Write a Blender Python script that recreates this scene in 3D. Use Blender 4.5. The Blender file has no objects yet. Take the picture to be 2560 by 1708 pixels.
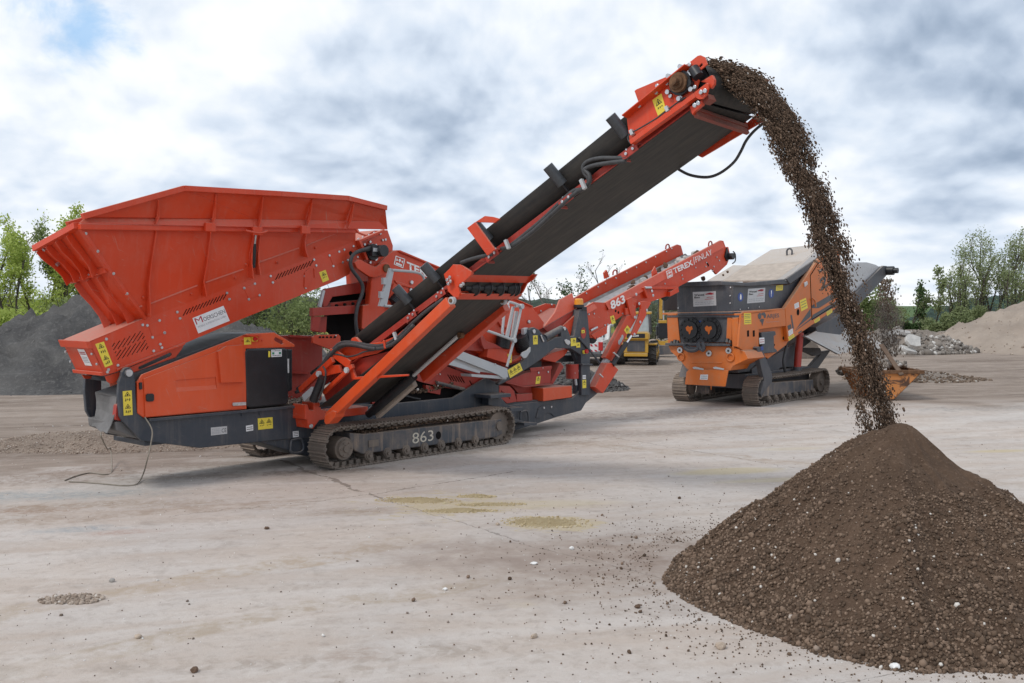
import bpy, bmesh, math, random
import numpy as np
from mathutils import Vector, Matrix, noise as mnoise
from mathutils.geometry import tessellate_polygon
C = bpy.context.scene.collection
scene = bpy.context.scene
rad = math.radians
# ------------------------------------------------------------------ camera
F, CX, CY, HY, H = 2560., 1280., 854., 750., 2.9      # focal length and horizon of the photograph, eye height in metres
PH = math.atan((CY - HY) / F)
cd = bpy.data.cameras.new('camera'); cam = bpy.data.objects.new('camera', cd); C.objects.link(cam)
cd.sensor_width = 36; cd.lens = 36; cd.clip_start = .1; cd.clip_end = 6000
cam.location = (0, 0, H); cam.rotation_euler = (math.pi / 2 - PH, 0, 0)
scene.camera = cam
scene.render.resolution_x, scene.render.resolution_y = 1024, 683
vs = scene.view_settings
vs.view_transform = 'Standard'; vs.look = 'None'; vs.exposure = .18; vs.gamma = 1; vs.use_curve_mapping = False
scene.cycles.max_bounces = 6; scene.cycles.transparent_max_bounces = 12
# ------------------------------------------------------------------ node helper
class NT:
    def __init__(s, tree): s.t = tree; s.n = tree.nodes; s.l = tree.links
    def put(s, inp, v):
        if v is None: return
        if hasattr(v, 'is_output'): s.l.new(v, inp)
        else: inp.default_value = v
    def node(s, typ, ins=(), **props):
        n = s.n.new(typ)
        for k, v in props.items(): setattr(n, k, v)
        for k, v in (ins.items() if isinstance(ins, dict) else enumerate(ins)): s.put(n.inputs[k], v)
        return n
    def math(s, op, a, b=None, c=None, clamp=False):
        n = s.n.new('ShaderNodeMath'); n.operation = op; n.use_clamp = clamp
        for i, v in enumerate((a, b, c)): s.put(n.inputs[i], v)
        return n.outputs[0]
    def vmath(s, op, a, b=None):
        n = s.n.new('ShaderNodeVectorMath'); n.operation = op
        s.put(n.inputs[0], a); s.put(n.inputs[1], b)
        return n.outputs['Value'] if op in ('DOT_PRODUCT', 'LENGTH', 'DISTANCE') else n.outputs[0]
    def noise(s, vec, scale, detail=5, rough=.55, dist=0):
        n = s.node('ShaderNodeTexNoise', {'Scale': scale, 'Detail': detail, 'Roughness': rough, 'Distortion': dist})
        if vec is not None: s.l.new(vec, n.inputs['Vector'])
        return n.outputs['Fac']
    def rng(s, v, a, b, c=0., d=1., smooth=False):
        n = s.node('ShaderNodeMapRange', {0: v, 1: a, 2: b, 3: c, 4: d})
        if smooth: n.interpolation_type = 'SMOOTHSTEP'
        return n.outputs[0]
    def mix(s, f, a, b, blend='MIX'):
        n = s.n.new('ShaderNodeMix'); n.data_type = 'RGBA'; n.blend_type = blend; n.clamp_factor = True
        s.put(n.inputs['Factor'], f)
        for k, v in ((6, a), (7, b)):
            s.put(n.inputs[k], (*v, 1) if isinstance(v, tuple) and len(v) == 3 else v)
        return n.outputs[2]
    def xyz(s, v):
        n = s.n.new('ShaderNodeSeparateXYZ'); s.l.new(v, n.inputs[0]); return n.outputs
    def comb(s, x, y, z):
        return s.node('ShaderNodeCombineXYZ', (x, y, z)).outputs[0]

def raydir(px, py):
    return Vector(((px - CX) / F, math.cos(PH) + (CY - py) / F * math.sin(PH), -math.sin(PH) + (CY - py) / F * math.cos(PH)))
# ------------------------------------------------------------------ sky (bright broken overcast) and sun
SUN_EL, SUN_AZ = 50., -125.            # azimuth measured from +Y towards +X
w = bpy.data.worlds.new('World'); scene.world = w; w.use_nodes = True
nt = NT(w.node_tree); nt.n.clear()
d = nt.node('ShaderNodeTexCoord').outputs['Generated']
d = nt.vmath('NORMALIZE', d)
x, y, z = nt.xyz(d)
zz = nt.math('ADD', nt.math('MAXIMUM', z, 0.), .10)
P = nt.comb(nt.math('DIVIDE', x, zz), nt.math('DIVIDE', y, zz), 0.)
# clouds in azimuth and compressed elevation; each puff is lit on top and grey underneath
AZ = nt.math('ARCTAN2', x, y); LG = nt.math('MULTIPLY', nt.math('LOGARITHM', nt.math('ADD', nt.math('MAXIMUM', z, 0.), .085), math.e), .36)
Q0 = nt.comb(AZ, LG, 0.)
wv_ = nt.node('ShaderNodeTexNoise', {'Vector': Q0, 'Scale': 4., 'Detail': 5.}).outputs['Color']
wob = nt.vmath('SUBTRACT', wv_, (.5, .5, .5))
Q = nt.vmath('ADD', Q0, nt.vmath('MULTIPLY', wob, (.09, .055, 0.)))
def puffs(off, sc, det=9, ro=.52): return nt.noise(nt.vmath('ADD', Q, off), sc, det, ro)
n1 = puffs((3.1, 0, 0), 5.5, 11, .56); n1u = puffs((3.1, .030, 0), 5.5, 3); n1b = puffs((3.1, -.0, 0), 5.5, 3)
n2 = puffs((7.7, 0, 2.), 12.5, 9, .58); n2u = puffs((7.7, .014, 2.), 12.5, 3); n2b = puffs((7.7, 0, 2.), 12.5, 3)
M_ = nt.math
s = M_('MULTIPLY', M_('SUBTRACT', n1b, n1u), 2.9)
s = M_('ADD', s, M_('MULTIPLY', M_('SUBTRACT', n2b, n2u), 1.9))
s = M_('ADD', s, M_('MULTIPLY', M_('SUBTRACT', n1, .5), -1.25))
s = M_('ADD', s, M_('MULTIPLY', M_('SUBTRACT', n2, .5), -1.0))
D2 = nt.comb(AZ, M_('MULTIPLY', z, 1.6), 0.)
s = M_("ADD", s, .01)
def blob(px, py, radius_px, amount):
    c = raydir(px, py).normalized()
    k = nt.vmath('DOT_PRODUCT', nt.vmath('NORMALIZE', nt.vmath('ADD', d, nt.vmath('MULTIPLY', wob, (.20, 0., .12)))), tuple(c))
    return M_('MULTIPLY', nt.rng(k, math.cos(math.atan(radius_px / F)), 1., 0., 1., True), amount)
for b in ((200, 200, 620, .26), (640, 80, 420, .20), (980, 190, 330, -.24), (820, 110, 110, -.16), (1250, 410, 430, -.22), (620, 430, 420, -.16), (1600, 60, 420, .26), (1250, 80, 330, .20),
          (2350, 110, 420, -.22), (2250, 300, 420, -.24), (1950, 330, 260, -.18), (2450, 390, 260, -.26), (2050, 230, 130, .14), (1050, 560, 200, -.24), (1010, 600, 130, .20), (1700, 470, 300, .24),
          (1480, 580, 420, .22), (2180, 455, 150, .28), (2400, 640, 460, .24), (2100, 640, 340, .24), (300, 560, 300, .08), (1150, 690, 260, .22)):
    s = M_('ADD', s, M_('MULTIPLY', blob(*b), .85))
cr = nt.node('ShaderNodeValToRGB', {0: nt.rng(s, -.80, .66)})
cr.color_ramp.elements[0].color = (.31, .39, .51, 1); cr.color_ramp.elements[1].color = (.95, .965, .985, 1)
for p_, c_ in ((.22, (.45, .535, .66, 1)), (.48, (.65, .73, .84, 1)), (.74, (.84, .88, .93, 1))):
    e = cr.color_ramp.elements.new(p_); e.color = c_
sky = nt.node('ShaderNodeTexSky', sky_type='NISHITA', sun_disc=False, sun_elevation=rad(SUN_EL), sun_rotation=rad(SUN_AZ), air_density=1.3)
gap = nt.math('ADD', blob(30, 25, 230, .62), blob(270, 45, 200, .60))
gap = nt.math('ADD', gap, nt.math('MULTIPLY', nt.math('SUBTRACT', nt.noise(D2, 8., 8, .6, .4), .5), 2.6))
gap = nt.rng(gap, .40, 1.1, 0., .75, True)
c10 = nt.node('ShaderNodeVectorMath', {0: cr.outputs[0], 1: (9.9, 9.9, 9.9)}, operation='MULTIPLY').outputs[0]
blue = nt.mix(.7, sky.outputs[0], (2.6, 5.6, 9.6))
col = nt.mix(gap, c10, blue)
bg = nt.node('ShaderNodeBackground', {0: col, 1: .1})
nt.l.new(bg.outputs[0], nt.node('ShaderNodeOutputWorld').inputs[0])
sd = bpy.data.lights.new('sun', 'SUN'); sun = bpy.data.objects.new('sun', sd); C.objects.link(sun)
sd.energy = 1.5; sd.angle = rad(14); sd.color = (1., .955, .89)
sv = Vector((math.sin(rad(SUN_AZ)) * math.cos(rad(SUN_EL)), math.cos(rad(SUN_AZ)) * math.cos(rad(SUN_EL)), math.sin(rad(SUN_EL))))
sun.rotation_euler = sv.to_track_quat('Z', 'Y').to_euler(); sun.location = sv * 60
# ------------------------------------------------------------------ materials
MATS = {}
def newmat(name, rough=.5, metal=0., spec=.5):
    m = bpy.data.materials.new(name); m.use_nodes = True
    t = NT(m.node_tree); b = t.n['Principled BSDF']
    b.inputs['Roughness'].default_value = rough; b.inputs['Metallic'].default_value = metal
    b.inputs['Specular IOR Level'].default_value = spec
    MATS[name] = m
    return m, t, b
def flat(name, c, rough=.5, metal=0., spec=.5, var=.12, scale=6., bump=0., bscale=60.):
    m, t, b = newmat(name, rough, metal, spec)
    pos = t.node('ShaderNodeTexCoord').outputs['Object']
    n = t.noise(pos, scale, 6, .6)
    col = t.mix(t.rng(n, .3, .7), tuple(v * (1 - var) for v in c), tuple(min(1, v * (1 + var)) for v in c))
    t.l.new(col, b.inputs['Base Color'])
    if bump:
        bn = t.node('ShaderNodeBump', {'Strength': bump, 'Distance': .02, 'Height': t.noise(pos, bscale, 4, .6)})
        t.l.new(bn.outputs[0], b.inputs['Normal'])
    return m
def paint(name, c, dust, amount=.5, rough=.42, streak=.3, chips=None, scuff=0.):
    """weathered machine paint: dust and painted sky sheen on upward faces, dust as patches and vertical runs"""
    m, t, b = newmat(name, rough)
    tc = t.node('ShaderNodeTexCoord').outputs['Object']
    g = t.node('ShaderNodeNewGeometry')
    nz = t.xyz(g.outputs['True Normal'])[2]
    big = t.noise(tc, 1.7, 6, .62, .3); fine = t.noise(tc, 22., 4, .65)
    px_, py_, pz_ = t.xyz(tc)
    st = t.noise(t.comb(t.math('MULTIPLY', px_, 9.), t.math('MULTIPLY', py_, 9.), t.math('MULTIPLY', pz_, .7)), 1.6, 5, .6)
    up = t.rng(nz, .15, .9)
    f = t.math('MULTIPLY', t.rng(big, .42, .75), t.rng(fine, .3, .7, .4, 1.))
    f = t.math('ADD', t.math('MULTIPLY', f, amount), t.math('MULTIPLY', t.rng(st, .52, .78), streak))
    f = t.math('ADD', f, t.math('MULTIPLY', up, t.rng(fine, .25, .6, .35, .75)), clamp=True)  # upward faces paled for settled dust and for sky sheen painted in
    base = t.mix(t.rng(t.noise(tc, .8, 3), .35, .65), tuple(v * .9 for v in c), tuple(min(1, v * 1.08) for v in c))
    col = t.mix(f, base, dust)
    if scuff:       # fine scratches in two directions and small rusty chips
        for k_, (sx_, sz_) in enumerate(((60., 2.5), (5., 50.))):
            sc_ = t.noise(t.comb(t.math('MULTIPLY', t.math('ADD', px_, t.math('MULTIPLY', pz_, .4 - k_)), sx_), t.math('MULTIPLY', py_, 4.), t.math('MULTIPLY', t.math('ADD', pz_, t.math('MULTIPLY', px_, .35)), sz_)), .6, 3, .6)
            col = t.mix(t.math('MULTIPLY', t.math('MULTIPLY', t.rng(sc_, .66, .72), t.rng(big, .42, .6)), scuff), col, dust)
        col = t.mix(t.math('MULTIPLY', t.rng(t.noise(tc, 16., 6, .75), .70, .74), .7), col, (.14, .055, .03))
    if chips:
        cf = t.rng(t.noise(tc, 2.6, 10, .74, .8), .50, .56)
        col = t.mix(cf, col, chips)
    t.l.new(col, b.inputs['Base Color'])
    t.l.new(t.rng(f, 0., 1., rough, .85), b.inputs['Roughness'])
    bn = t.node('ShaderNodeBump', {'Strength': .06, 'Distance': .01, 'Height': big}); t.l.new(bn.outputs[0], b.inputs['Normal'])
    return m
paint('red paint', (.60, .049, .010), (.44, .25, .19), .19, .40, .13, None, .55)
paint('fresh lit red paint', (.66, .078, .016), (.46, .29, .22), .17, .40, .11, None, .5)  # fresher red, its orange lift also painting in the stronger light
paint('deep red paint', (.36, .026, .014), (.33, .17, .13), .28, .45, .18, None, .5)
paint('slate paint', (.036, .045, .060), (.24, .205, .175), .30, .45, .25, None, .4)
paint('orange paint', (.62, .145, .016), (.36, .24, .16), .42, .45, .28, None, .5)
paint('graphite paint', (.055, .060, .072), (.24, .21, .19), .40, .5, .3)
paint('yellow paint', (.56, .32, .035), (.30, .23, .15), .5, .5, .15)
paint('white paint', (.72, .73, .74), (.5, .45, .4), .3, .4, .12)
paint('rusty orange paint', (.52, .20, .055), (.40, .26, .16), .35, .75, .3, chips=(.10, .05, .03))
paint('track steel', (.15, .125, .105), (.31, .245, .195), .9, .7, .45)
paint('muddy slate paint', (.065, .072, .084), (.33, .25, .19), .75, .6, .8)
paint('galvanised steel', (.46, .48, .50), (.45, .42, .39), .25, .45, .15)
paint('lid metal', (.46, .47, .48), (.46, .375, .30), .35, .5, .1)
flat('dusty lid metal', (.42, .355, .30), .85, 0., .3, .16, 4., .15, 90.)
flat('steel', (.55, .55, .56), .35, .9, .5, .2, 20.)
flat('rusty steel', (.16, .085, .045), .8, .3, .4, .5, 12.)
flat('chrome', (.75, .77, .8), .15, 1., .5, .05)
flat('roller rubber', (.055, .060, .066), .4, 0., .5, .2, 9.)
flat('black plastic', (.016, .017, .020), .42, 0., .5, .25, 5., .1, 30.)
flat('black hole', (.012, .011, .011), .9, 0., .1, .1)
flat('hose rubber', (.055, .055, .057), .55, 0., .4, .25, 14.)
flat('tyre rubber', (.045, .042, .040), .85, 0., .3, .35, 9., .3, 40.)
flat('yellow sticker', (.78, .62, .07), .5, 0., .4, .08, 9.)
flat('white sticker', (.74, .74, .75), .45, 0., .4, .06, 9.)
flat('silver sticker', (.50, .50, .51), .4, .2, .4, .06, 9.)
flat('blue sticker', (.03, .07, .27), .45, 0., .4, .06, 9.)
flat('black print', (.02, .02, .02), .5, 0., .4, 0.)
flat('grey print', (.32, .33, .35), .5, 0., .4, 0.)
flat('dark grey print', (.09, .09, .10), .5, 0., .4, 0.)
flat('red print', (.42, .035, .05), .5, 0., .4, 0.)
flat('white print', (.80, .79, .78), .5, 0., .4, .05)
flat('cream print', (.58, .53, .44), .6, 0., .3, .25, 30.)
flat('orange print', (.68, .155, .02), .5, 0., .4, 0.)
flat('amber lens', (.75, .30, .02), .25, 0., .6, .1)
flat('red lens', (.45, .02, .02), .2, 0., .6, .1)
flat('belt grey', (.30, .30, .305), .8, 0., .3, .2, 8., .1)
flat('rubber flap', (.155, .150, .148), .7, 0., .3, .3, 3., .1)
flat('wood', (.13, .088, .062), .8, 0., .3, .3, 6.)
flat('broken concrete', (.36, .345, .33), .95, 0., .3, .3, 4., .5, 20.)
flat('pale broken concrete', (.50, .485, .46), .95, 0., .3, .18, 5., .5, 20.)
flat('rope', (.27, .24, .20), .9, 0., .2, .2)
def belt_mat():
    m, t, b = newmat('conveyor belt', .6, 0., .35)
    tc = t.node('ShaderNodeTexCoord').outputs['UV']
    u, v, _ = t.xyz(tc)
    st = t.noise(t.comb(t.math('MULTIPLY', u, 30.), t.math('MULTIPLY', v, .35), 0.), 1., 6, .65)
    sp = t.noise(t.comb(t.math('MULTIPLY', u, 9.), t.math('MULTIPLY', v, .9), 3.), 1., 5, .6)
    f = t.math('ADD', t.math('MULTIPLY', t.rng(st, .35, .75), .6), t.math('MULTIPLY', t.rng(sp, .4, .8), .5))
    t.l.new(t.mix(f, (.021, .021, .022), (.074, .065, .054)), b.inputs['Base Color'])
    return m
belt_mat()
def clod_mat(name, dark, mid, light, pale=(.55, .52, .48), pale_share=.03, rough=.95):
    """each clod takes its own tone from a per-face attribute"""
    m, t, b = newmat(name, rough, 0., .2)
    a = t.node('ShaderNodeAttribute', attribute_name='tone').outputs['Fac']
    r = t.node('ShaderNodeValToRGB', {0: a}); e = r.color_ramp.elements
    e[0].color = (*dark, 1); e[1].color = (*light, 1); e[1].position = 1 - pale_share - .005
    k = e.new(.5); k.color = (*mid, 1); k = e.new(1 - pale_share); k.color = (*pale, 1)
    t.l.new(r.outputs[0], b.inputs['Base Color'])
    return m
clod_mat('soil clods', (.070, .048, .034), (.125, .085, .059), (.235, .165, .12), (.60, .56, .51), .007)
clod_mat('flying soil', (.055, .037, .026), (.105, .070, .048), (.19, .128, .09), (.5, .47, .43), .012)
clod_mat('dusty rubble', (.10, .072, .052), (.16, .118, .088), (.24, .185, .145), (.45, .42, .38), .012)
clod_mat('ground crumbs', (.12, .09, .07), (.24, .195, .165), (.36, .30, .26), (.68, .66, .63), .28)
clod_mat('rubble pieces', (.13, .112, .098), (.24, .215, .19), (.34, .31, .28), (.54, .52, .49), .10)
clod_mat('brick rubble', (.20, .10, .075), (.31, .22, .18), (.42, .37, .33), (.60, .57, .54), .35)
clod_mat('dark gravel', (.075, .074, .075), (.10, .098, .096), (.15, .146, .142), (.30, .29, .28), .015)
clod_mat('yellow crumbs', (.36, .28, .16), (.46, .375, .235), (.54, .455, .30), (.5, .43, .28), .02)
clod_mat('sand crumbs', (.22, .17, .135), (.33, .265, .215), (.42, .35, .29), (.55, .5, .45), .03)
def heap_mat(name, a, b_, c_, scale=3., bump=.6):
    m, t, b = newmat(name, .97, 0., .15)
    pos = t.node('ShaderNodeNewGeometry').outputs['Position']
    n1 = t.noise(pos, scale, 8, .65, .3); n2 = t.noise(pos, scale * 14, 5, .7)
    col = t.mix(t.rng(n1, .32, .68), a, b_)
    col = t.mix(t.math('MULTIPLY', t.rng(n2, .52, .75), .8), col, c_)
    t.l.new(col, b.inputs['Base Color'])
    h = t.math('ADD', n2, t.math('MULTIPLY', t.noise(pos, scale * 50, 3, .6), .5))
    bn = t.node('ShaderNodeBump', {'Strength': bump, 'Distance': .05, 'Height': h}); t.l.new(bn.outputs[0], b.inputs['Normal'])
    return m
heap_mat('soil heap', (.080, .052, .036), (.135, .088, .060), (.21, .145, .105), 2.2, .7)
heap_mat('asphalt heap', (.058, .057, .058), (.132, .127, .122), (.19, .183, .175), .55, 1.)
heap_mat('sand heap', (.25, .205, .17), (.38, .315, .26), (.30, .26, .225), .45, .6)
heap_mat('yellow sand', (.38, .295, .165), (.52, .425, .27), (.44, .35, .21), 2.4, .8)
heap_mat('gravel heap', (.20, .16, .13), (.31, .245, .195), (.42, .36, .31), 1.3, .7)
heap_mat('rubble heap', (.18, .15, .125), (.30, .255, .22), (.42, .39, .35), 1., .8)
def leaf_mat(name, a, b_, trans=.35):
    m, t, b = newmat(name, .6, 0., .25)
    pos = t.node('ShaderNodeNewGeometry').outputs['Position']
    tone = t.node('ShaderNodeAttribute', attribute_name='tone').outputs['Fac']
    n = t.math('ADD', t.math('MULTIPLY', t.noise(pos, .7, 4, .6), .6), t.math('MULTIPLY', tone, .45))
    col = t.mix(t.rng(n, .25, .75), a, b_)
    t.l.new(col, b.inputs['Base Color'])
    tr = t.node('ShaderNodeBsdfTranslucent', {0: col})
    mx = t.node('ShaderNodeMixShader', {0: trans, 1: b.outputs[0], 2: tr.outputs[0]})
    t.l.new(mx.outputs[0], t.n['Material Output'].inputs[0])
    return m
leaf_mat('spring leaves', (.30, .40, .08), (.54, .62, .18), .55)
leaf_mat('green leaves', (.18, .22, .10), (.35, .40, .20), .55)
leaf_mat('olive leaves', (.15, .20, .07), (.32, .38, .16), .5)
leaf_mat('bank leaves', (.10, .12, .07), (.20, .215, .13), .45)
leaf_mat('dark leaves', (.035, .07, .022), (.09, .15, .05), .45)
flat('bark', (.085, .072, .060), .95, 0., .2, .35, 7.)
flat('grey bark', (.14, .125, .11), .95, 0., .2, .3, 7.)
m_, t_, b_ = newmat('window glass', .08, 0., .6); b_.inputs['Base Color'].default_value = (.10, .12, .13, 1)
flat('clear rear glass', (.42, .48, .50), .12, 0., .6, .1)

# ------------------------------------------------------------------ photograph pixels to points on real planes
ZM = {1: (60, 440, .27234), 2: (600, 440, .27234), 3: (100, 780, .27234), 4: (700, 780, .27234), 5: (1100, 580, .3404), 6: (1560, 580, .3404),
      7: (1400, 120, .27234), 8: (1000, 400, .27234), 'A': (740, 840, .17872), 'B': (920, 600, .17872), 'C': (1160, 700, .25514), 'D': (1900, 560, .28694),
      'E': (1380, 680, .1658), 'G': (0, 0, 1.08936), 'R': (2050, 560, .319), 'S': (0, 0, 1.)}
def Z(k, x, y):
    a, b, s = ZM[k]; return a + x * s, b + y * s
def ground(px, py, z=0.):
    d = raydir(px, py); t = (z - H) / d.z
    return Vector((d.x * t, d.y * t, z))
def at(px, py, depth):
    d = raydir(px, py); t = depth / d.y
    return Vector((d.x * t, depth, H + d.z * t))
class Frame:
    """a machine's own axes: u along it, w towards its near side, z up"""
    def __init__(s, O, heading):
        a = rad(heading); s.O = Vector(O)
        s.U = Vector((math.sin(a), math.cos(a), 0)); s.W = Vector((math.cos(a), -math.sin(a), 0))
        s.rz = math.atan2(s.U.y, s.U.x)
    def loc(s, p):
        q = p - s.O; return Vector((q.dot(s.U), q.dot(s.W), q.z))
    def hit(s, px, py, axis, val):
        d = raydir(px, py); c = Vector((0, 0, H)); n = s.W if axis == 'w' else s.U
        t = ((s.O + n * val - c).dot(n)) / d.dot(n)
        return s.loc(c + d * t)
    def w(s, k, pts, val): return [s.hit(*Z(k, *p), 'w', val) for p in pts]
    def u(s, k, pts, val): return [s.hit(*Z(k, *p), 'u', val) for p in pts]
    def out(s, p): return Vector((p[0], -p[1], p[2]))          # frame to the Empty's local axes
class World:
    rz = 0
    def out(s, p): return Vector(p)
WORLD = World()
V = Vector
# ------------------------------------------------------------------ mesh building
class MB:
    def __init__(s, fr=WORLD): s.v = []; s.f = []; s.m = []; s.fr = fr; s.uv = {}
    def add(s, vs, fs, mi=0):
        o = len(s.v); s.v += [V(p) for p in vs]
        for f in fs: s.f.append([i + o for i in f]); s.m.append(mi)
        return s
    def prism(s, pts, vec, mi=0, holes=()):
        vec = V(vec)
        if not holes:
            n = len(pts); a = [V(p) for p in pts]
            s.add(a + [p + vec for p in a], [list(range(n)), list(range(2 * n - 1, n - 1, -1))] + [[i, (i + 1) % n, n + (i + 1) % n, n + i] for i in range(n)], mi)
        else:
            loops = [[V(p) for p in pts]] + [[V(p) for p in h] for h in holes]
            tris = tessellate_polygon(loops)
            a = [p for l in loops for p in l]; n = len(a); fs = [list(t) for t in tris] + [[i + n for i in reversed(t)] for t in tris]
            o = 0
            for l in loops:
                k = len(l); fs += [[o + i, o + (i + 1) % k, n + o + (i + 1) % k, n + o + i] for i in range(k)]; o += k
            s.add(a + [p + vec for p in a], fs, mi)
        return s
    def box(s, c, ex, ey, ez, mi=0):
        c, ex, ey, ez = V(c), V(ex), V(ey), V(ez)
        vs = [c + ex * i + ey * j + ez * k for i in (-1, 1) for j in (-1, 1) for k in (-1, 1)]
        return s.add(vs, [[0, 1, 3, 2], [4, 6, 7, 5], [0, 4, 5, 1], [2, 3, 7, 6], [0, 2, 6, 4], [1, 5, 7, 3]], mi)
    def block(s, a, b, mi=0):
        a, b = V(a), V(b); h = (b - a) / 2
        return s.box((a + b) / 2, (h.x, 0, 0), (0, h.y, 0), (0, 0, h.z), mi)
    def beam(s, p0, p1, a, b, up=(0, 0, 1), mi=0):
        p0, p1, up = V(p0), V(p1), V(up); d = (p1 - p0); l = d.length; d.normalize()
        e1 = d.cross(up).normalized(); e2 = e1.cross(d)
        return s.box((p0 + p1) / 2, d * l / 2, e1 * a / 2, e2 * b / 2, mi)
    def cyl(s, p0, p1, r, seg=14, r2=None, mi=0):
        p0, p1 = V(p0), V(p1); d = (p1 - p0).normalized(); r2 = r if r2 is None else r2
        e = d.orthogonal().normalized(); g = d.cross(e)
        an = [2 * math.pi * i / seg for i in range(seg)]
        vs = [p0 + (e * math.cos(t) + g * math.sin(t)) * r for t in an] + [p1 + (e * math.cos(t) + g * math.sin(t)) * r2 for t in an]
        return s.add(vs, [list(range(seg - 1, -1, -1)), list(range(seg, 2 * seg))] + [[i, (i + 1) % seg, seg + (i + 1) % seg, seg + i] for i in range(seg)], mi)
    def tube(s, pts, r, seg=8, smooth=4, mi=0):
        pts = [V(p) for p in pts]
        if smooth and len(pts) > 2:
            q = []
            for i in range(len(pts) - 1):
                a, b, c, e = pts[max(i - 1, 0)], pts[i], pts[i + 1], pts[min(i + 2, len(pts) - 1)]
                for j in range(smooth):
                    t = j / smooth
                    q.append(.5 * ((2 * b) + (c - a) * t + (2 * a - 5 * b + 4 * c - e) * t * t + (3 * b - a - 3 * c + e) * t ** 3))
            pts = q + [pts[-1]]
        rs = r if hasattr(r, '__len__') else [r] * len(pts)
        if len(rs) != len(pts): rs = [rs[0] + (rs[-1] - rs[0]) * i / (len(pts) - 1) for i in range(len(pts))]
        vs = []; fs = []; e = None
        for i, p in enumerate(pts):
            d = (pts[min(i + 1, len(pts) - 1)] - pts[max(i - 1, 0)]).normalized()
            e = d.orthogonal().normalized() if e is None else (e - d * e.dot(d)).normalized()
            g = d.cross(e)
            vs += [p + (e * math.cos(2 * math.pi * k / seg) + g * math.sin(2 * math.pi * k / seg)) * rs[i] for k in range(seg)]
        for i in range(len(pts) - 1):
            fs += [[i * seg + k, i * seg + (k + 1) % seg, (i + 1) * seg + (k + 1) % seg, (i + 1) * seg + k] for k in range(seg)]
        n = len(vs); fs += [list(range(seg - 1, -1, -1)), list(range(n - seg, n))]
        return s.add(vs, fs, mi)
    def quad(s, pts, mi=0): return s.add(pts, [list(range(len(pts)))], mi)
    def build(s, name, mats, parent=None, bev=0., smooth=False, tones=None, recalc=True, uvs=None):
        me = bpy.data.meshes.new(name)
        me.from_pydata([s.fr.out(p) for p in s.v], [], s.f)
        if isinstance(mats, str): mats = [mats]
        for m in mats: me.materials.append(MATS[m])
        if len(mats) > 1: me.polygons.foreach_set('material_index', s.m)
        if uvs is not None:
            l = me.uv_layers.new(name='UVMap'); vi = np.empty(len(me.loops), int); me.loops.foreach_get('vertex_index', vi)
            l.data.foreach_set('uv', np.asarray(uvs, float)[vi].ravel())
        if recalc:
            bm = bmesh.new(); bm.from_mesh(me); bmesh.ops.recalc_face_normals(bm, faces=bm.faces); bm.to_mesh(me); bm.free()
        if smooth:
            me.shade_smooth()
            if smooth != 'all': me.set_sharp_from_angle(angle=rad(40))
        me.update()
        o = bpy.data.objects.new(name, me); C.objects.link(o)
        if parent: o.parent = parent
        if bev:
            b = o.modifiers.new('bevel', 'BEVEL'); b.width = bev; b.segments = 2; b.limit_method = 'ANGLE'; b.angle_limit = rad(35)
        return o
def tag(o, label=None, cat=None, group=None, kind=None):
    if label: o['label'] = label
    if cat: o['category'] = cat
    if group: o['group'] = group
    if kind: o['kind'] = kind
    return o
def thing(name, fr, label, cat, group=None):
    o = bpy.data.objects.new(name, None); C.objects.link(o); o.empty_display_size = .3
    o.location = fr.O; o.rotation_euler = (0, 0, fr.rz)
    return tag(o, label, cat, group)
def plate(fr, k, pts, wv, t=.05): return MB(fr).prism(fr.w(k, pts, wv), (0, -t, 0))
def mixw(fr, pts, wv):            # points traced in several zooms: (zoom, x, y)
    return [fr.hit(*Z(*p), 'w', wv) for p in pts]
def mixu(fr, pts, uv_):
    return [fr.hit(*Z(*p), 'u', uv_) for p in pts]
def lettering(fr, p0, p1, p2, string, mat, parent, bold=.0, lift=.004, toward=(0, 1, 0), name='lettering'):
    """text laid on the parallelogram p0 (bottom left) p1 (bottom right) p2 (top left)"""
    cu = bpy.data.curves.new('lettering', 'FONT'); cu.body = string; cu.offset = bold; cu.resolution_u = 3
    to = bpy.data.objects.new('lettering', cu); C.objects.link(to); bpy.context.view_layer.update()
    me = bpy.data.meshes.new_from_object(to.evaluated_get(bpy.context.evaluated_depsgraph_get()))
    bpy.data.objects.remove(to); bpy.data.curves.remove(cu)
    co = np.empty(len(me.vertices) * 3); me.vertices.foreach_get('co', co); co = co.reshape(-1, 3)
    lo, hi = co.min(0), co.max(0)
    q = (co - lo) / np.maximum(hi - lo, 1e-6)
    p0, p1, p2 = V(p0), V(p1), V(p2); up = V(toward) * lift
    me.vertices.foreach_set('co', np.array([fr.out(p0 + (p1 - p0) * a[0] + (p2 - p0) * a[1] + up) for a in q]).ravel())
    me.materials.clear(); me.materials.append(MATS[mat]); me.update()
    o = bpy.data.objects.new(name, me); C.objects.link(o); o.parent = parent
    return o
def bil(q, a, b):       # q = tl, tr, br, bl ; a right, b up
    tl, tr, br, bl = [V(p) for p in q]
    return (bl * (1 - a) + br * a) * (1 - b) + (tl * (1 - a) + tr * a) * b
def on_quad(mb, q, shape, lift, mi=0):
    mb.prism([bil(q, *p) + lift for p in shape], lift * .3, mi)
def ring_shape(mb, q, outer, inner, lift):
    mb.prism([bil(q, *p) + lift for p in outer], lift * .3, 0, [[bil(q, *p) + lift for p in inner]])
def tri(cx, cy, r, ry): return [(cx - r, cy - ry * .75), (cx + r, cy - ry * .75), (cx, cy + ry)]
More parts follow.
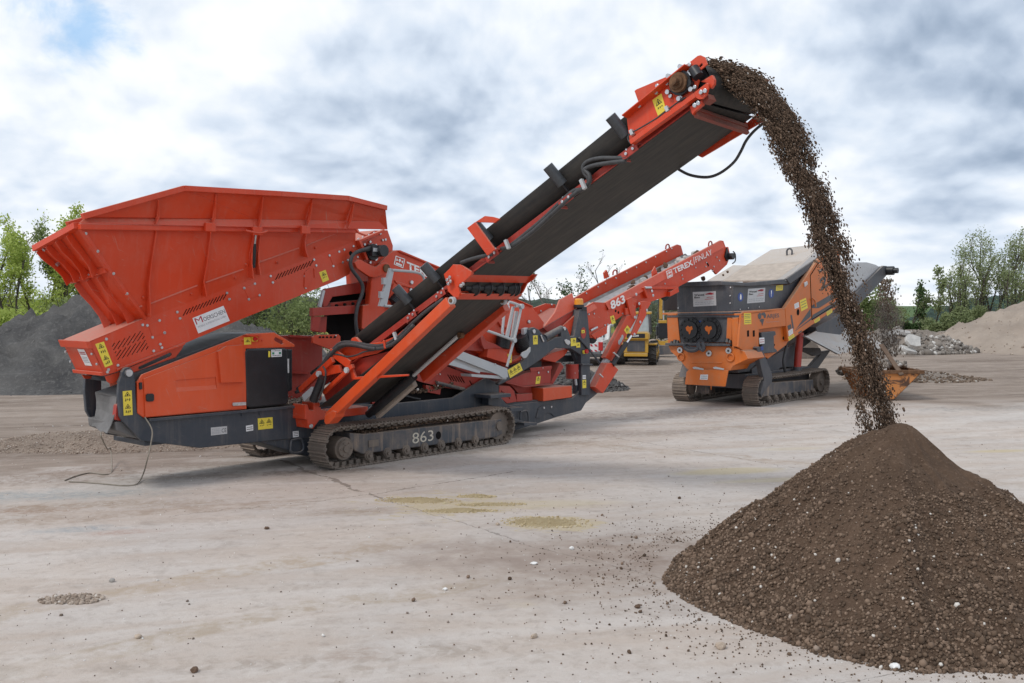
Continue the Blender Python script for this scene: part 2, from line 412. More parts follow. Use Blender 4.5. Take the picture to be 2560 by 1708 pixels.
def warning_sticker(fr, q, root, tris=((.5, .7, .36, .22),), toward=(0, 1, 0), seed=1, mat='yellow sticker', figures=True, tmat='black print'):
    toward = V(toward)
    o = MB(fr).prism([V(p) + toward * .003 for p in q], -toward * .0025).build('warning_sticker', mat, root)
    mb = MB(fr); L_ = toward * .0042; rnd = random.Random(seed)
    for cx, cy, r, ry in tris:
        ring_shape(mb, q, tri(cx, cy, r, ry), tri(cx, cy - ry * .02, r * .72, ry * .70), L_)
        on_quad(mb, q, [(cx - r * .12, cy + ry * .3), (cx + r * .3, cy - ry * .1), (cx + r * .1, cy - ry * .5), (cx - r * .25, cy - ry * .5)], L_)
        if figures:
            yb = cy - ry - .12
            for i in range(3):
                x0 = cx - r * .8 + i * r * .62; h = rnd.uniform(.06, .13); b0 = yb - rnd.uniform(0, .05)
                on_quad(mb, q, [(x0, b0), (x0 + r * .18, b0 - .02), (x0 + r * .42, b0 + h * .4), (x0 + r * .2, b0 + h), (x0 + r * .1, b0 + h * .5)], L_)
    if mb.v: mb.build('print', tmat, o)
    return o
def rows(fr, q, root, ys, mat='grey print', x0=.1, x1=.9, h=.05, toward=(0, 1, 0)):
    mb = MB(fr); L_ = V(toward) * .0042; r = random.Random(4)
    for yv in ys:
        a = x0
        while a < x1 - .03:
            b = min(x1, a + r.uniform(.06, .2)); on_quad(mb, q, [(a, yv), (b, yv), (b, yv + h), (a, yv + h)], L_); a = b + .035
    return mb.build('print', mat, root)
# many small lumps in one mesh
OCT_V = np.array([(1, 0, 0), (-1, 0, 0), (0, 1, 0), (0, -1, 0), (0, 0, 1), (0, 0, -1)], float)
OCT_F = np.array([(0, 2, 4), (2, 1, 4), (1, 3, 4), (3, 0, 4), (2, 0, 5), (1, 2, 5), (3, 1, 5), (0, 3, 5)])
def _ico():
    bm = bmesh.new(); bmesh.ops.create_icosphere(bm, subdivisions=1, radius=1); bm.verts.ensure_lookup_table()
    v = np.array([p.co[:] for p in bm.verts]); f = np.array([[q.index for q in g.verts] for g in bm.faces]); bm.free(); return v, f
ICO_V, ICO_F = _ico()
def lumps(name, pts, sizes, mat, rng, parent=None, stretch=None, squash=.75, base='ico', tone=None):
    bv, bf = (ICO_V, ICO_F) if base == 'ico' else (OCT_V, OCT_F)
    pts = np.asarray(pts, float); n = len(pts); sizes = np.asarray(sizes, float); k = len(bv)
    q = rng.normal(size=(n, 4)); q /= np.linalg.norm(q, axis=1)[:, None]
    a, b, c, d = q.T
    R = np.stack([np.stack([1 - 2 * (c * c + d * d), 2 * (b * c - a * d), 2 * (b * d + a * c)], -1), np.stack([2 * (b * c + a * d), 1 - 2 * (b * b + d * d), 2 * (c * d - a * b)], -1),
                  np.stack([2 * (b * d - a * c), 2 * (c * d + a * b), 1 - 2 * (b * b + c * c)], -1)], 1)
    sc = np.stack([np.ones(n), rng.uniform(squash, 1, n), rng.uniform(squash * .7, 1, n)], -1)
    jit = rng.uniform(.72, 1.2, (n, k))[..., None]
    v = bv[None] * jit * sc[:, None, :]
    v = np.einsum('nij,nkj->nki', R, v) * sizes[:, None, None]
    if stretch is not None:
        dirs, amt = stretch; pr = np.einsum('nki,ni->nk', v, dirs)
        v = v + pr[..., None] * dirs[:, None, :] * np.asarray(amt).reshape(-1, 1, 1)
    v = (v + pts[:, None, :]).reshape(-1, 3)
    f = (bf[None] + (np.arange(n) * k)[:, None, None]).reshape(-1, 3)
    return raw_mesh(name, v, f, mat, parent, np.repeat(rng.random(n) if tone is None else tone, len(bf)))
def raw_mesh(name, v, f, mat, parent=None, tone=None):
    me = bpy.data.meshes.new(name); nf, kk = f.shape
    me.vertices.add(len(v)); me.vertices.foreach_set('co', np.ascontiguousarray(v, np.float32).ravel())
    me.loops.add(nf * kk); me.loops.foreach_set('vertex_index', np.ascontiguousarray(f, np.int32).ravel())
    me.polygons.add(nf); me.polygons.foreach_set('loop_start', np.arange(0, nf * kk, kk, dtype=np.int32))
    if tone is not None:
        at_ = me.attributes.new('tone', 'FLOAT', 'FACE'); at_.data.foreach_set('value', np.asarray(tone, np.float32))
    me.materials.append(MATS[mat]); me.update(calc_edges=True); me.validate()
    o = bpy.data.objects.new(name, me); C.objects.link(o)
    if parent: o.parent = parent
    return o
# ================================================================== ground, hills, heaps and plants
RNG = np.random.default_rng(7); rnd = random.Random(11)
def ground_material():
    m, t, b = newmat('yard ground', .92, 0., .25)
    pos = t.node('ShaderNodeNewGeometry').outputs['Position']
    x, y, z = t.xyz(pos)
    M, R_ = t.math, t.rng
    ca, sa = math.cos(rad(14)), math.sin(rad(14))
    xr = M('ADD', M('MULTIPLY', x, ca), M('MULTIPLY', y, sa)); yr = M('SUBTRACT', M('MULTIPLY', y, ca), M('MULTIPLY', x, sa))
    strip = t.comb(M('MULTIPLY', xr, .22), M('MULTIPLY', yr, 1.3), 0.)
    n_big = t.noise(pos, .33, 7, .62, .5); n_str = t.noise(strip, 1.1, 8, .66, .6); n_mid = t.noise(pos, 2.2, 7, .66, .3)
    n_fine = t.noise(pos, 30., 5, .7); n_grit = t.noise(pos, 110., 3, .7)
    dist = M('DIVIDE', y, 1.)
    col = t.mix(R_(n_big, .36, .64), (.46, .418, .388), (.51, .445, .395))
    col = t.mix(M('MULTIPLY', R_(n_str, .46, .68), .9), col, (.435, .36, .305))
    col = t.mix(M('MULTIPLY', R_(n_str, .50, .30), .65), col, (.55, .505, .47))
    col = t.mix(M('MULTIPLY', R_(n_mid, .54, .70), .6), col, (.32, .27, .235))
    col = t.mix(M('MULTIPLY', R_(t.noise(pos, 7., 8, .75, .4), .50, .72), .55), col, (.30, .245, .205)); col = t.mix(M('MULTIPLY', R_(t.noise(pos, 4.3, 9, .78, .2), .47, .30), .45), col, (.60, .56, .52))
    tread = t.noise(t.comb(M('MULTIPLY', xr, 9.), M('MULTIPLY', yr, 9.), 2.), 1.2, 4, .6)
    def wheel_track(a, b_, wd, amt, c_, bars=0):
        a, b_ = ground(*a), ground(*b_); dd = (b_ - a); L_ = dd.length; dd.normalize()
        dx, dy = M('SUBTRACT', x, a.x), M('SUBTRACT', y, a.y); al = M('ADD', M('MULTIPLY', dx, dd.x), M('MULTIPLY', dy, dd.y)); of = M('SUBTRACT', M('MULTIPLY', dy, dd.x), M('MULTIPLY', dx, dd.y))
        of = M('ABSOLUTE', M('ADD', of, M('MULTIPLY', M('SUBTRACT', t.noise(pos, .35, 2, .5), .5), 1.6)))
        kk = M('MULTIPLY', R_(of, wd, wd * .75), M('MULTIPLY', R_(al, 0., L_ * .2), R_(al, L_, L_ * .8)))
        kk = M('MULTIPLY', kk, R_(M('ADD', n_mid, M('MULTIPLY', M('SUBTRACT', tread, .5), .6)), .38, .62))
        if bars: kk = M('MULTIPLY', kk, R_(M('SINE', M('ADD', M('MULTIPLY', al, bars), M('MULTIPLY', of, bars * .8))), -.1, .4))
        return t.mix(M('MULTIPLY', kk, amt), col, c_)
    col = wheel_track((-200, 1560), (1150, 1330), .26, .85, (.40, .32, .245)); col = wheel_track((-100, 1690), (1350, 1420), .24, .8, (.38, .31, .24)); col = wheel_track((150, 1660), (1500, 1640), .16, .5, (.32, .265, .22), 26.); col = wheel_track((600, 1740), (1450, 1575), .16, .5, (.32, .265, .22), 26.)
    col = wheel_track((1250, 1090), (2700, 1230), .35, .75, (.37, .30, .24)); col = wheel_track((1300, 1040), (2700, 1110), .4, .5, (.33, .275, .23), 14.); col = wheel_track((500, 1180), (2100, 1050), .35, .75, (.33, .27, .22)); col = wheel_track((-300, 1320), (900, 1250), .4, .7, (.33, .26, .205)); col = wheel_track((1700, 1150), (2750, 1010), .3, .55, (.58, .54, .50))
    # tyre marks: rows of faint brown bars
    tm = t.noise(t.comb(M('MULTIPLY', xr, 3.2), M('MULTIPLY', yr, 5.5), 4.), 1., 3, .5)
    col = t.mix(M('MULTIPLY', M('MULTIPLY', R_(tm, .62, .70), R_(n_big, .5, .62)), .55), col, (.36, .295, .245))
    def near(px_, py_, rx, ry, rot=0.):
        g = ground(px_, py_); c_, s_ = math.cos(rad(rot)), math.sin(rad(rot))
        dx, dy = M('SUBTRACT', x, g.x), M('SUBTRACT', y, g.y)
        a = M('DIVIDE', M('ADD', M('MULTIPLY', dx, c_), M('MULTIPLY', dy, s_)), rx)
        e = M('DIVIDE', M('SUBTRACT', M('MULTIPLY', dy, c_), M('MULTIPLY', dx, s_)), ry)
        return M('SQRT', M('ADD', M('MULTIPLY', a, a), M('MULTIPLY', e, e)))
    # brown dust spread beside the fresh heap
    k = R_(near(1560, 1400, 2.6, 2.2, 25), 1.0, .1); k2 = R_(near(1250, 1390, 2.4, .9, -8), 1., .2)
    col = t.mix(M('MULTIPLY', M('MULTIPLY', k, R_(n_mid, .2, .62)), .9), col, (.225, .165, .13))
    col = t.mix(M('MULTIPLY', M('MULTIPLY', k2, R_(n_mid, .25, .6)), .75), col, (.29, .23, .195))
    # yellow sand spilt beside the joint
    rag = M('ADD', M('MULTIPLY', M('SUBTRACT', t.noise(t.comb(M('MULTIPLY', x, 1.), M('MULTIPLY', y, 2.2), 1.), 2.6, 9, .72, .5), .5), 5.), M('MULTIPLY', M('SUBTRACT', n_fine, .5), .8))
    sd_ = M('ADD', near(1110, 1262, 1.3, 1.0, -8), M('MULTIPLY', rag, 1.0)); sd2 = M('ADD', near(1380, 1308, .75, .5, -4), M('MULTIPLY', rag, .45))
    sd3 = M('ADD', near(1310, 1262, 1.8, .42, 2), M('MULTIPLY', M('SUBTRACT', n_str, .5), 2.4))
    ks = M('MAXIMUM', R_(sd_, .75, .45), R_(sd2, .95, .8)); ks3 = R_(sd3, .95, .5)
    col = t.mix(M('MULTIPLY', ks3, .55), col, (.50, .43, .30)); col = t.mix(M('MULTIPLY', ks, .8), col, t.mix(R_(n_fine, .35, .65), (.41, .335, .22), (.52, .445, .31)))
    for px_, py_, rx, ry, a_ in ((1820, 1178, 1.1, .35, .6), (1950, 1200, 1.2, .3, .45), (2500, 1128, .9, .25, .6), (1980, 1122, .8, .25, .3)):
        kk = R_(M('ADD', near(px_, py_, rx, ry, 12), M('MULTIPLY', M('SUBTRACT', n_str, .5), 2.2)), 1., .4)
        col = t.mix(M('MULTIPLY', kk, a_), col, (.48, .39, .22))
    for px_, py_, rx, ry, c_ in ((300, 1330, .7, .2, (.38, .27, .225)), (120, 1240, 2.2, .55, (.27, .29, .29)), (200, 1185, 1.3, .45, (.22, .155, .11)), (40, 1275, 1.3, .35, (.25, .16, .105)), (190, 1325, .7, .25, (.28, .30, .31)),
                                (300, 1260, 2.2, .35, (.31, .24, .18)), (150, 1130, 3.5, 1.6, (.235, .18, .14)), (420, 1165, 2.6, .7, (.24, .185, .15)), (60, 1200, 2.4, .8, (.26, .205, .165)), (880, 1280, .9, .3, (.30, .24, .19)), (800, 1178, 1.2, .4, (.15, .115, .09)), (480, 1190, 1.6, .5, (.25, .21, .18)), (1500, 1085, 3.5, .6, (.26, .21, .18)), (1380, 1040, 3., 1.2, (.20, .165, .14)),
                                (1750, 1035, 4.5, 1.4, (.25, .205, .175)), (2500, 1020, 3., .8, (.24, .225, .21)), (900, 1640, .35, .25, (.36, .29, .245)), (1290, 1512, .28, .14, (.46, .39, .31))):
        kk = M('MULTIPLY', R_(M('ADD', near(px_, py_, rx, ry, 10), M('MULTIPLY', M('SUBTRACT', n_mid, .5), 2.8)), 1.0, .35), R_(t.noise(pos, 9., 6, .75), .38, .58, .15, 1.))
        col = t.mix(M('MULTIPLY', kk, .75), col, c_)
    # rutted brown earth beyond the slab and to its left
    edge = M('ADD', M('ADD', y, M('MULTIPLY', x, .10)), M('MULTIPLY', M('SUBTRACT', n_big, .5), 9.))
    dl = M('ADD', M('SUBTRACT', y, 17.2), M('MULTIPLY', M('ADD', x, 4.), -.35))
    dl = M('ADD', dl, M('MULTIPLY', M('SUBTRACT', n_str, .5), 7.))
    far = M('MULTIPLY', R_(edge, 28., 31.), R_(y, 24., 27.)); lft = M('MULTIPLY', R_(dl, .6, 2.2), R_(x, -3.2, -5.))
    rut = t.noise(t.comb(M('MULTIPLY', xr, .16), M('MULTIPLY', yr, .75), 7.), 1.2, 10, .74, .8)
    earth = t.mix(R_(rut, .36, .64), (.155, .115, .088), (.335, .272, .225)); earth = t.mix(M('MULTIPLY', R_(n_mid, .5, .7), .5), earth, (.38, .33, .29)); earth = t.mix(M('MULTIPLY', R_(n_fine, .5, .7), .55), earth, (.17, .13, .10)); earth = t.mix(M('MULTIPLY', R_(n_grit, .6, .7), .5), earth, (.45, .41, .37))
    col = t.mix(M('MAXIMUM', far, lft), col, earth)
    # joints and cracks of the slab
    def crack(a, b_, wd, wob, amt, c_=(.10, .085, .07)):
        a, b_ = ground(*a), ground(*b_); dd = (b_ - a); L_ = dd.length; dd.normalize()
        dx, dy = M('SUBTRACT', x, a.x), M('SUBTRACT', y, a.y)
        al = M('ADD', M('MULTIPLY', dx, dd.x), M('MULTIPLY', dy, dd.y)); of = M('SUBTRACT', M('MULTIPLY', dy, dd.x), M('MULTIPLY', dx, dd.y))
        of = M('ABSOLUTE', M('ADD', of, M('MULTIPLY', M('SUBTRACT', t.noise(pos, 1.3, 9, .68), .5), wob * 2.2)))
        wv = M('MULTIPLY', R_(t.noise(pos, 2.5, 6, .7), .36, .68, .0, 1.6), wd)
        kk = M('MULTIPLY', M('LESS_THAN', of, wv), M('MULTIPLY', M('GREATER_THAN', al, 0.), M('LESS_THAN', al, L_)))
        return t.mix(M('MULTIPLY', kk, amt), col, c_)
    col = crack((700, 1150), (950, 1247), .05, .25, .7, (.17, .135, .11)); col = crack((950, 1247), (1350, 1370), .014, .2, .5); col = crack((1350, 1370), (1690, 1455), .010, .1, .6)
    col = crack((420, 1292), (935, 1236), .012, .3, .5); col = crack((935, 1236), (1290, 1178), .016, .15, .7); col = crack((1540, 1095), (2050, 1180), .014, .15, .6); col = crack((1745, 1098), (2120, 1062), .02, .3, .5, (.24, .19, .16)); col = crack((2060, 1720), (2450, 1640), .008, .1, .5)
    spk = M('MULTIPLY', R_(n_grit, .66, .74), .6)
    col = t.mix(spk, col, (.16, .13, .11)); col = t.mix(M('MULTIPLY', R_(n_fine, .62, .75), .35), col, (.27, .23, .20)); col = t.mix(M('MULTIPLY', R_(n_fine, .36, .25), .5), col, (.56, .53, .51))
    # meadow beyond the yard
    fld = R_(y, 84., 90.)
    col = t.mix(fld, col, t.mix(R_(y, 100., 150.), t.mix(R_(n_big, .4, .6), (.33, .36, .05), (.45, .45, .06)), (.07, .12, .035)))
    t.l.new(col, b.inputs['Base Color'])
    h = M('ADD', M('MULTIPLY', n_fine, .6), M('ADD', M('MULTIPLY', n_mid, 1.2), M('MULTIPLY', n_grit, .3)))
    bn = t.node('ShaderNodeBump', {'Strength': .45, 'Distance': .03, 'Height': h}); t.l.new(bn.outputs[0], b.inputs['Normal'])
ground_material()
ys = [-60, -20, 0] + [2 + 1.5 * i for i in range(40)] + [70, 80, 90, 95, 105, 120, 150, 200, 300, 450, 700, 1200, 2500]
xs = [-2500, -1000, -400, -150, -80] + [-50 + 2.5 * i for i in range(41)] + [80, 150, 400, 1000, 2500]
gv = []; gf = []
for yv in ys:
    for xv in xs:
        dd = max(0, yv - 92); zv = -min(12., dd * .0185 if dd < 600 else 11.1 + (dd - 600) * .0005)
        if 30 < yv < 80: zv += .05 * mnoise.noise(V((xv * .15, yv * .15, 0)))
        gv.append((xv, yv, zv))
nx = len(xs)
for j in range(len(ys) - 1):
    for i in range(nx - 1): gf.append((j * nx + i, j * nx + i + 1, (j + 1) * nx + i + 1, (j + 1) * nx + i))
g = MB(); g.add(gv, gf); tag(g.build('ground', 'yard ground', smooth='all', recalc=False), 'pale dusty concrete yard turning to rutted brown earth', kind='structure')

# far wooded hills beyond the meadow
def ridge(name, pts, depth, thick, mat, label, rough_, n=160, seed=0):
    vs = []; fs = []; rows_ = 5
    for i in range(n + 1):
        px_ = pts[0][0] + (pts[-1][0] - pts[0][0]) * i / n
        top = np.interp(px_, [p[0] for p in pts], [p[1] for p in pts])
        P0 = at(px_, top, depth); hz = P0.z + rough_ * (mnoise.noise(V((i * .35, seed, 0))) + .6 * mnoise.noise(V((i * .9, seed, 3))))
        for j, (a, c) in enumerate(((0, 0.), (.3, .8), (.5, 1.), (.7, .8), (1., 0.))):
            zz_ = -13 + (hz + 13) * c; vs.append((P0.x * (1 + (a - .5) * thick / depth), depth + (a - .5) * thick, zz_ + (rough_ * .5 * mnoise.noise(V((i * .7, j * 3., 9 + seed))) if 0 < j < 4 else 0)))
    for i in range(n):
        for j in range(rows_ - 1): fs.append((i * rows_ + j, i * rows_ + j + 1, (i + 1) * rows_ + j + 1, (i + 1) * rows_ + j))
    mb = MB(); mb.add(vs, fs); return tag(mb.build(name, mat, smooth='all'), label, kind='structure')
flat('far wood', (.042, .060, .045), .95, 0., .1, .6, .22, 1., .4)
flat('far hill', (.035, .058, .045), .95, 0., .1, .6, .13, 1., .3)
ridge('wooded_ridge', ((-400, 748), (900, 745), (1230, 744), (1330, 747), (1500, 748), (1700, 752), (2000, 770), (2250, 792)), 420, 90, 'far wood', 'distant dark wooded ridge on the skyline behind the machines', .9)
ridge('hill', ((2190, 806), (2270, 796), (2320, 779), (2400, 752), (2500, 738), (2700, 730), (3000, 735)), 700, 200, 'far hill', 'far blue green hill rising behind the trees beside the sand heap', 2., seed=5)

# ------------------------------------------------------------------ heaps of loose material
def heap(name, cx, cy, rx, ry, h, mat, label, cat, rot=0., rough_=.12, top=.06, n=72, m=26, seed=0., pw=1.0, crumbs=None, parts=0, size=(.02, .05), flat_top=0., rills=.0):
    vs = []; fs = []
    cr_, sr_ = math.cos(rad(rot)), math.sin(rad(rot))
    def hz(a, q):
        e = 1 + .10 * mnoise.noise(V((math.cos(a) * 1.5, math.sin(a) * 1.5, seed))) + .05 * mnoise.noise(V((math.cos(a) * 5, math.sin(a) * 5, seed + 3)))
        X, Y = math.cos(a) * rx * q * e, math.sin(a) * ry * q * e
        px_, py_ = cx + X * cr_ - Y * sr_, cy + X * sr_ + Y * cr_
        c = max(0., (math.sqrt(1 + top * top) - math.sqrt(q * q + top * top)) / (math.sqrt(1 + top * top) - top)) if not flat_top else max(0., min(1., (1 - q) / (1 - flat_top)))
        c = c ** pw
        nz_ = mnoise.fractal(V((px_ * 1.1, py_ * 1.1, seed)), .8, 2.1, 5) * rough_ * min(1, (1 - q) * 4) + (rills * mnoise.noise(V((math.cos(a) * 7, math.sin(a) * 7, q * 1.2 + seed))) * q * min(1, (1 - q) * 5) if rills else 0)
        return px_, py_, -.03 + (h + .03) * c + nz_
    vs.append(hz(0, 0))
    for j in range(1, m + 1):
        for i in range(n): vs.append(hz(2 * math.pi * i / n, (j / m)))
    for i in range(n): fs.append((0, 1 + i, 1 + (i + 1) % n))
    for j in range(m - 1):
        for i in range(n): fs.append((1 + j * n + i, 1 + (j + 1) * n + i, 1 + (j + 1) * n + (i + 1) % n, 1 + j * n + (i + 1) % n))
    mb = MB(); mb.add(vs, fs); o = mb.build(name, mat, smooth='all', recalc=False); tag(o, label, cat)
    if parts:
        A = RNG.uniform(0, 2 * math.pi, parts); Q = np.sqrt(RNG.uniform(0.0, 1.03, parts))
        keep = np.array([mnoise.noise(V((cx + math.cos(a) * q * rx * 1., cy + math.sin(a) * q * ry * 1., seed + 8))) for a, q in zip(A, Q)]) + RNG.normal(0, .25, parts) + (Q - .5) * .9 > -.05
        A, Q = A[keep], Q[keep]
        pts = np.array([hz(a, min(q, 1.03)) for a, q in zip(A, Q)])
        sz = RNG.uniform(size[0], size[1], len(pts)) * (.6 + .7 * Q) * np.where(RNG.random(len(pts)) < .06, 1.7, 1.)
        pts[:, 2] = np.maximum(pts[:, 2] + sz * .25, sz * .3)
        tag(lumps('clods', pts, sz, crumbs, RNG, o), kind='stuff')
    return o
SP = (4.02, 10.5)
heap('soil_pile', SP[0], SP[1], 2.26, 2.6, 1.70, 'soil heap', 'tall dark brown cone of freshly screened soil with white pebbles', 'soil pile', rough_=.12, top=.02, n=150, m=50, seed=2.3, crumbs='soil clods', parts=60000, size=(.0045, .0185), rills=.22)
# loose crumbs thrown around the foot of the heap and over the slab
n = 3600; A = RNG.uniform(0, 2 * math.pi, n); D_ = 2.55 + RNG.exponential(.38, n) * (1 + .9 * (np.cos(A - math.pi) > .2))
pts = np.stack([SP[0] + np.cos(A) * D_, SP[1] + np.sin(A) * D_, np.zeros(n)], -1); sz = RNG.uniform(.004, .012, n) * np.where(RNG.random(n) < .03, 2.2, 1); pts[:, 2] = sz * .5
tag(lumps('scattered_clods', pts, sz, 'soil clods', RNG), 'brown crumbs scattered on the concrete round the soil pile', 'soil', kind='stuff')
n = 2600; px_ = RNG.uniform(-300, 2900, n); py_ = 750 + 2560 * 2.9 / RNG.uniform(7., 24., n)
pts = np.array([ground(a, b)[:] for a, b in zip(px_, py_)]); sz = RNG.uniform(.003, .009, n) * np.where(RNG.random(n) < .05, 2.4, 1.); pts[:, 2] = sz * .4
tag(lumps('loose_stones', pts, sz, 'ground crumbs', RNG), 'small loose stones strewn over the concrete yard', 'stones', kind='stuff')
# single stones one can point to
def stone(px_, py_, r, mat, label, seed, cat='stone', group=None, n=9):
    g_ = ground(px_, py_); rr = random.Random(seed); bm = bmesh.new(); bmesh.ops.create_icosphere(bm, subdivisions=2, radius=1)
    sx, sy, sz_ = rr.uniform(.8, 1.3), rr.uniform(.7, 1.1), rr.uniform(.5, .8)
    for v in bm.verts:
        k = 1 + .35 * mnoise.noise(v.co * 1.3 + V((seed * 7.1, 0, 0))) + .12 * mnoise.noise(v.co * 4 + V((seed, 0, 0)))
        v.co = V((v.co.x * sx * k * r, v.co.y * sy * k * r, v.co.z * sz_ * k * r))
    me = bpy.data.meshes.new('stone'); bm.to_mesh(me); bm.free(); me.materials.append(MATS[mat])
    o = bpy.data.objects.new('stone', me); C.objects.link(o); o.location = (g_.x, g_.y, r * sz_ * .75); o.rotation_euler = (0, 0, rr.uniform(0, 6))
    return tag(o, label, cat, group)
flat('white stone', (.72, .71, .69), .9, 0., .2, .08, 20.); flat('grey stone', (.33, .31, .29), .9, 0., .2, .2, 12.); flat('brown stone', (.13, .085, .06), .95, 0., .2, .3, 12.); flat('buff stone', (.42, .34, .27), .95, 0., .2, .2, 12.)
for i, (a, b_, r, m_, lb) in enumerate(((1429, 1374, .030, 'white stone', 'oval white stone on dusty concrete left of the soil pile'), (1335, 1411, .032, 'white stone', 'square white stone with a brown clod beside it'),
        (1112, 1476, .026, 'white stone', 'white stone on grey concrete in the middle of the yard'), (1594, 1520, .035, 'brown stone', 'dark brown lump alone on the concrete near the pile'), (2238, 1673, .038, 'white stone', 'large white stone at the front foot of the soil pile'),
        (2217, 1643, .045, 'white stone', 'white flake leaning on the front edge of the soil pile'), (2312, 1671, .030, 'brown stone', 'round brown lump in front of the soil pile beside the white stone'), (667, 1323, .035, 'brown stone', 'small red brown brick piece alone on the concrete'),
        (345, 1595, .035, 'buff stone', 'pale stone alone on the open concrete at the lower edge'), (486, 1680, .035, 'brown stone', 'brown pebble on concrete nearest to the camera'), (280, 1455, .03, 'grey stone', 'grey stone beside a small heap of grit'),
        (1802, 1621, .045, 'buff stone', 'pale flat stone with a brown clod in front of the pile'), (1965, 1604, .035, 'brown stone', 'dark clod just outside the front edge of the pile'), (1244, 1313, .03, 'buff stone', 'tan stone flake just below the yellow sand'), (1335, 1595, .03, 'buff stone', 'small buff stone on the bare grey concrete'))):
    stone(a, b_, r, m_, lb, i + 1)
def gm(*p): return ground(*p)
g_ = gm(180, 1500); heap('grit_heap', g_.x, g_.y, .32, .16, .035, 'gravel heap', 'tiny heap of grey grit on the open concrete', 'grit heap', rough_=.02, n=24, m=6, crumbs='sand crumbs', parts=260, size=(.008, .022))
for i, (a_, b2, rx_, ry_, rt_, lb_) in enumerate(((1040, 1252, .62, .22, -6, 'low ridge of yellow sand right beside the wide crack'), (1230, 1262, .50, .10, 4, 'thin streak of yellow sand in the middle of the sand spill'), (1365, 1306, .62, .34, -8, 'flat oval patch of darker yellow sand nearest to the camera'), (1150, 1278, .55, .12, 2, 'small ridge of yellow sand in front of the long streak'), (1190, 1242, .30, .09, 0, 'smallest lump of yellow sand at the far side of the spill'))):
    g_ = gm(a_, b2); heap('sand_spill', g_.x, g_.y, rx_, ry_, (.05, .03, .022, .04, .05)[i], 'yellow sand', lb_, 'sand', rot=rt_, rough_=.022, n=48, m=10, seed=11.3 + i * 2.7, top=.8, crumbs='yellow crumbs', parts=500, size=(.004, .013))['group'] = 'spilt yellow sand'
heap('asphalt_pile', -14.6, 38.5, 9.0, 8.0, 3.15, 'asphalt heap', 'large dark grey pile of crushed asphalt behind the hopper', 'asphalt pile', rough_=.55, top=.10, n=120, m=46, seed=4.1, rills=.35, crumbs='dark gravel', parts=2200, size=(.008, .018))
heap('sand_pile', 33.2, 60.5, 9.2, 9., 3.35, 'sand heap', 'broad pale sand pile at the edge of the yard beside rubble', 'sand pile', rough_=.35, top=.22, n=110, m=36, seed=9.2, crumbs='sand crumbs', parts=1500, size=(.02, .05), rills=.25)
g_ = gm(330, 1105); heap('gravel_mound', g_.x + .6, g_.y + .5, 4.0, 1.9, .30, 'gravel heap', 'low brownish gravel mound under the tail of the screening machine', 'gravel mound', rot=18, rough_=.07, top=.3, n=80, m=22, seed=1.2, crumbs='sand crumbs', parts=12000, size=(.005, .015))
heap('gravel_pile', 1.75, 33.4, 2.1, 1.8, 1.0, 'asphalt heap', 'dark grey gravel pile behind the front post of the screening machine', 'gravel pile', rough_=.12, n=60, m=20, seed=6.6, crumbs='dark gravel', parts=1800, size=(.02, .06))
heap('reject_pile', 14.6, 37.2, 2.6, 1.7, .38, 'rubble heap', 'low heap of dark rubble on the ground beyond the skip', 'rubble heap', rough_=.12, n=50, m=14, seed=3.6, crumbs='dusty rubble', parts=1500, size=(.02, .065))
heap('earth_bank', 27., 68., 9., 5., .7, 'rubble heap', 'brown earth bank between the rubble heap and the sand pile', 'earth bank', rough_=.4, n=60, m=18, seed=3.1, flat_top=.35)
# rubble heap with broken slabs
heap('rubble_heap', 22.0, 57.5, 3.8, 3.2, 1.2, 'rubble heap', 'heap of broken concrete and bricks behind the skip', 'rubble heap', rough_=.35, n=64, m=20, seed=8.8, top=.3, crumbs='rubble pieces', parts=3200, size=(.035, .13))
heap('brick_rubble', 7.3, 58., 4.2, 1.4, .35, 'rubble heap', 'low strip of red and white rubble behind the excavator bucket', 'rubble', rough_=.1, n=50, m=10, seed=5.8, top=.4, crumbs='brick rubble', parts=1500, size=(.04, .11))
def slab(px_, py_, depth, dims, rot, mat, label, seed):
    p = at(px_, py_, depth); mb = MB(); rr = random.Random(seed); a, b_, c_ = dims
    out = []
    for k in range(9):
        t = 2 * math.pi * k / 9; q = 1 / max(abs(math.cos(t)), abs(math.sin(t))) * rr.uniform(.82, 1.05); out.append(V((math.cos(t) * a * q, math.sin(t) * b_ * q, -c_)))
    mb.prism(out, (rr.uniform(-.04, .04), rr.uniform(-.04, .04), 2 * c_)); o = mb.build('concrete_slab', mat, bev=.02)
    o.location = p; o.rotation_euler = [rad(v) for v in rot]; return tag(o, label, 'concrete slab', 'broken concrete slabs on the rubble heap')
slab(2283, 854, 53.2, (.50, .36, .10), (58, 12, 16), 'pale broken concrete', 'big pale square slab tilted towards the yard on the rubble heap', 1)
slab(2268, 874, 53.0, (.52, .3, .08), (30, 10, 30), 'pale broken concrete', 'flat pale slab lying right under the big tilted slab', 2)
slab(2259, 832, 56.5, (.42, .3, .09), (12, 8, -10), 'broken concrete', 'grey slab lying flat on top of the rubble heap', 3)
slab(2232, 836, 56., (.36, .25, .1), (40, -20, 40), 'broken concrete', 'grey block beside the flat slab on the crest of the rubble heap', 4)

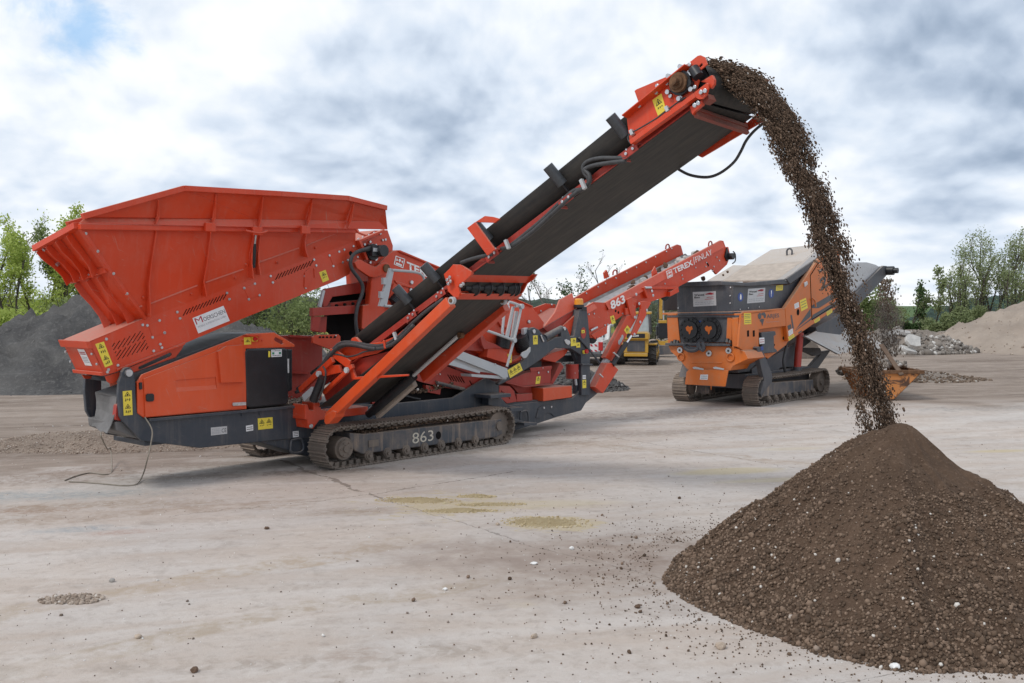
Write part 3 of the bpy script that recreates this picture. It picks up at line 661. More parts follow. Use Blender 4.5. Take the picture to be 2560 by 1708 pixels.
# ------------------------------------------------------------------ trees and bushes
def leaf_mesh(name, pts, size, mat, parent, rng):
    n = len(pts)
    if n == 0: return None
    pts = np.asarray(pts); s = size * rng.uniform(.6, 1.35, n)[:, None]
    a = rng.normal(size=(n, 3)); a /= np.linalg.norm(a, axis=1)[:, None]
    b = np.cross(a, rng.normal(size=(n, 3))); b /= np.linalg.norm(b, axis=1)[:, None]
    v = np.stack([pts - a * s, pts + b * s * .55, pts + a * s, pts - b * s * .55], 1).reshape(-1, 3)
    return raw_mesh(name, v, np.arange(4 * n).reshape(-1, 4), mat, parent, rng.random(n))
def grow(h, seed, spread=.45, levels=4, kids=(5, 7), lean=.05, r0=.07, start=.3, up=.25, stems=1, len_k=.5):
    """branch skeleton: list of (points, radius start, radius end) and twig tips for the leaves"""
    rr = random.Random(seed); limbs = []; tips = []
    def limb(p, d, L_, r, lev):
        n = 5 if lev < 2 else 4; q = [p]; dd = d.copy()
        for i in range(n):
            dd = (dd + V((rr.gauss(0, .12), rr.gauss(0, .12), rr.gauss(0, .08) + up * .12))).normalized(); q.append(q[-1] + dd * L_ / n)
        limbs.append((q, r, r * (.35 if lev < levels else .25), lev))
        if lev >= levels:
            tips.extend(q[1:]); return
        if lev >= levels - 1: tips.extend(q[2:])
        k = rr.randint(*kids)
        for i in range(k):
            f = (start if lev == 0 else .2) + (1 - (start if lev == 0 else .2)) * (i + rr.random()) / k
            j = min(int(f * n), n - 1); pp = q[j].lerp(q[j + 1], f * n - j)
            ax = (q[j + 1] - q[j]).normalized(); side = ax.orthogonal().normalized(); side.rotate(Matrix.Rotation(rr.uniform(0, 6.28), 3, ax))
            nd = (ax * (1 - spread) + side * (spread + rr.uniform(-.1, .2)) + V((0, 0, up))).normalized()
            limb(pp, nd, L_ * len_k * (1.15 - .55 * f) * rr.uniform(.8, 1.2), r * .55 * (1.1 - .5 * f), lev + 1)
    for s_ in range(stems):
        b0 = V((rr.uniform(-.5, .5), rr.uniform(-.3, .3), 0)) * (stems > 1)
        limb(b0, V((rr.gauss(0, lean) + b0.x * .25, rr.gauss(0, lean), 1)).normalized(), h * rr.uniform(.9, 1.) , r0, 0)
    return limbs, tips
def tree(px_, top, depth, label, cat='tree', base_z=0., leaf=None, leaves=0, lsize=.09, seed=0, mat='bark', group=None, levels=4, name='tree', lscat=.16, **kw):
    p = at(px_, top, depth); h = p.z - base_z
    limbs, tips = grow(h * .93, seed, levels=levels, **kw)
    root = bpy.data.objects.new(name, None); C.objects.link(root); root.location = (p.x, p.y, base_z); tag(root, label, cat, group)
    tr = MB(); br = MB()
    for q, a, b_, lev in limbs:
        (tr if lev == 0 else br).tube(q, [a, b_], 5 if lev < 2 else 3, smooth=0)
    tr.build('trunk', mat, root, smooth='all'); br.build('branches', mat, root, recalc=False)
    if leaves:
        rg = np.random.default_rng(seed + 50); T = np.array([t[:] for t in tips])
        P_ = T[rg.integers(0, len(T), leaves)] + rg.normal(0, lscat, (leaves, 3))
        P_ = P_[P_[:, 2] > .3]
        leaf_mesh('crown', P_, lsize, leaf, root, rg)
    return root
def bush(px_, top, depth, width, label, leaf, leaves=2200, lsize=.10, seed=0, base_z=0., cat='bush', group=None, name='bush', stems=True, zlow=0.):
    p = at(px_, top, depth); h = p.z - base_z; rg = np.random.default_rng(seed + 900); rr = random.Random(seed)
    root = bpy.data.objects.new(name, None); C.objects.link(root); root.location = (p.x, p.y, base_z); tag(root, label, cat, group)
    P_ = []
    nb = max(6, int(width * 3))
    for i in range(nb):
        c = np.array([rr.uniform(-.5, .5) * width, rr.uniform(-.4, .4) * min(width, 2.5), rr.uniform(.22, .80) * h]); c[2] *= 1 - .35 * abs(c[0] / width * 2) ** 2
        r_ = rr.uniform(.16, .30) * h
        m = leaves // nb; q = rg.normal(0, 1, (m, 3)); q /= np.linalg.norm(q, axis=1)[:, None]; P_.append(c + q * (rg.uniform(.25, 1, m) ** .5)[:, None] * r_ * np.array([1.1, 1., 1.]))
    P_ = np.concatenate(P_); P_ = P_[P_[:, 2] > zlow]
    leaf_mesh('foliage', P_, lsize, leaf, root, rg)
    if stems:
        mb = MB()
        for i in range(max(5, int(width * 2.5))):
            b0 = V((rr.uniform(-.45, .45) * width, rr.uniform(-.3, .3), 0)); mb.tube([b0, b0 + V((rr.gauss(0, .15), rr.gauss(0, .15), h * .5)), b0 + V((rr.gauss(0, .35), rr.gauss(0, .3), h * rr.uniform(.8, 1.08)))], [.03, .008], 4, smooth=2)
        mb.build('stems', 'bark', root, recalc=False)
    return root
LT = 50.
tree(92, 542, LT, 'tallest bright green tree above the dark pile at the left edge', leaf='spring leaves', leaves=6000, lsize=.07, seed=3, kids=(4, 6), spread=.36, r0=.08, start=.2, len_k=.36, stems=2, up=.4)
tree(18, 532, LT + 3, 'bare grey tree at the very left edge of the yard', leaf='spring leaves', leaves=260, lsize=.07, seed=5, mat='grey bark', kids=(4, 6), spread=.38, r0=.08, start=.25, len_k=.40)
tree(150, 556, LT + 2, 'thinly leaved tree between the bright green tree and the hopper', leaf='olive leaves', leaves=2600, lsize=.065, seed=8, kids=(4, 5), spread=.36, r0=.08, start=.22, len_k=.40)
tree(192, 560, LT - 1, 'slim half leaved tree just behind the hopper corner', leaf='olive leaves', leaves=2600, lsize=.065, seed=12, kids=(4, 5), spread=.36, r0=.07, start=.2, len_k=.38)
tree(45, 600, LT - 2, 'shorter fresh green tree with bare lower stem at the left edge', leaf='spring leaves', leaves=3800, lsize=.07, stems=2, seed=21, kids=(4, 5), spread=.4, r0=.07, start=.3, len_k=.42)
tree(125, 610, LT - 2, 'many stemmed light green tree in front of the tall green tree', leaf='spring leaves', leaves=3800, lsize=.07, seed=23, kids=(4, 6), spread=.36, r0=.05, start=.25, stems=3, len_k=.36)
tree(232, 610, LT + 1, 'slender bare stemmed tree standing under the hopper overhang', leaf='olive leaves', leaves=900, lsize=.08, seed=29, kids=(5, 6), spread=.36, r0=.06, start=.2, len_k=.38)
bush(55, 700, LT + 6, 5.0, 'wide fresh green thicket filling the gap between the trunks at the left edge', 'spring leaves', 4200, seed=5, lsize=.075)
bush(165, 705, LT + 6, 4.2, 'pale green thicket behind the dark pile left of the hopper', 'spring leaves', 3400, seed=6, lsize=.075)
bush(30, 745, LT - 4, 3.2, 'bright yellow green bush low at the left edge behind the dark pile', 'spring leaves', 3400, seed=1)
bush(120, 762, LT - 4, 2.8, 'yellow green bush on the left slope of the dark pile', 'spring leaves', 2800, seed=2)
bush(200, 735, LT - 3, 2.2, 'olive bush peeping over the dark pile under the hopper', 'olive leaves', 2200, seed=3)
for i, (a, tp, dp, wd_, lb) in enumerate(((520, 722, 50, 2.4, 'green bush seen low through the gap under the left of the feeder'), (590, 704, 51, 2.6, 'green bush seen through the middle of the gap under the feeder'), (665, 690, 52, 2.6, 'green bush seen beside the white company plate under the feeder'),
        (735, 676, 50, 2.4, 'tall bush seen beside the rear chute under the feeder'), (790, 690, 53, 2.4, 'bush seen just left of the rear chute under the feeder'))):
    bush(a, tp, dp, wd_, lb, 'olive leaves' if i % 2 else 'bank leaves', 4200, seed=10 + i, lsize=.075)
# scrub bank across the middle
BK = [(1215, 742, 66), (1275, 750, 70), (1345, 756, 68), (1415, 752, 70), (1480, 748, 69), (1545, 744, 67), (1610, 744, 68), (1672, 738, 66)]
BL = ['grey green scrub beside the roller bracket of the big conveyor', 'low scrub under the bare trees left of the amber beacon', 'scrub between the bare trees and the red feed plate', 'scrub behind the red feed plate of the short conveyor', 'scrub behind the cab of the loader',
      'scrub right behind the loader roof', 'scrub behind the excavator arm', 'scrub between the excavator arm and the orange crusher']
for i, ((a, tp, dp), lb) in enumerate(zip(BK, BL)):
    bush(a, tp, dp, 3.2, lb, 'bank leaves', 3200, seed=30 + i, lsize=.09, group='scrub along the far edge of the yard', name='scrub_bush')
for i, (a, tp, dp, lb, lv) in enumerate(((1383, 652, 78, 'wide bare tree standing left of the red feed plate', 60), (1330, 690, 82, 'small bare tree beside the roller bracket of the big conveyor', 30), (1430, 690, 80, 'thin bare tree with sparse leaves behind the red feed plate', 300), (1492, 636, 79, 'tall narrow bare tree behind the red short conveyor', 60),
        (1560, 668, 84, 'bare tree whose twigs show above the short conveyor', 40), (1455, 700, 76, 'low leafy sapling between two bare trees', 350))):
    tree(a, tp, dp, lb, leaf='dark leaves', leaves=lv, lsize=.10, seed=60 + i, mat='grey bark', kids=(4, 6), spread=.42, r0=.075, start=.12, len_k=.46, group='bare trees beyond the yard')
# right group
RT = 76.
for i, (a, tp, lb, lv, lf) in enumerate(((2222, 688, 'thin bare tree right of the crusher conveyor head', 60, 'dark leaves'), (2250, 700, 'bare tree with a forked stem behind the falling rubble', 60, 'dark leaves'), (2280, 712, 'leaning bare tree with few leaves near the rubble heap', 260, 'dark leaves'),
        (2341, 664, 'narrow pointed tree with half opened leaves left of the green trees', 900, 'green leaves'), (2318, 725, 'small leafy sapling beside the narrow pointed tree', 700, 'green leaves'))):
    tree(a, tp, RT, lb, leaf=lf, leaves=lv, lsize=.11, seed=80 + i, mat='bark', kids=(4, 6), spread=.36, r0=.075, start=.2, len_k=.34)
for i, (a, tp, dp, lb, lv) in enumerate(((2425, 640, RT, 'leafy green tree at the left of the big tree group', 2356), (2462, 604, RT + 2, 'tall airy green tree in the middle of the tree group', 2976), (2505, 586, RT + 1, 'tallest airy tree standing over the sand pile', 3100), (2555, 604, RT, 'green tree cut by the right edge above the sand pile', 3100),
        (2390, 700, RT - 2, 'shorter green tree beside the narrow pointed tree', 1860), (2530, 690, RT - 3, 'small full green tree directly behind the sand pile crest', 2232))):
    tree(a, tp, dp, lb, leaf='green leaves', leaves=lv, lsize=.075, seed=100 + i, stems=4, kids=(4, 5), spread=.36, r0=.085, start=.18, len_k=.40, lscat=.24, up=.4)
for i, (a, tp, wd_, lf, lb) in enumerate(((2160, 700, 2.2, 'olive leaves', 'olive bush behind the falling rubble beside the crusher conveyor'), (2205, 735, 2.2, 'olive leaves', 'dusty olive bush right of the falling rubble'), (2285, 790, 2.0, 'dark leaves', 'low dark bush above the flat slab of the rubble heap'),
        (2355, 772, 3.0, 'green leaves', 'rounded green bush beside the meadow strip'), (2405, 762, 3.4, 'green leaves', 'dense green hedge bush under the big tree group'), (2455, 762, 3.4, 'green leaves', 'dense hedge bush at the foot of the tall airy tree'), (2500, 770, 2.8, 'dark leaves', 'dark hedge bush behind the slope of the sand pile'), (2570, 760, 3., 'green leaves', 'hedge bush behind the sand pile at the right edge'), (2335, 800, 1.4, 'dark leaves', 'small dark bush right of the meadow strip'))):
    bush(a, tp, 72., wd_, lb, lf, 5200, seed=120 + i, lsize=.10)
# ================================================================== the red screening machine
A_ = ground(847, 1175); B_ = ground(1261, 1111)
HD = math.degrees(math.atan2(B_.x - A_.x, B_.y - A_.y))
S = Frame((0, 0, 0), HD); S.O = A_ - S.W * 1.3; S = Frame(S.O, HD)
SM = thing('screening_machine', S, 'large red mobile screening machine on steel tracks with tall hopper and raised conveyors', 'screening machine')
RED, DRED, SLT = 'red paint', 'deep red paint', 'slate paint'
def bolts(mb, fr, pts, wv, r=.022, h=.018, mi=1, axis=(0, 1, 0)):
    for p in pts:
        q = fr.hit(*Z(*p), 'w', wv); mb.cyl(q, q + V(axis) * h, r, 7, r * .8, mi)
    return mb
def circ(c, r, e1, e2, n=14): return [V(c) + V(e1) * r * math.cos(2 * math.pi * i / n) + V(e2) * r * math.sin(2 * math.pi * i / n) for i in range(n)]
XU, XW, XZ = V((1, 0, 0)), V((0, 1, 0)), V((0, 0, 1))
# ---- chassis
wc = .58
tail = mixw(S, [(3, 745, 590), (3, 752, 552), (3, 775, 517), (3, 806, 505), (3, 840, 518), (3, 862, 552), (3, 868, 605), (3, 878, 640), (3, 880, 760), (3, 893, 925), (3, 980, 998), (3, 2350, 872), (4, 1000, 845), (4, 1590, 787), (4, 1890, 607), (4, 2010, 655), (4, 2010, 760),
                (4, 2200, 1000), (4, 2000, 1010), (4, 400, 1160), (3, 2350, 1160), (3, 1470, 1250), (3, 935, 1183), (3, 765, 1012), (3, 735, 960), (3, 718, 760), (3, 725, 640)], wc)
mb = MB(S).prism(tail, (0, -.07, 0))
mb.prism([V((p.x, -wc + .07, p.z)) for p in tail], (0, -.07, 0))
fr_ = mixw(S, [('C', 380, 1215), ('C', 430, 1228), ('C', 760, 1188), ('C', 1062, 1160), ('C', 1110, 1120), ('C', 1150, 1045), ('C', 1235, 1040), ('C', 1270, 1030), ('C', 1325, 1060), ('C', 1330, 1085), ('C', 1300, 1120), ('C', 1195, 1205), ('C', 1150, 1280), ('C', 925, 1340), ('C', 715, 1410), ('C', 500, 1475), ('C', 470, 1300)], wc - .03)
mb.prism(fr_, (0, -.07, 0)); mb.prism([V((p.x, -wc + .1, p.z)) for p in fr_], (0, -.07, 0))
low = mixw(S, [(3, 2000, 1192), (3, 2350, 1160), (4, 320, 1140), (4, 315, 1338), (3, 2350, 1290)], wc - .04)
mb.prism(low, (0, -2 * wc + .08, 0))
for a, b_, z0, z1 in ((-3.1, -.6, .66, .74), (-.6, 4.4, .72, .80), (4.4, 7.4, .62, .70)): mb.block((a, -wc + .08, z0), (b_, wc - .08, z1))
ch = mb.build('chassis', SLT, SM, bev=.012)
det = MB(S)
lip = mixw(S, [(3, 990, 992), (3, 2350, 868)], wc); det.box((lip[0] + lip[1]) / 2 + V((0, -.0, .0)), (lip[1] - lip[0]) / 2, (0, .05, 0), (0, 0, .022))
for k, x, y in ((3, 1850, 930), (3, 2015, 920)): q = S.hit(*Z(k, x, y), 'w', wc); det.box(q, (.012, 0, 0), (0, .02, 0), (0, 0, .05))
q = mixw(S, [(4, 140, 1215)], wc - .04)[0]; MB(S).tube([q + V((-.1, .03, .08)), q + V((.1, .04, .08)), q + V((.12, .05, -.12)), q + V((-.12, .05, -.12)), q + V((-.1, .03, .08))], .022, 8, 4).build('tie_down_ring', SLT, SM, smooth=True)
q = S.hit(*Z('C', 575, 1335), 'w', wc); MB(S).tube([q + V((-.1, .03, .1)), q + V((.1, .04, .1)), q + V((.12, .05, -.14)), q + V((-.12, .05, -.14)), q + V((-.1, .03, .1))], .022, 8, 4).build('tie_down_ring', SLT, SM, smooth=True)
arch = mixw(S, [('C', 700, 1350), ('C', 725, 1260), ('C', 770, 1230), ('C', 860, 1225), ('C', 905, 1260), ('C', 920, 1320), ('C', 880, 1340), ('C', 850, 1310), ('C', 810, 1300), ('C', 770, 1320), ('C', 745, 1355)], wc - .03)
det.prism(arch, (0, .02, 0)); det.build('frame_fittings', SLT, SM, bev=.004)
mb = MB(S); mb.cyl(*[S.hit(*Z(3, 806, 560), 'w', wc) + V((0, d_, 0)) for d_ in (0, .05)], .055, 14)
bolts(mb, S, [('C', 780, 1253), ('C', 853, 1243)], wc - .01, .03, .02, 0); mb.build('pivot_pin', 'steel', SM, smooth=True)
# ---- stickers on the frame
warning_sticker(S, mixw(S, [(3, 758, 728), (3, 842, 720), (3, 850, 945), (3, 768, 952)], wc), SM, ((.5, .86, .34, .11), (.5, .36, .34, .11)), seed=2)
warning_sticker(S, mixw(S, [(3, 1998, 978), (3, 2134, 966), (3, 2138, 1068), (3, 2003, 1083)], wc), SM, ((.26, .68, .18, .22), (.74, .7, .18, .22)), seed=3)
def plain_sticker(fr, q, root, mat='white sticker', name='sticker', toward=(0, 1, 0)):
    return MB(fr).prism([V(p) + V(toward) * .003 for p in q], -V(toward) * .0025).build(name, mat, root)
q = mixw(S, [(3, 1568, 1062), (3, 1716, 1048), (3, 1717, 1118), (3, 1569, 1135)], wc); o = plain_sticker(S, q, SM, 'silver sticker', 'data_plate')
lettering(S, bil(q, .66, .22), bil(q, .95, .22), bil(q, .66, .74), 'CE', 'black print', o); rows(S, q, o, (.72, .52, .34, .18), x0=.06, x1=.58, h=.06)
q = mixw(S, [(3, 1890, 1045), (3, 1955, 1035), (3, 1957, 1088), (3, 1892, 1098)], wc); o = plain_sticker(S, q, SM); rows(S, q, o, (.6, .25), 'black print', h=.12)
q = mixw(S, [(4, 117, 1098), (4, 170, 1092), (4, 172, 1145), (4, 119, 1152)], wc - .0); o = plain_sticker(S, q, SM); rows(S, q, o, (.75, .5, .2), 'black print', h=.1)
# ---- steps
mb = MB(S)
def step(a, b_, w0, w1, th):
    p0 = S.hit(*Z(*a), 'w', w1); p1 = S.hit(*Z(*b_), 'w', w1)
    return MB(S).prism([p0, p1, p1 - XZ * th, p0 - XZ * th], (0, w0 - w1, 0))
step(('C', 262, 1130), ('C', 462, 1112), wc, 1.05, .07).build('step', SLT, SM, bev=.006)
step(('C', 455, 1258), ('C', 582, 1245), wc, .95, .08).build('step', SLT, SM, bev=.006)
step(('C', 590, 1400), ('C', 715, 1398), wc, 1.0, .06).build('step', SLT, SM, bev=.006)
mb = MB(S); mb.prism(mixw(S, [('C', 240, 1160), ('C', 350, 1160), ('C', 450, 1240), ('C', 448, 1268), ('C', 240, 1225)], .8), (0, -.2, 0)); mb.prism(mixw(S, [('C', 490, 1360), ('C', 590, 1385), ('C', 585, 1415), ('C', 500, 1400)], .8), (0, -.2, 0)); mb.build('step_bracket', SLT, SM, bev=.006)
# ---- crawler tracks
def crawler(fr, root, wo, wi, u0, u1, h, face_w, beam_poly, hub, rollers, smat='track steel', bmat='muddy slate paint', pitch=.155, side=1, extras=None):
    """one crawler: shoe chain, beam, drive hub and bottom rollers"""
    r = h / 2; ul, ur = u0 + r, u1 - r; Ls = ur - ul; per = 2 * Ls + 2 * math.pi * r; n = int(per / pitch); p = per / n
    def path(t, off=0.):
        t %= per; R_ = r - off
        if t < Ls: return V((ul + t, 0, r - R_)), V((1, 0, 0)), V((0, 0, -1))
        t -= Ls
        if t < math.pi * r: a = -math.pi / 2 + t / r; e = V((math.cos(a), 0, math.sin(a))); return V((ur, 0, r)) + e * R_, V((-math.sin(a), 0, math.cos(a))), e
        t -= math.pi * r
        if t < Ls: return V((ur - t, 0, r + R_)), V((-1, 0, 0)), V((0, 0, 1))
        t -= Ls; a = math.pi / 2 + t / r; e = V((math.cos(a), 0, math.sin(a))); return V((ul, 0, r)) + e * R_, V((-math.sin(a), 0, math.cos(a))), e
    mb = MB(fr); wm = (wo + wi) / 2; hw = abs(wo - wi) / 2
    for i in range(n):
        c, tg, nm = path(i * p, .02)
        if nm.z > .9: c = c + V((0, 0, -.018 * math.sin(math.pi * (c.x - ul) / Ls)))
        c.y = wm
        mb.box(c, tg * p * .46, (0, hw, 0), nm * .012)
        for k in (-.30, .16): mb.box(c + tg * p * k + nm * .018, tg * .010, (0, hw, 0), nm * .016)
        for k in (-1, 1):        # chain links inside, seen at the shoe ends
            mb.box(c - nm * .05 + V((0, k * hw * .28, 0)), tg * p * .30, (0, .03, 0), nm * .035)
            mb.box(c - nm * .02 + V((0, k * hw * .86, 0)) + tg * p * .2, tg * p * .16, (0, hw * .12, 0), nm * .018)
    T = bpy.data.objects.new('crawler_track', None); C.objects.link(T); T.parent = root
    mb.build('shoe_chain', smat, T)
    mb = MB(fr)
    mb.prism(beam_poly, (0, -side * .42, 0)); mb.build('track_beam', bmat, T, bev=.02)
    mb = MB(fr); cpos, rr_ = hub
    c = V(cpos); mb.cyl(c - V((0, .30 * side, 0)), c, rr_ * 1.28, 26); mb.cyl(c, c + V((0, .05 * side, 0)), rr_, 26, rr_ * .95); mb.cyl(c + V((0, .05 * side, 0)), c + V((0, .075 * side, 0)), rr_ * .42, 18)
    for k in range(6): e = V((math.cos(k * 1.047), 0, math.sin(k * 1.047))) * rr_ * .72; mb.cyl(c + e + V((0, .05 * side, 0)), c + e + V((0, .07 * side, 0)), rr_ * .09, 6)
    mb.build('drive_hub', smat, T, smooth=True, bev=.006)
    e_ = V((ur, face_w, r)); mb = MB(fr); mb.cyl(e_ - V((0, .28 * side, 0)), e_ - V((0, .02 * side, 0)), r * .74, 26); mb.cyl(e_ - V((0, .02 * side, 0)), e_ + V((0, .03 * side, 0)), r * .25, 16); mb.build('idler_wheel', smat, T, smooth=True)
    for ru in rollers:
        mb = MB(fr); c = V((ru, wm, .155)); mb.cyl(c - V((0, hw * .75, 0)), c + V((0, hw * .72, 0)), .075, 14); mb.cyl(c + V((0, side * hw * .72, 0)), c + V((0, side * (hw * .72 + .03), 0)), .035, 8); mb.cyl(c + V((0, side * hw * .5, 0)), c + V((0, side * hw * .62, 0)), .095, 14)
        mb.build('roller', smat, T, smooth=True)
    return T
bp = mixw(S, [(4, 640, 1110), (4, 742, 1118), (4, 768, 1120), (4, 2035, 978), (4, 2045, 1120), (4, 1990, 1150), (4, 780, 1302), (4, 770, 1310), (4, 690, 1275), (4, 645, 1230)], 1.2)
hubp = S.hit(*Z(4, 590, 1255), 'w', 1.22)
T1 = crawler(S, SM, 1.3, .84, -.30, 4.5, .74, 1.2, bp, (hubp, .155), [S.hit(*Z(4, x_, y_), 'w', 1.2).x for x_, y_ in ((815, 1330), (985, 1300), (1158, 1280), (1325, 1255), (1480, 1230), (1635, 1210), (1790, 1190))])
mb = MB(S); c = S.hit(*Z(4, 1455, 1133), 'w', 1.205); mb.prism(circ(c, .065, XU, XZ * 1.15, 18), (0, .004, 0)); mb.build('beam_hole', 'black hole', T1)
q = mixw(S, [(4, 808, 1180), (4, 900, 1168), (4, 902, 1230), (4, 812, 1245)], 1.2); mb = MB(S).prism([p + XW * .004 for p in q], (0, .015, 0)); mb.build('beam_plate', 'track steel', T1, bev=.004)
lettering(S, *mixw(S, [(4, 1215, 1212), (4, 1408, 1180), (4, 1213, 1112)], 1.2), '863', 'cream print', T1, bold=.0, name='number')
pm = [V((p.x, -.78, p.z)) for p in bp]
crawler(S, SM, -.84, -1.3, -.30, 4.5, .74, -1.2, pm, (V((hubp.x, -1.22, hubp.z)), .155), [p for p in (.6, 1.2, 1.8, 2.4, 3., 3.6)], side=-1)
n = 900; us = RNG.uniform(.65, 3.9, n); pts = np.array([S.out(V((u_, RNG.uniform(.88, 1.19), .555 + .06 * (1 - abs(u_ - 2.2) / 1.7) + RNG.normal(0, .012))))[:] for u_ in us])
tag(lumps('beam_soil', pts, RNG.uniform(.012, .03, n), 'soil clods', RNG, T1), kind='stuff')
# ---- engine housing
we = .60
hs = mixw(S, [(3, 893, 640), (3, 935, 576), (3, 1900, 200), (3, 2150, 188), (3, 2338, 298), (3, 2340, 322), (3, 1890, 338), (3, 1897, 892), (3, 955, 972), (3, 897, 930)], we)
slot_ = mixw(S, [(3, 2150, 250), (3, 2165, 232), (3, 2230, 265), (3, 2236, 290), (3, 2218, 298), (3, 2160, 268)], we)
eh = MB(S).prism(hs, (0, -.035, 0), 0, [slot_])
hb = [p - XW * .05 for p in mixw(S, [(3, 935, 600), (3, 1860, 240), (3, 1880, 885), (3, 960, 960)], we)]; eh.prism(hb, (0, -1.0, 0))
EH = eh.build('engine_housing', 'fresh lit red paint', SM, bev=.010)
dp = mixw(S, [(3, 946, 612), (3, 1612, 362), (3, 1640, 318), (3, 1836, 300), (3, 1852, 882), (3, 962, 962)], we)
rc = mixw(S, [(3, 1240, 625), (3, 1608, 597), (3, 1618, 705), (3, 1245, 732)], we)
door = MB(S); door.prism([p + XW * .022 for p in dp], (0, -.018, 0), 0, [[p + XW * .022 for p in rc]]); door.prism([p - XW * .0 for p in rc], (0, .004, 0))
r2 = mixw(S, [(3, 1245, 732), (3, 1618, 705), (3, 1612, 672), (3, 1245, 695)], we); door.add([r2[0] + XW * .022, r2[1] + XW * .022, r2[2] + XW * .004, r2[3] + XW * .004], [[0, 1, 2, 3]])
door.prism([p + XW * .022 for p in mixw(S, [(3, 1612, 362), (3, 1690, 312), (3, 1838, 302), (3, 1858, 640), (3, 1640, 648)], we)], (0, .055, 0))
DO = door.build('door', 'fresh lit red paint', SM, bev=.012)
mb = MB(S).prism([p + XW * .026 for p in mixw(S, [(3, 962, 760), (3, 975, 750), (3, 1022, 748), (3, 1034, 758), (3, 1035, 808), (3, 1025, 820), (3, 975, 822), (3, 964, 812)], we)], (0, .02, 0)); mb.cyl(*[S.hit(*Z(3, 998, 785), 'w', we + .045) + XW * d_ for d_ in (0, .012)], .05, 14); mb.build('latch', 'black plastic', DO, bev=.004)
mb = MB(S).prism([p + XW * .03 for p in mixw(S, [(3, 1757, 832), (3, 1880, 825), (3, 1882, 855), (3, 1760, 862)], we)], (0, .012, 0)); bolts(mb, S, [(3, 1770, 848), (3, 1815, 845)], we + .04, .014, .01, 0); mb.build('hinge', 'steel', DO, bev=.003)
mb = MB(S).prism(mixw(S, [(3, 905, 650), (3, 930, 645), (3, 932, 708), (3, 908, 712)], we), (0, .03, 0)); mb.build('vent', 'black plastic', EH, bev=.004)
q = mixw(S, [(3, 1870, 235), (3, 1936, 230), (3, 1938, 298), (3, 1873, 302)], we); o = warning_sticker(S, q, SM, ((.5, .5, .3, .2),), figures=False)
mb = MB(S).prism(mixw(S, [(3, 1938, 228), (3, 1980, 225), (3, 1983, 268), (3, 1942, 272)], we), (0, .05, 0)); mb.build('stop_switch_box', 'yellow sticker', SM, bev=.005); c = S.hit(*Z(3, 1968, 248), 'w', we + .05); MB(S).cyl(c, c + XW * .04, .035, 14).build('stop_button', 'red lens', SM, smooth=True)
mb = MB(S).prism(mixw(S, [(3, 1860, 210), (3, 2005, 205), (3, 2005, 222), (3, 1935, 228)], we), (0, .08, 0)); bolts(mb, S, [(3, 2006, 262), (3, 2038, 258), (3, 1860, 262), (3, 2005, 215)], we, .022, .015, 0); mb.build('switch_guard', RED, SM, bev=.003)
# ---- belt under the feeder with its rubber flap
ub = mixw(S, [(3, 720, 650), (3, 740, 620), (3, 870, 562), (3, 1500, 335), (3, 1700, 258), (3, 1880, 205), (3, 2140, 195), (3, 1900, 210), (3, 930, 580), (3, 880, 640)], .5)
MB(S).prism(ub, (0, -.95, 0)).build('under_belt', 'hose rubber', SM, bev=.01)
mb = MB(S); tl_, tr_, br_, bl_ = S.hit(*Z(3, 505, 735), 'w', -.25), S.hit(*Z(3, 716, 780), 'w', .45), S.hit(*Z(3, 626, 1118), 'w', .50), S.hit(*Z(3, 452, 1052), 'w', -.25)
for i in range(5):
    for j in range(4):
        g = lambda a_, b_: (tl_ * (1 - a_) + tr_ * a_) * (1 - b_) + (bl_ * (1 - a_) + br_ * a_) * b_ + V((.05 * math.sin(b_ * 3.) + .03 * math.sin(a_ * 4. + b_), 0, .02 * math.sin(a_ * 9.) * b_))
        mb.prism([g(i / 5, j / 4), g((i + 1) / 5, j / 4), g((i + 1) / 5, (j + 1) / 4), g(i / 5, (j + 1) / 4)], (.014, 0, 0))
mb.prism([tl_, tr_, S.hit(*Z(3, 712, 655), 'w', .40) + XU * .3, S.hit(*Z(3, 600, 650), 'w', -.2) + XU * .3], (.01, 0, -.02)); mb.build('rubber_flap', 'rubber flap', SM, smooth=True)
mb = MB(S); bl_ = mixw(S, [(3, 690, 1010), (3, 760, 1000), (3, 935, 1170), (3, 890, 1160), (3, 700, 1090)], wc - .08); mb.prism(bl_, (0, -.9, 0)); mb.build('tail_drum', 'rubber flap', SM, bev=.02)
mb = MB(S).prism(mixw(S, [(3, 705, 860), (3, 740, 820), (3, 745, 1000), (3, 690, 990)], wc - .07), (0, -.1, 0)); mb.build('tail_plate', DRED, SM)
# ---- fuel tank and engine bay
ft = mixw(S, [(3, 1880, 362), (3, 1905, 338), (3, 2255, 333), (3, 2275, 350), (3, 2285, 820), (3, 2262, 852), (3, 1930, 884), (3, 1899, 868)], we + .01)
MB(S).prism(ft, (0, -.55, 0)).build('fuel_tank', 'black plastic', SM, bev=.03)
mb = MB(S).prism(mixw(S, [(3, 2268, 345), (3, 2318, 342), (3, 2318, 720), (3, 2280, 735)], we - .1), (0, -.4, 0)); mb.build('tank_filler', 'black plastic', SM, bev=.02)
q = mixw(S, [(3, 2122, 348), (3, 2218, 343), (3, 2219, 410), (3, 2123, 415)], we + .01); o = plain_sticker(S, q, SM, 'white sticker'); rows(S, q, o, (.8, .15), 'dark grey print', h=.08)
mb = MB(S); 
for a in (.08, .72): on_quad(mb, q, [(a, .35), (a + .2, .35), (a + .2, .65), (a, .65)], XW * .0042)
flat('green print', (.03, .22, .12), .5); mb.build('print', 'green print', o)
mb = MB(S).prism(mixw(S, [(3, 2095, 360), (3, 2112, 360), (3, 2112, 415), (3, 2095, 415)], we + .012), (0, .006, 0)); mb.build('level_gauge', 'yellow sticker', SM)
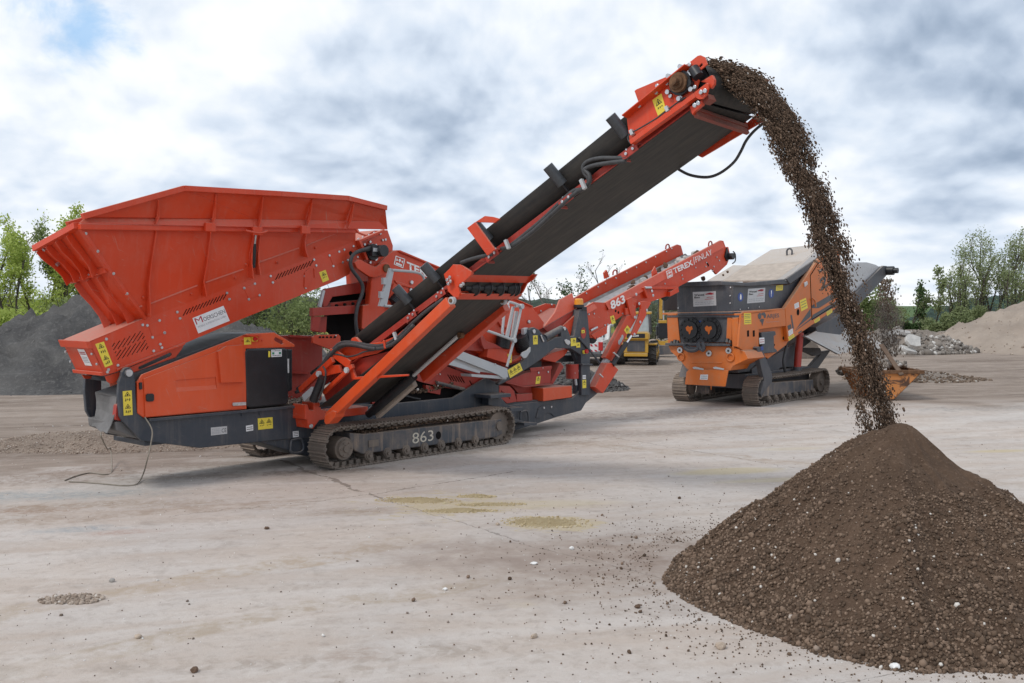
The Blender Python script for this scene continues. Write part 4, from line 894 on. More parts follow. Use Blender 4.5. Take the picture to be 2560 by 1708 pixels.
q0, q1 = mixw(S, [(3, 2278, 430), (3, 2280, 560)], we); MB(S).cyl(q0, q1, .02, 10).build('fill_pipe', 'steel', SM, smooth=True)
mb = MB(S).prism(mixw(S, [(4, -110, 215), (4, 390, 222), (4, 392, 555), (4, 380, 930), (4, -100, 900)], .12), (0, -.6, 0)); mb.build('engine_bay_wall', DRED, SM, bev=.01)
mb = MB(S).prism(mixw(S, [(4, 90, 210), (4, 300, 225), (4, 300, 240), (4, 90, 232)], .2), (0, -.05, 0)); mb.prism(mixw(S, [(4, 60, 545), (4, 270, 555), (4, 270, 570), (4, 60, 562)], .2), (0, -.05, 0)); mb.build('bay_rail', DRED, SM)
mb = MB(S).prism(mixw(S, [(4, 302, 232), (4, 322, 212), (4, 540, 206), (4, 556, 226), (4, 556, 312), (4, 472, 348), (4, 302, 286)], .50), (0, -.05, 0)); bolts(mb, S, [(4, 512, 218)], .50, .02, .012); mb.build('lifting_bracket', [RED, 'steel'], SM, bev=.006)
mb = MB(S)
for x_ in (365, 395, 430, 465, 500): mb.prism([p + XW * .002 for p in mixw(S, [(4, x_ - 12, 240), (4, x_ - 4, 222), (4, x_ + 10, 225), (4, x_ + 12, 240)], .50)], (0, .003, 0))
mb.build('bracket_holes', 'black hole', SM)
n = 500; tt = RNG.uniform(0, 1, n); pts = np.array([S.out(V((-1.7 + 1.9 * t_, RNG.uniform(.1, .57), 1.13 + RNG.exponential(.02))))[:] for t_ in tt]); tag(lumps('spilt_stones', pts, RNG.uniform(.012, .035, n), 'sand crumbs', RNG, SM), kind='stuff')
# ---- feeder (inclined belt feeder)
wf = .45
fp = mixw(S, [(3, 443, 275), (1, 590, 1530), (1, 1110, 1310), (2, 0, 985), (2, 1060, 600), (2, 1108, 690), (2, 1150, 775), (2, 1060, 790), (2, 1000, 905), (2, 900, 957), (2, 0, 1320), (3, 1330, 288), (3, 725, 545), (3, 590, 585)], wf)
def slot(k, x0, y0, x1, y1, wd):
    dx, dy = x1 - x0, y1 - y0; l = math.hypot(dx, dy); nx_, ny_ = -dy / l * wd / 2, dx / l * wd / 2
    return mixw(S, [(k, x0 + nx_, y0 + ny_), (k, x1 + nx_, y1 + ny_), (k, x1 - nx_, y1 - ny_), (k, x0 - nx_, y0 - ny_)], wf)
holes = []
qa = [(652, 300), (942, 168), (1003, 338), (712, 443)]          # louvre panel corners
def inside(px_, py_):
    for i in range(4):
        a, b_ = qa[i], qa[(i + 1) % 4]
        if (b_[0] - a[0]) * (py_ - a[1]) - (b_[1] - a[1]) * (px_ - a[0]) < 0: return False
    return True
for i in range(24):
    bx = 430 + i * 33
    run = []
    for k in range(0, 400, 4):
        px_, py_ = bx + k * .56, 470 - k * .83
        mid = (px_ - 660) * (-.40) + 372
        if inside(px_, py_) and abs(py_ - mid) > 7: run.append((px_, py_))
        else:
            if len(run) > 4: holes.append(slot(3, *run[0], *run[-1], 9))
            run = []
for i in range(13):
    x_ = 1462 + i * 30.5; y_ = 1284 - i * 12.2; holes.append(slot(1, x_, y_, x_ + 34, y_ - 60, 11))
for i in range(12):
    x_ = 327 + i * 28.5; y_ = 955 - i * 11.4; holes.append(slot(2, x_, y_, x_ + 32, y_ - 58, 11))
mb = MB(S).prism(fp, (0, -.03, 0), 0, holes)
bl = [(1, a, b_) for a, b_ in ((755, 1498), (1088, 1368), (1130, 1373), (1242, 1327), (1290, 1440), (1178, 1482), (1405, 1250), (1430, 1308), (1862, 1075), (1884, 1132), (2020, 1030), (2118, 990), (2160, 1095), (2062, 1133), (2262, 920), (2282, 978))]
bl += [(2, a, b_) for a, b_ in ((678, 768), (698, 822), (820, 730), (908, 696), (855, 828), (942, 793), (956, 677), (1040, 645), (988, 773), (595, 920), (603, 1025))] + [(3, a, b_) for a, b_ in ((1103, 297), (1117, 328), (1042, 358), (627, 530), (714, 490), (617, 552), (1140, 190))]
bolts(mb, S, bl, wf, .027, .014)
for k, a, b_ in ((1, 1208, 1405), (1, 2088, 1063), (2, 880, 762), (2, 1015, 710)):
    c = S.hit(*Z(k, a, b_), 'w', wf); mb.cyl(c, c + XW * .004, .040, 14, mi=2)
for k, pts in ((1, ((1140, 1370), (1240, 1330), (1290, 1440), (1180, 1480))), (1, ((2020, 1032), (2118, 990), (2162, 1092), (2062, 1132))), (2, ((820, 732), (912, 695), (944, 792), (856, 826)))):
    mb.prism(mixw(S, [(k, *p) for p in pts], wf), (0, .008, 0), 0)
fb = mixw(S, [(3, 470, 290), (1, 1110, 1330), (2, 0, 1005), (2, 1050, 630), (2, 990, 890), (2, 0, 1300), (3, 1330, 270), (3, 600, 560)], wf - .10)
mb.prism(fb, (0, -.72, 0), 2)
far = [V((p.x, -.43, p.z)) for p in fp]; mb.prism(far, (0, .03, 0))
FE = mb.build('feeder', [RED, 'steel', 'black hole'], SM, bev=.008)
top = mixw(S, [(3, 443, 275), (1, 590, 1530), (1, 1110, 1310), (2, 0, 985), (2, 1060, 600)], wf)
mb = MB(S)
for a, b_ in ((1, 2), (2, 3), (3, 4)):
    p, q = top[a], top[b_]; mb.prism([p + XZ * .012, q + XZ * .012, q + XZ * .012 - XW * .88, p + XZ * .012 - XW * .88], (0, 0, -.02))
mb.build('feeder_deck', RED, SM, bev=.006)
ep = [top[0], top[1], S.hit(*Z(3, 590, 585), 'w', wf)]
mb = MB(S); e0, e1 = ep[1], ep[2]; mb.prism([e0, e1, e1 - XW * .88, e0 - XW * .88], (.03, 0, 0)); lp = (e1 - e0).normalized()
mb.prism([e0 + lp * -.0 + V((-.05, .02, .02)), e0 + lp * .10 + V((-.05, .02, 0)), e0 + lp * .10 + V((-.05, -.9, 0)), e0 + V((-.05, -.9, .02))], (.07, 0, 0))
mb.prism([e1 - lp * .06 + V((-.05, .02, 0)), e1 + V((-.06, .02, 0)), e1 + V((-.06, -.9, 0)), e1 - lp * .06 + V((-.05, -.9, 0))], (.05, 0, 0))
for d_ in (.03, -.83): 
    for f_ in (.14, .45): c = e0.lerp(e1, f_ + .2) + V((-.005, d_ - .06, 0)); mb.cyl(c, c + V((-.025, 0, 0)), .022, 7, mi=1)
mb.build('tail_cover', [RED, 'steel'], SM, bev=.008)
nrm = (e1 - e0).cross(XW).normalized(); nrm = nrm if nrm.x < 0 else -nrm
q = [e0.lerp(e1, .22) - XW * .46 + nrm * .002, e0.lerp(e1, .22) - XW * .24 + nrm * .002, e0.lerp(e1, .72) - XW * .24 + nrm * .002, e0.lerp(e1, .72) - XW * .46 + nrm * .002]
o = plain_sticker(S, q, SM, 'white sticker', 'sticker', nrm); rows(S, q, o, (.78, .68), 'red print', h=.06, toward=nrm); rows(S, q, o, (.5, .4, .3, .2), 'grey print', h=.04, toward=nrm)
mb = MB(S); sk = mixw(S, [(3, 735, 548), (3, 1330, 288), (3, 1300, 345), (3, 1238, 428), (3, 870, 556), (3, 745, 620), (3, 720, 640), (3, 650, 660), (3, 620, 640), (3, 600, 590)], wf - .035)
hl = mixw(S, [(3, 905, 505), (3, 1195, 372), (3, 1213, 382), (3, 1205, 405), (3, 925, 530), (3, 905, 528)], wf - .035)
mb.prism(sk, (0, -.03, 0), 0, [hl]); mb.prism(mixw(S, [(3, 385, 572), (3, 500, 595), (3, 470, 615), (3, 410, 612)], -.42), (0, -.03, 0)); fl_ = mixw(S, [(3, 700, 535), (3, 1325, 288)], wf); mb.box((fl_[0] + fl_[1]) / 2, (fl_[1] - fl_[0]) / 2, (0, .03, 0), (0, 0, .016)); mb.build('feeder_skirt', RED, SM, bev=.004)
q = mixw(S, [(1, 1545, 1306), (1, 1830, 1192), (1, 1888, 1330), (1, 1600, 1446)], wf); o = plain_sticker(S, q, SM, 'white sticker', 'company_plate')
lettering(S, bil(q, .04, .54), bil(q, .26, .54), bil(q, .04, .94), 'M', 'red print', o, bold=.0); lettering(S, bil(q, .285, .54), bil(q, .975, .54), bil(q, .285, .80), 'OERSCHEN', 'dark grey print', o, bold=.0)
lettering(S, bil(q, .06, .30), bil(q, .95, .30), bil(q, .06, .42), 'MOBILE AUFBEREITUNG GMBH', 'grey print', o)
warning_sticker(S, mixw(S, [(3, 506, 295), (3, 585, 272), (3, 668, 482), (3, 596, 510)], wf), SM, ((.5, .86, .34, .11), (.5, .36, .34, .11)), seed=5)
warning_sticker(S, mixw(S, [(2, 725, 885), (2, 785, 862), (2, 817, 955), (2, 760, 978)], wf), SM, ((.5, .7, .36, .2),), seed=6)
mb = MB(S).prism(mixw(S, [(2, 590, 890), (2, 632, 850), (2, 650, 960), (2, 612, 1030), (2, 585, 1020)], wf), (0, .02, 0)); mb.prism(mixw(S, [(2, 675, 848), (2, 688, 846), (2, 692, 935), (2, 680, 935)], wf), (0, .015, 0)); mb.build('stiffener_plate', RED, SM, bev=.004)
# ---- hopper
TL, BLh, BRh, TR = S.hit(*Z(1, 505, 470), 'w', .72), S.hit(*Z(1, 1112, 1312), 'w', wf), S.hit(*Z(2, 1060, 600), 'w', wf), S.hit(*Z(2, 1062, 512), 'w', .50)
def side_pt(k, x_, y_):      # point on the hopper's flared near side under a pixel
    n = (TL - BLh).cross(BRh - BLh).normalized()
    d = raydir(*Z(k, x_, y_)); dl = V((d.dot(S.U), d.dot(S.W), d.z)); c0 = S.loc(V((0, 0, H)))
    return c0 + dl * ((BLh - c0).dot(n) / dl.dot(n))
hn = (TL - BLh).cross(BRh - BLh).normalized(); hn = hn if hn.y > 0 else -hn
mb = MB(S).prism([TL, BLh, BRh, TR], -hn * .02); mb.build('hopper_side', RED, SM)
mb = MB(S).prism([V((p.x + .55, -p.y + .02, p.z)) for p in (TL, BLh, BRh, TR)], (0, .02, 0)); mb.build('hopper_side', RED, SM)
mb = MB(S)
def rib(pts, outs, th=.02):
    base = [side_pt(*p) for p in pts]; return mb.prism(base + [b_ + hn * o_ for b_, o_ in reversed(list(zip(base, outs)))], (th, 0, 0))
for pts in (((1, 1200, 500), (1, 1145, 820), (1, 1118, 1000), (1, 1118, 1290)), ((1, 1700, 505), (1, 1655, 820), (1, 1620, 960), (1, 1630, 1098)), ((1, 2098, 515), (1, 2068, 700), (1, 2060, 800), (1, 2060, 935)), ((1, 2158, 515), (1, 2130, 700), (1, 2125, 800), (1, 2128, 905)), ((2, 597, 515), (2, 575, 600), (2, 570, 660), (2, 578, 742))): rib(pts, (.045, .06, .085, .13))
for a, b_ in (((1, 1040, 1200), (1, 1085, 1185)), ((1, 1142, 1172), (1, 1590, 998)), ((1, 1662, 972), (1, 2012, 850)), ((1, 2145, 790), (2, 540, 655)), ((2, 606, 632), (2, 870, 525))):
    p, q = side_pt(*a), side_pt(*b_); mb.prism([p + hn * .003, q + hn * .003, q - XZ * .02 + hn * .02, p - XZ * .02 + hn * .02], -hn * .02)
for pts in ((1, 1090, 1115), (1, 1533, 1085), (1, 1938, 935), (1, 2318, 795), (2, 690, 658), (2, 335, 795), (1, 2035, 815)): p = side_pt(*pts); mb.cyl(p, p + hn * .03, .022, 7)
mb.build('hopper_ribs', RED, SM, bev=.004)
mb = MB(S).cyl(side_pt(1, 2108, 540) + hn * .06, side_pt(1, 2100, 640) + hn * .05, .016, 10, mi=1); mb.cyl(side_pt(1, 2102, 620) + hn * .04, side_pt(1, 2090, 840) + hn * .05, .032, 12); mb.build('wing_cylinder', ['black plastic', 'steel'], SM, smooth=True)
# top rail and fold out wing
r0, r1 = S.hit(*Z(1, 505, 466), 'w', .76), S.hit(*Z(2, 1062, 505), 'w', .62)
mb = MB(S); mb.beam(r0, r1, .09, .085); mb.build('hopper_rail', RED, SM, bev=.012)
W0, W1 = .74, .96
wl = [S.hit(*Z(1, 505, 432), 'w', .80), S.hit(*Z(1, 2110, 470), 'w', .80), S.hit(*Z(2, 1356, 492), 'w', .72)]           # hinge line
st = [S.hit(*Z(1, 560, 388), 'w', .75), S.hit(*Z(1, 2110, 398), 'w', .75), S.hit(*Z(2, 1275, 415), 'w', .72)]           # top of the ledge strip
tp_ = [S.hit(*Z(1, 535, 372), 'w', .84), S.hit(*Z(1, 1462, 115), 'w', .96), S.hit(*Z(1, 2350, 165), 'w', .98), S.hit(*Z(2, 980, 205), 'w', .95), S.hit(*Z(2, 1335, 295), 'w', .86)]
def wing(sg, du):
    f = lambda p: V((p.x + du, p.y * sg, p.z))
    mb = MB(S)
    a, b_ = [f(p) for p in wl], [f(p) for p in st]
    for i in (0, 1): mb.prism([a[i], a[i + 1], b_[i + 1], b_[i]], (0, -.015 * sg, 0))
    T_ = [f(p) for p in tp_]
    mb.prism([b_[0], T_[0], T_[1], b_[1]], (0, -.015 * sg, 0)); mb.prism([b_[1], T_[1], T_[2], T_[3], b_[2]], (0, -.015 * sg, 0)); mb.prism([b_[2], T_[3], T_[4], a[2]], (0, -.015 * sg, 0))
    for i in range(4): mb.beam(T_[i], T_[i + 1], .10, .085)
    for t0, t1, c0 in (((1, 1222, 222), (1, 1205, 375), (1, 1195, 440)), ((1, 1750, 168), (1, 1718, 390), (1, 1705, 465)), ((1, 2182, 190), (1, 2140, 400), (1, 2135, 480)), ((2, 655, 215), (2, 605, 410), (2, 595, 480)), ((2, 1035, 245), (2, 985, 415), (2, 975, 480))):
        p0 = S.hit(*Z(*t0), 'w', .93); p1 = S.hit(*Z(*t1), 'w', .75); p2 = S.hit(*Z(*c0), 'w', .80)
        mb.prism([f(p) for p in (p0, p1, p2, p2 + V((0, .05, .0)), p1 + V((0, .10, 0)), p0 + V((0, .03, 0)))], (.02, 0, 0))
    return mb.build('hopper_wing', RED, SM, bev=.006)
wing(1, 0); wing(-1, .55)
for k, x_, y_ in ((1, 1708, 470), (1, 2140, 505), (2, 600, 495)):
    p = S.hit(*Z(k, x_, y_), 'w', .82); MB(S).box(p, (.09, 0, 0), (0, .025, 0), (0, 0, .07)).build('wing_hinge', RED, SM, bev=.01)
for a in (((1, 2040, 505), (1, 2150, 525), (1, 2210, 515), (1, 2235, 505)), ((2, 50, 500), (2, 180, 525), (2, 250, 510)), ((2, 1065, 490), (2, 1085, 520), (2, 1150, 545))): MB(S).tube([S.hit(*Z(*p), 'w', .84) for p in a], .018, 6, 4).build('wing_rod', RED, SM, smooth=True)
# rear panel of the hopper
N_ = S.hit(*Z(1, 500, 456), 'w', .72); F_ = S.hit(*Z(1, 116, 668), 'w', -.55); MR = S.hit(*Z(1, 772, 862), 'w', .585); ML = S.hit(*Z(1, 450, 962), 'w', -.48); BN = BLh.copy(); BF = S.hit(*Z(1, 778, 1364), 'w', -.12)
rp = MB(S); rp.prism([N_, F_, ML, MR], (.02, 0, -.01)); rp.prism([MR, ML, BF, BN], (.02, 0, -.01))
rp.beam(N_ + V((-.02, 0, .0)), F_ + V((-.02, 0, 0)), .10, .09); rp.beam(MR + V((-.03, 0, 0)), ML + V((-.03, 0, 0)), .05, .09)
rp.beam(N_, MR, .07, .05); rp.beam(MR, BN, .07, .05)
def on_q(a, b_, c, d_, s_, t): return (a * (1 - s_) + b_ * s_) * (1 - t) + (d_ * (1 - s_) + c * s_) * t
rn = -((N_ - MR).cross(ML - MR)).normalized(); rn = rn if rn.x < 0 else -rn
for quad_, ss in (((N_, F_, ML, MR), (.22, .48, .72, .95)), ((MR, ML, BF, BN), (.25, .55, .9))):
    for s_ in ss:
        ps = [on_q(*quad_, s_, t) for t in (.04, .25, .5, .75, .97)]; rp.prism(ps + [p + rn * h_ for p, h_ in zip(reversed(ps), (.16, .10, .09, .11, .09))], (0, .02, 0))
for s_, t in ((.85, .08), (.9, .5), (.45, .97), (.72, .97), (.9, 1.35)): p = on_q(N_, F_, ML, MR, s_, min(t, 1)); rp.cyl(p, p + rn * .05, .03, 7, mi=1)
for k, x_, y_ in ((1, 560, 527), (1, 670, 690), (1, 815, 895), (1, 938, 1080)): p = side_pt(k, x_, y_); rp.cyl(p, p + hn * .03, .024, 8, mi=1)
rp.build('hopper_rear', [RED, 'steel'], SM, bev=.008)
fwb = mixw(S, [(1, 168, 622), (1, 200, 575), (1, 285, 558), (1, 420, 500), (1, 420, 560)], -.72); MB(S).prism(fwb, (0, -.05, 0)).build('hopper_far_corner', RED, SM, bev=.01)
mb = MB(S).prism(mixw(S, [(2, 1300, 498), (2, 1356, 498), (2, 1405, 640), (2, 1402, 695), (2, 1300, 690)], .42), (0, -.8, 0)); mb.build('hopper_front', RED, SM, bev=.008)
# ---- feeder head and its motor
hd = MB(S).prism(mixw(S, [(2, 1060, 595), (2, 1235, 500), (2, 1292, 500), (2, 1330, 620), (2, 1402, 690), (2, 1300, 800), (2, 1250, 830), (2, 1190, 830), (2, 1120, 800), (2, 1105, 680)], wf - .02), (0, -.85, 0))
bolts(hd, S, [(2, 1085, 582), (2, 1125, 568), (2, 1182, 545), (2, 1228, 525), (2, 1283, 530), (2, 1305, 590), (2, 1330, 585), (2, 1178, 635), (2, 1212, 633), (2, 1245, 655), (2, 1148, 655), (2, 1250, 760), (2, 1155, 765), (2, 1075, 745)], wf - .02, .03, .03)
hd.prism(mixw(S, [(2, 1060, 592), (2, 1295, 492), (2, 1300, 512), (2, 1070, 615)], wf - .02), (0, .10, 0)); hd.prism(mixw(S, [(2, 1062, 600), (2, 1090, 610), (2, 1150, 770), (2, 1130, 775)], wf), (0, .10, 0))
hd.build('feeder_head', [RED, 'steel'], SM, bev=.006)
mb = MB(S); c = S.hit(*Z(2, 1190, 700), 'w', wf); mb.cyl(c, c + XW * .12, .15, 18); mb.cyl(c + XW * .1 + V((.1, 0, .02)), c + XW * .3 + V((.1, 0, .02)), .11, 16); mb.block(c + V((-.12, .1, -.08)), c + V((.2, .22, .12)))
for k in range(8): e = V((math.cos(k * .785), 0, math.sin(k * .785))) * .19; mb.cyl(c + e, c + e + XW * .03, .026, 7, mi=1)
mb.block(c + V((.12, .22, -.03)), c + V((.2, .226, .08)), 2); mb.block(c + V((-.1, .22, .0)), c + V((.02, .226, .07)), 2); mb.build('feeder_motor', ['black plastic', 'steel', 'silver sticker'], SM, bev=.006)
HO = MB(S)
for o_ in (0, .07): HO.tube([c + V((-.1, .16, .05 + o_ * .4))] + [S.hit(*Z(2, x_, y_), 'w', wf + .1 + o_) for x_, y_ in ((1060, 705), (1015, 780), (1030, 860), (1085, 935), (1125, 1010), (1118, 1090), (1080, 1190), (1062, 1320), (1078, 1460), (1100, 1540))], .034, 8, 4)
HO.build('hydraulic_hoses', 'hose rubber', SM, smooth='all')
# ---- screen box
arm = mixw(S, [(2, 1050, 795), (2, 1085, 768), (2, 1115, 772), (2, 1200, 820), (2, 1250, 835), (2, 1300, 800), (2, 1345, 795), (2, 1380, 815), (2, 1375, 870), (2, 1330, 900), (2, 1242, 936), (2, 1190, 926), (2, 1078, 850)], .66)
mb = MB(S).prism(arm, (0, -.06, 0)); mb.build('pivot_arm', RED, SM, bev=.01); c = S.hit(*Z(2, 1340, 848), 'w', .66); MB(S).cyl(c, c + XW * .03, .075, 16).build('pivot_arm_pin', 'rusty steel', SM, smooth=True)
wb = .50
sb = mixw(S, [('B', 155, 330), ('B', 260, 230), ('B', 352, 155), ('B', 425, 142), ('C', 500, 185), ('C', 662, 256), ('C', 785, 418), ('C', 775, 470), ('C', 600, 560), ('C', 560, 800), ('C', 400, 850), ('B', 1380, 1500), ('B', 230, 1180), ('B', 180, 800)], wb)
mb = MB(S).prism(sb, (0, -1.0, 0)); bolts(mb, S, [('B', 600, 595), ('B', 590, 705), ('C', 360, 365), ('C', 630, 410), ('C', 212, 435)], wb, .05, .04)
mb.prism(mixw(S, [('B', 425, 142), ('C', 500, 185), ('C', 662, 256), ('C', 664, 268), ('C', 500, 197), ('B', 425, 170)], wb), (0, .05, 0))
mb.prism(mixw(S, [('B', 355, 560), ('B', 380, 570), ('B', 690, 680), ('B', 690, 700), ('B', 460, 640), ('B', 490, 720), ('B', 470, 720)], wb), (0, .03, 0))
mb.prism(mixw(S, [('C', 303, 380), ('C', 320, 375), ('C', 370, 440), ('C', 470, 455), ('C', 600, 490), ('C', 600, 500), ('C', 440, 480), ('C', 350, 460)], wb), (0, .05, 0))
mb.build('screen_box', [RED, 'steel'], SM, bev=.010)
lg = mixw(S, [('B', 385, 220), ('B', 517, 268), ('B', 490, 397), ('B', 358, 342)], wb)
def logo(q, root, lift=.005):
    mb = MB(S); L_ = XW * lift; ring_shape(mb, q, [(0, 0), (1, 0), (1, 1), (0, 1)], [(.08, .08), (.92, .08), (.92, .92), (.08, .92)], L_)
    for sh in ([(.18, .12), (.82, .12), (.82, .32), (.18, .32)], [(.15, .80), (.15, .44), (.34, .58)], [(.85, .80), (.85, .44), (.66, .58)], [(.5, .88), (.36, .66), (.5, .42), (.64, .66)]): on_quad(mb, q, sh, L_)
    return mb.build('emblem', 'white print', root)
logo(lg, SM)
lettering(S, *mixw(S, [('B', 545, 412), ('B', 1000, 590), ('B', 540, 300)], wb), 'TEREX', 'white print', SM, bold=.035)
c = S.hit(*Z('C', 418, 268), 'w', wb); MB(S).cyl(c, c + XW * .006, .09, 18).build('round_sticker', 'white sticker', SM)
# rear chute of the screen box
wr = .42
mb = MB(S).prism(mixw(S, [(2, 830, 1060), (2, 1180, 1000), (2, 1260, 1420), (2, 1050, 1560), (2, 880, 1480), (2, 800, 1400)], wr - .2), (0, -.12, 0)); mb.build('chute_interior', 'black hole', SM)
mb = MB(S)
for pts, w_, t in ((((2, 770, 1040), (2, 960, 1000), (2, 1190, 960), (2, 1195, 1065), (2, 850, 1110)), wr, .05), (((2, 668, 1212), (2, 1062, 1188), (2, 1062, 1262), (2, 668, 1288)), wr + .12, .10), (((2, 668, 1288), (2, 748, 1290), (2, 720, 1430), (2, 662, 1420)), wr + .1, .06), (((2, 738, 1290), (2, 800, 1290), (2, 790, 1440), (2, 720, 1430)), wr, .2),
                  (((2, 755, 1060), (2, 780, 1035), (2, 850, 1110), (2, 800, 1195), (2, 765, 1205)), wr, .05), (((2, 835, 1165), (2, 1190, 1130), (2, 1190, 1175), (2, 835, 1205)), wr - .05, .4)):
    mb.prism(mixw(S, pts, w_), (0, -t, 0))
bolts(mb, S, [(2, 880, 1190), (2, 955, 1180), (2, 1030, 1172)], wr + .02, .03, .05, 1); mb.build('rear_chute', [DRED, 'black hole'], SM, bev=.006)
p0, p1 = mixw(S, [(2, 765, 1050), (2, 728, 1205)], wr + .03); MB(S).beam(p0, p1, .05, .06, XW).build('chute_post', 'galvanised steel', SM, bev=.005)
mb = MB(S).prism(mixw(S, [(2, 1215, 900), (2, 1300, 880), (2, 1290, 1180), (2, 1330, 1200), (2, 1320, 1320), (2, 1250, 1400), (2, 1170, 1425), (2, 1118, 1400), (2, 1130, 1190), (2, 1185, 1180)], .62), (0, -.14, 0)); mb.build('side_leg', RED, SM, bev=.012)
mb = MB(S).prism(mixw(S, [(2, 1415, 985), (2, 1450, 1000), (2, 1440, 1090), (2, 1385, 1190), (2, 1355, 1190)], .6), (0, -.1, 0)); mb.build('spring_bracket', RED, SM, bev=.006)
def spring(k, x0, y0, x1, y1, wv, r):
    p, q = S.hit(*Z(k, x0, y0), 'w', wv), S.hit(*Z(k, x1, y1), 'w', wv); mb = MB(S); n = 9
    for i in range(n): a = p.lerp(q, i / n); b_ = p.lerp(q, (i + .62) / n); mb.cyl(a, b_, r, 16); mb.cyl(b_, p.lerp(q, (i + 1) / n), r * .86, 16)
    return mb.build('rubber_spring', 'black plastic', SM, smooth=True)
spring(2, 1480, 1090, 1400, 1180, .62, .13); spring('C', 395, 545, 375, 670, .66, .155); spring('C', 545, 550, 590, 690, .62, .17)
# ---- galvanised rails and walkway
mb = MB(S).prism(mixw(S, [(2, 1378, 845), (2, 1416, 862), (2, 1345, 1202), (2, 1280, 1195)], .95), (0, -.05, 0))
for x_, y_ in ((1322, 965), (1295, 1090)): mb.box(S.hit(*Z(2, x_, y_), 'w', .95), (.04, 0, 0), (0, .03, 0), (0, 0, .06))
mb.tube(mixw(S, [(2, 1395, 865), (2, 1560, 878), (2, 1640, 892), (2, 1682, 925), (2, 1694, 985), (2, 1690, 1040)], .95), .026, 8, 4); mb.tube(mixw(S, [(2, 1325, 1192), (2, 1450, 1205)], .95), .026, 8, 0); mb.build('hand_rail', 'galvanised steel', SM, smooth=True)
wh = .98; mb = MB(S)
for pts in (((440, 215), (500, 232), (562, 258)), ((435, 232), (410, 290), (392, 350), (382, 440), (375, 515), (385, 530)), ((562, 262), (530, 420), (490, 590)), ((490, 590), (455, 720), (420, 850)), ((160, 475), (320, 530), (490, 592)), ((520, 258), (500, 258))): mb.tube(mixw(S, [('C', *p) for p in pts], wh), .028, 8, 3)
for p in ((562, 260), (488, 590)): mb.cyl(S.hit(*Z('C', *p), 'w', wh) - XW * .04, S.hit(*Z('C', *p), 'w', wh) + XW * .04, .055, 10)
mb.build('hand_rail', 'galvanised steel', SM, smooth=True)
mb = MB(S).prism(mixw(S, [('C', 478, 262), ('C', 500, 262), ('C', 440, 570), ('C', 412, 560)], wh - .05), (0, -.04, 0)); mb.prism(mixw(S, [('C', 508, 305), ('C', 535, 310), ('C', 490, 585), ('C', 462, 580)], wh - .08), (0, -.04, 0)); mb.build('ladder_stile', 'galvanised steel', SM, bev=.004)
mb = MB(S).prism(mixw(S, [(4, 1618, 342), (4, 2088, 520), (4, 2095, 600), (4, 2050, 610), (4, 2010, 580), (4, 1552, 398)], .99), (0, -.05, 0)); bolts(mb, S, [('C', 305, 825)], .99, .02, .015, 0)
mb.prism(mixw(S, [(4, 1480, 440), (4, 1530, 425), (4, 1840, 545), (4, 1835, 565), (4, 1470, 462)], .97), (0, -.05, 0)); mb.prism(mixw(S, [(4, 1755, 570), (4, 2080, 590), (4, 2080, 620), (4, 1760, 595)], .95), (0, -.3, 0)); mb.build('walkway', 'galvanised steel', SM, bev=.005)
gp = mixw(S, [(4, 1520, 428), (4, 1552, 400), (4, 2030, 575), (4, 1840, 548)], .93); mb = MB(S).prism(gp, (0, -.02, 0)); mb.build('walkway_grating', 'lid metal', SM)
# ---- yoke arms over the front
ya = mixw(S, [('C', 330, 1018), ('C', 415, 950), ('C', 425, 895), ('C', 565, 812), ('C', 610, 765), ('C', 635, 730), ('C', 645, 490), ('C', 655, 470), ('C', 690, 465), ('C', 735, 488), ('C', 785, 550), ('C', 812, 575), ('C', 815, 610), ('C', 900, 562), ('C', 952, 557), ('C', 950, 462), ('C', 985, 452), ('C', 1012, 475), ('C', 1045, 550), ('C', 1045, 672), ('C', 955, 672), ('C', 900, 664), ('C', 790, 748), ('C', 762, 775), ('C', 600, 882), ('C', 400, 1005), ('C', 345, 1032)], .78)
for sg in (1, -1): MB(S).prism([V((p.x, p.y * sg, p.z)) for p in ya], (0, -.10 * sg, 0)).build('yoke_arm', SLT, SM, bev=.015)
mb = MB(S)
for x_, y_, r_ in ((680, 505, .045), (980, 477, .04), (578, 742, .04)): c = S.hit(*Z('C', x_, y_), 'w', .78); mb.cyl(c, c + XW * .03, r_, 14)
mb.prism(mixw(S, [('C', 978, 590), ('C', 995, 580), ('C', 1030, 595), ('C', 1038, 620), ('C', 1015, 640), ('C', 990, 620)], .78), (0, .02, 0)); mb.tube(mixw(S, [('C', 752, 540), ('C', 765, 575), ('C', 780, 605)], .80), .02, 6, 3); mb.build('yoke_pins', 'steel', SM, smooth=True, bev=.003)
MB(S).cyl(*mixw(S, [('C', 790, 565), ('C', 955, 478)], .72), .075, 16).build('yoke_cylinder', SLT, SM, smooth=True)
mb = MB(S).prism(mixw(S, [('C', 545, 740), ('C', 560, 710), ('C', 605, 690), ('C', 640, 655), ('C', 640, 700), ('C', 600, 760), ('C', 575, 770)], .80), (0, .04, 0)); mb.prism(mixw(S, [('C', 590, 480), ('C', 625, 465), ('C', 638, 500), ('C', 638, 660), ('C', 600, 640)], .70), (0, -.1, 0)); mb.build('yoke_plate', 'galvanised steel', SM, bev=.01)
warning_sticker(S, mixw(S, [('C', 675, 545), ('C', 720, 542), ('C', 722, 630), ('C', 678, 634)], .78), SM, ((.5, .72, .36, .2),), seed=9)
warning_sticker(S, mixw(S, [('C', 425, 885), ('C', 545, 812), ('C', 575, 885), ('C', 450, 962)], .78), SM, ((.2, .66, .13, .24), (.5, .66, .13, .24), (.8, .66, .13, .24)), seed=10)
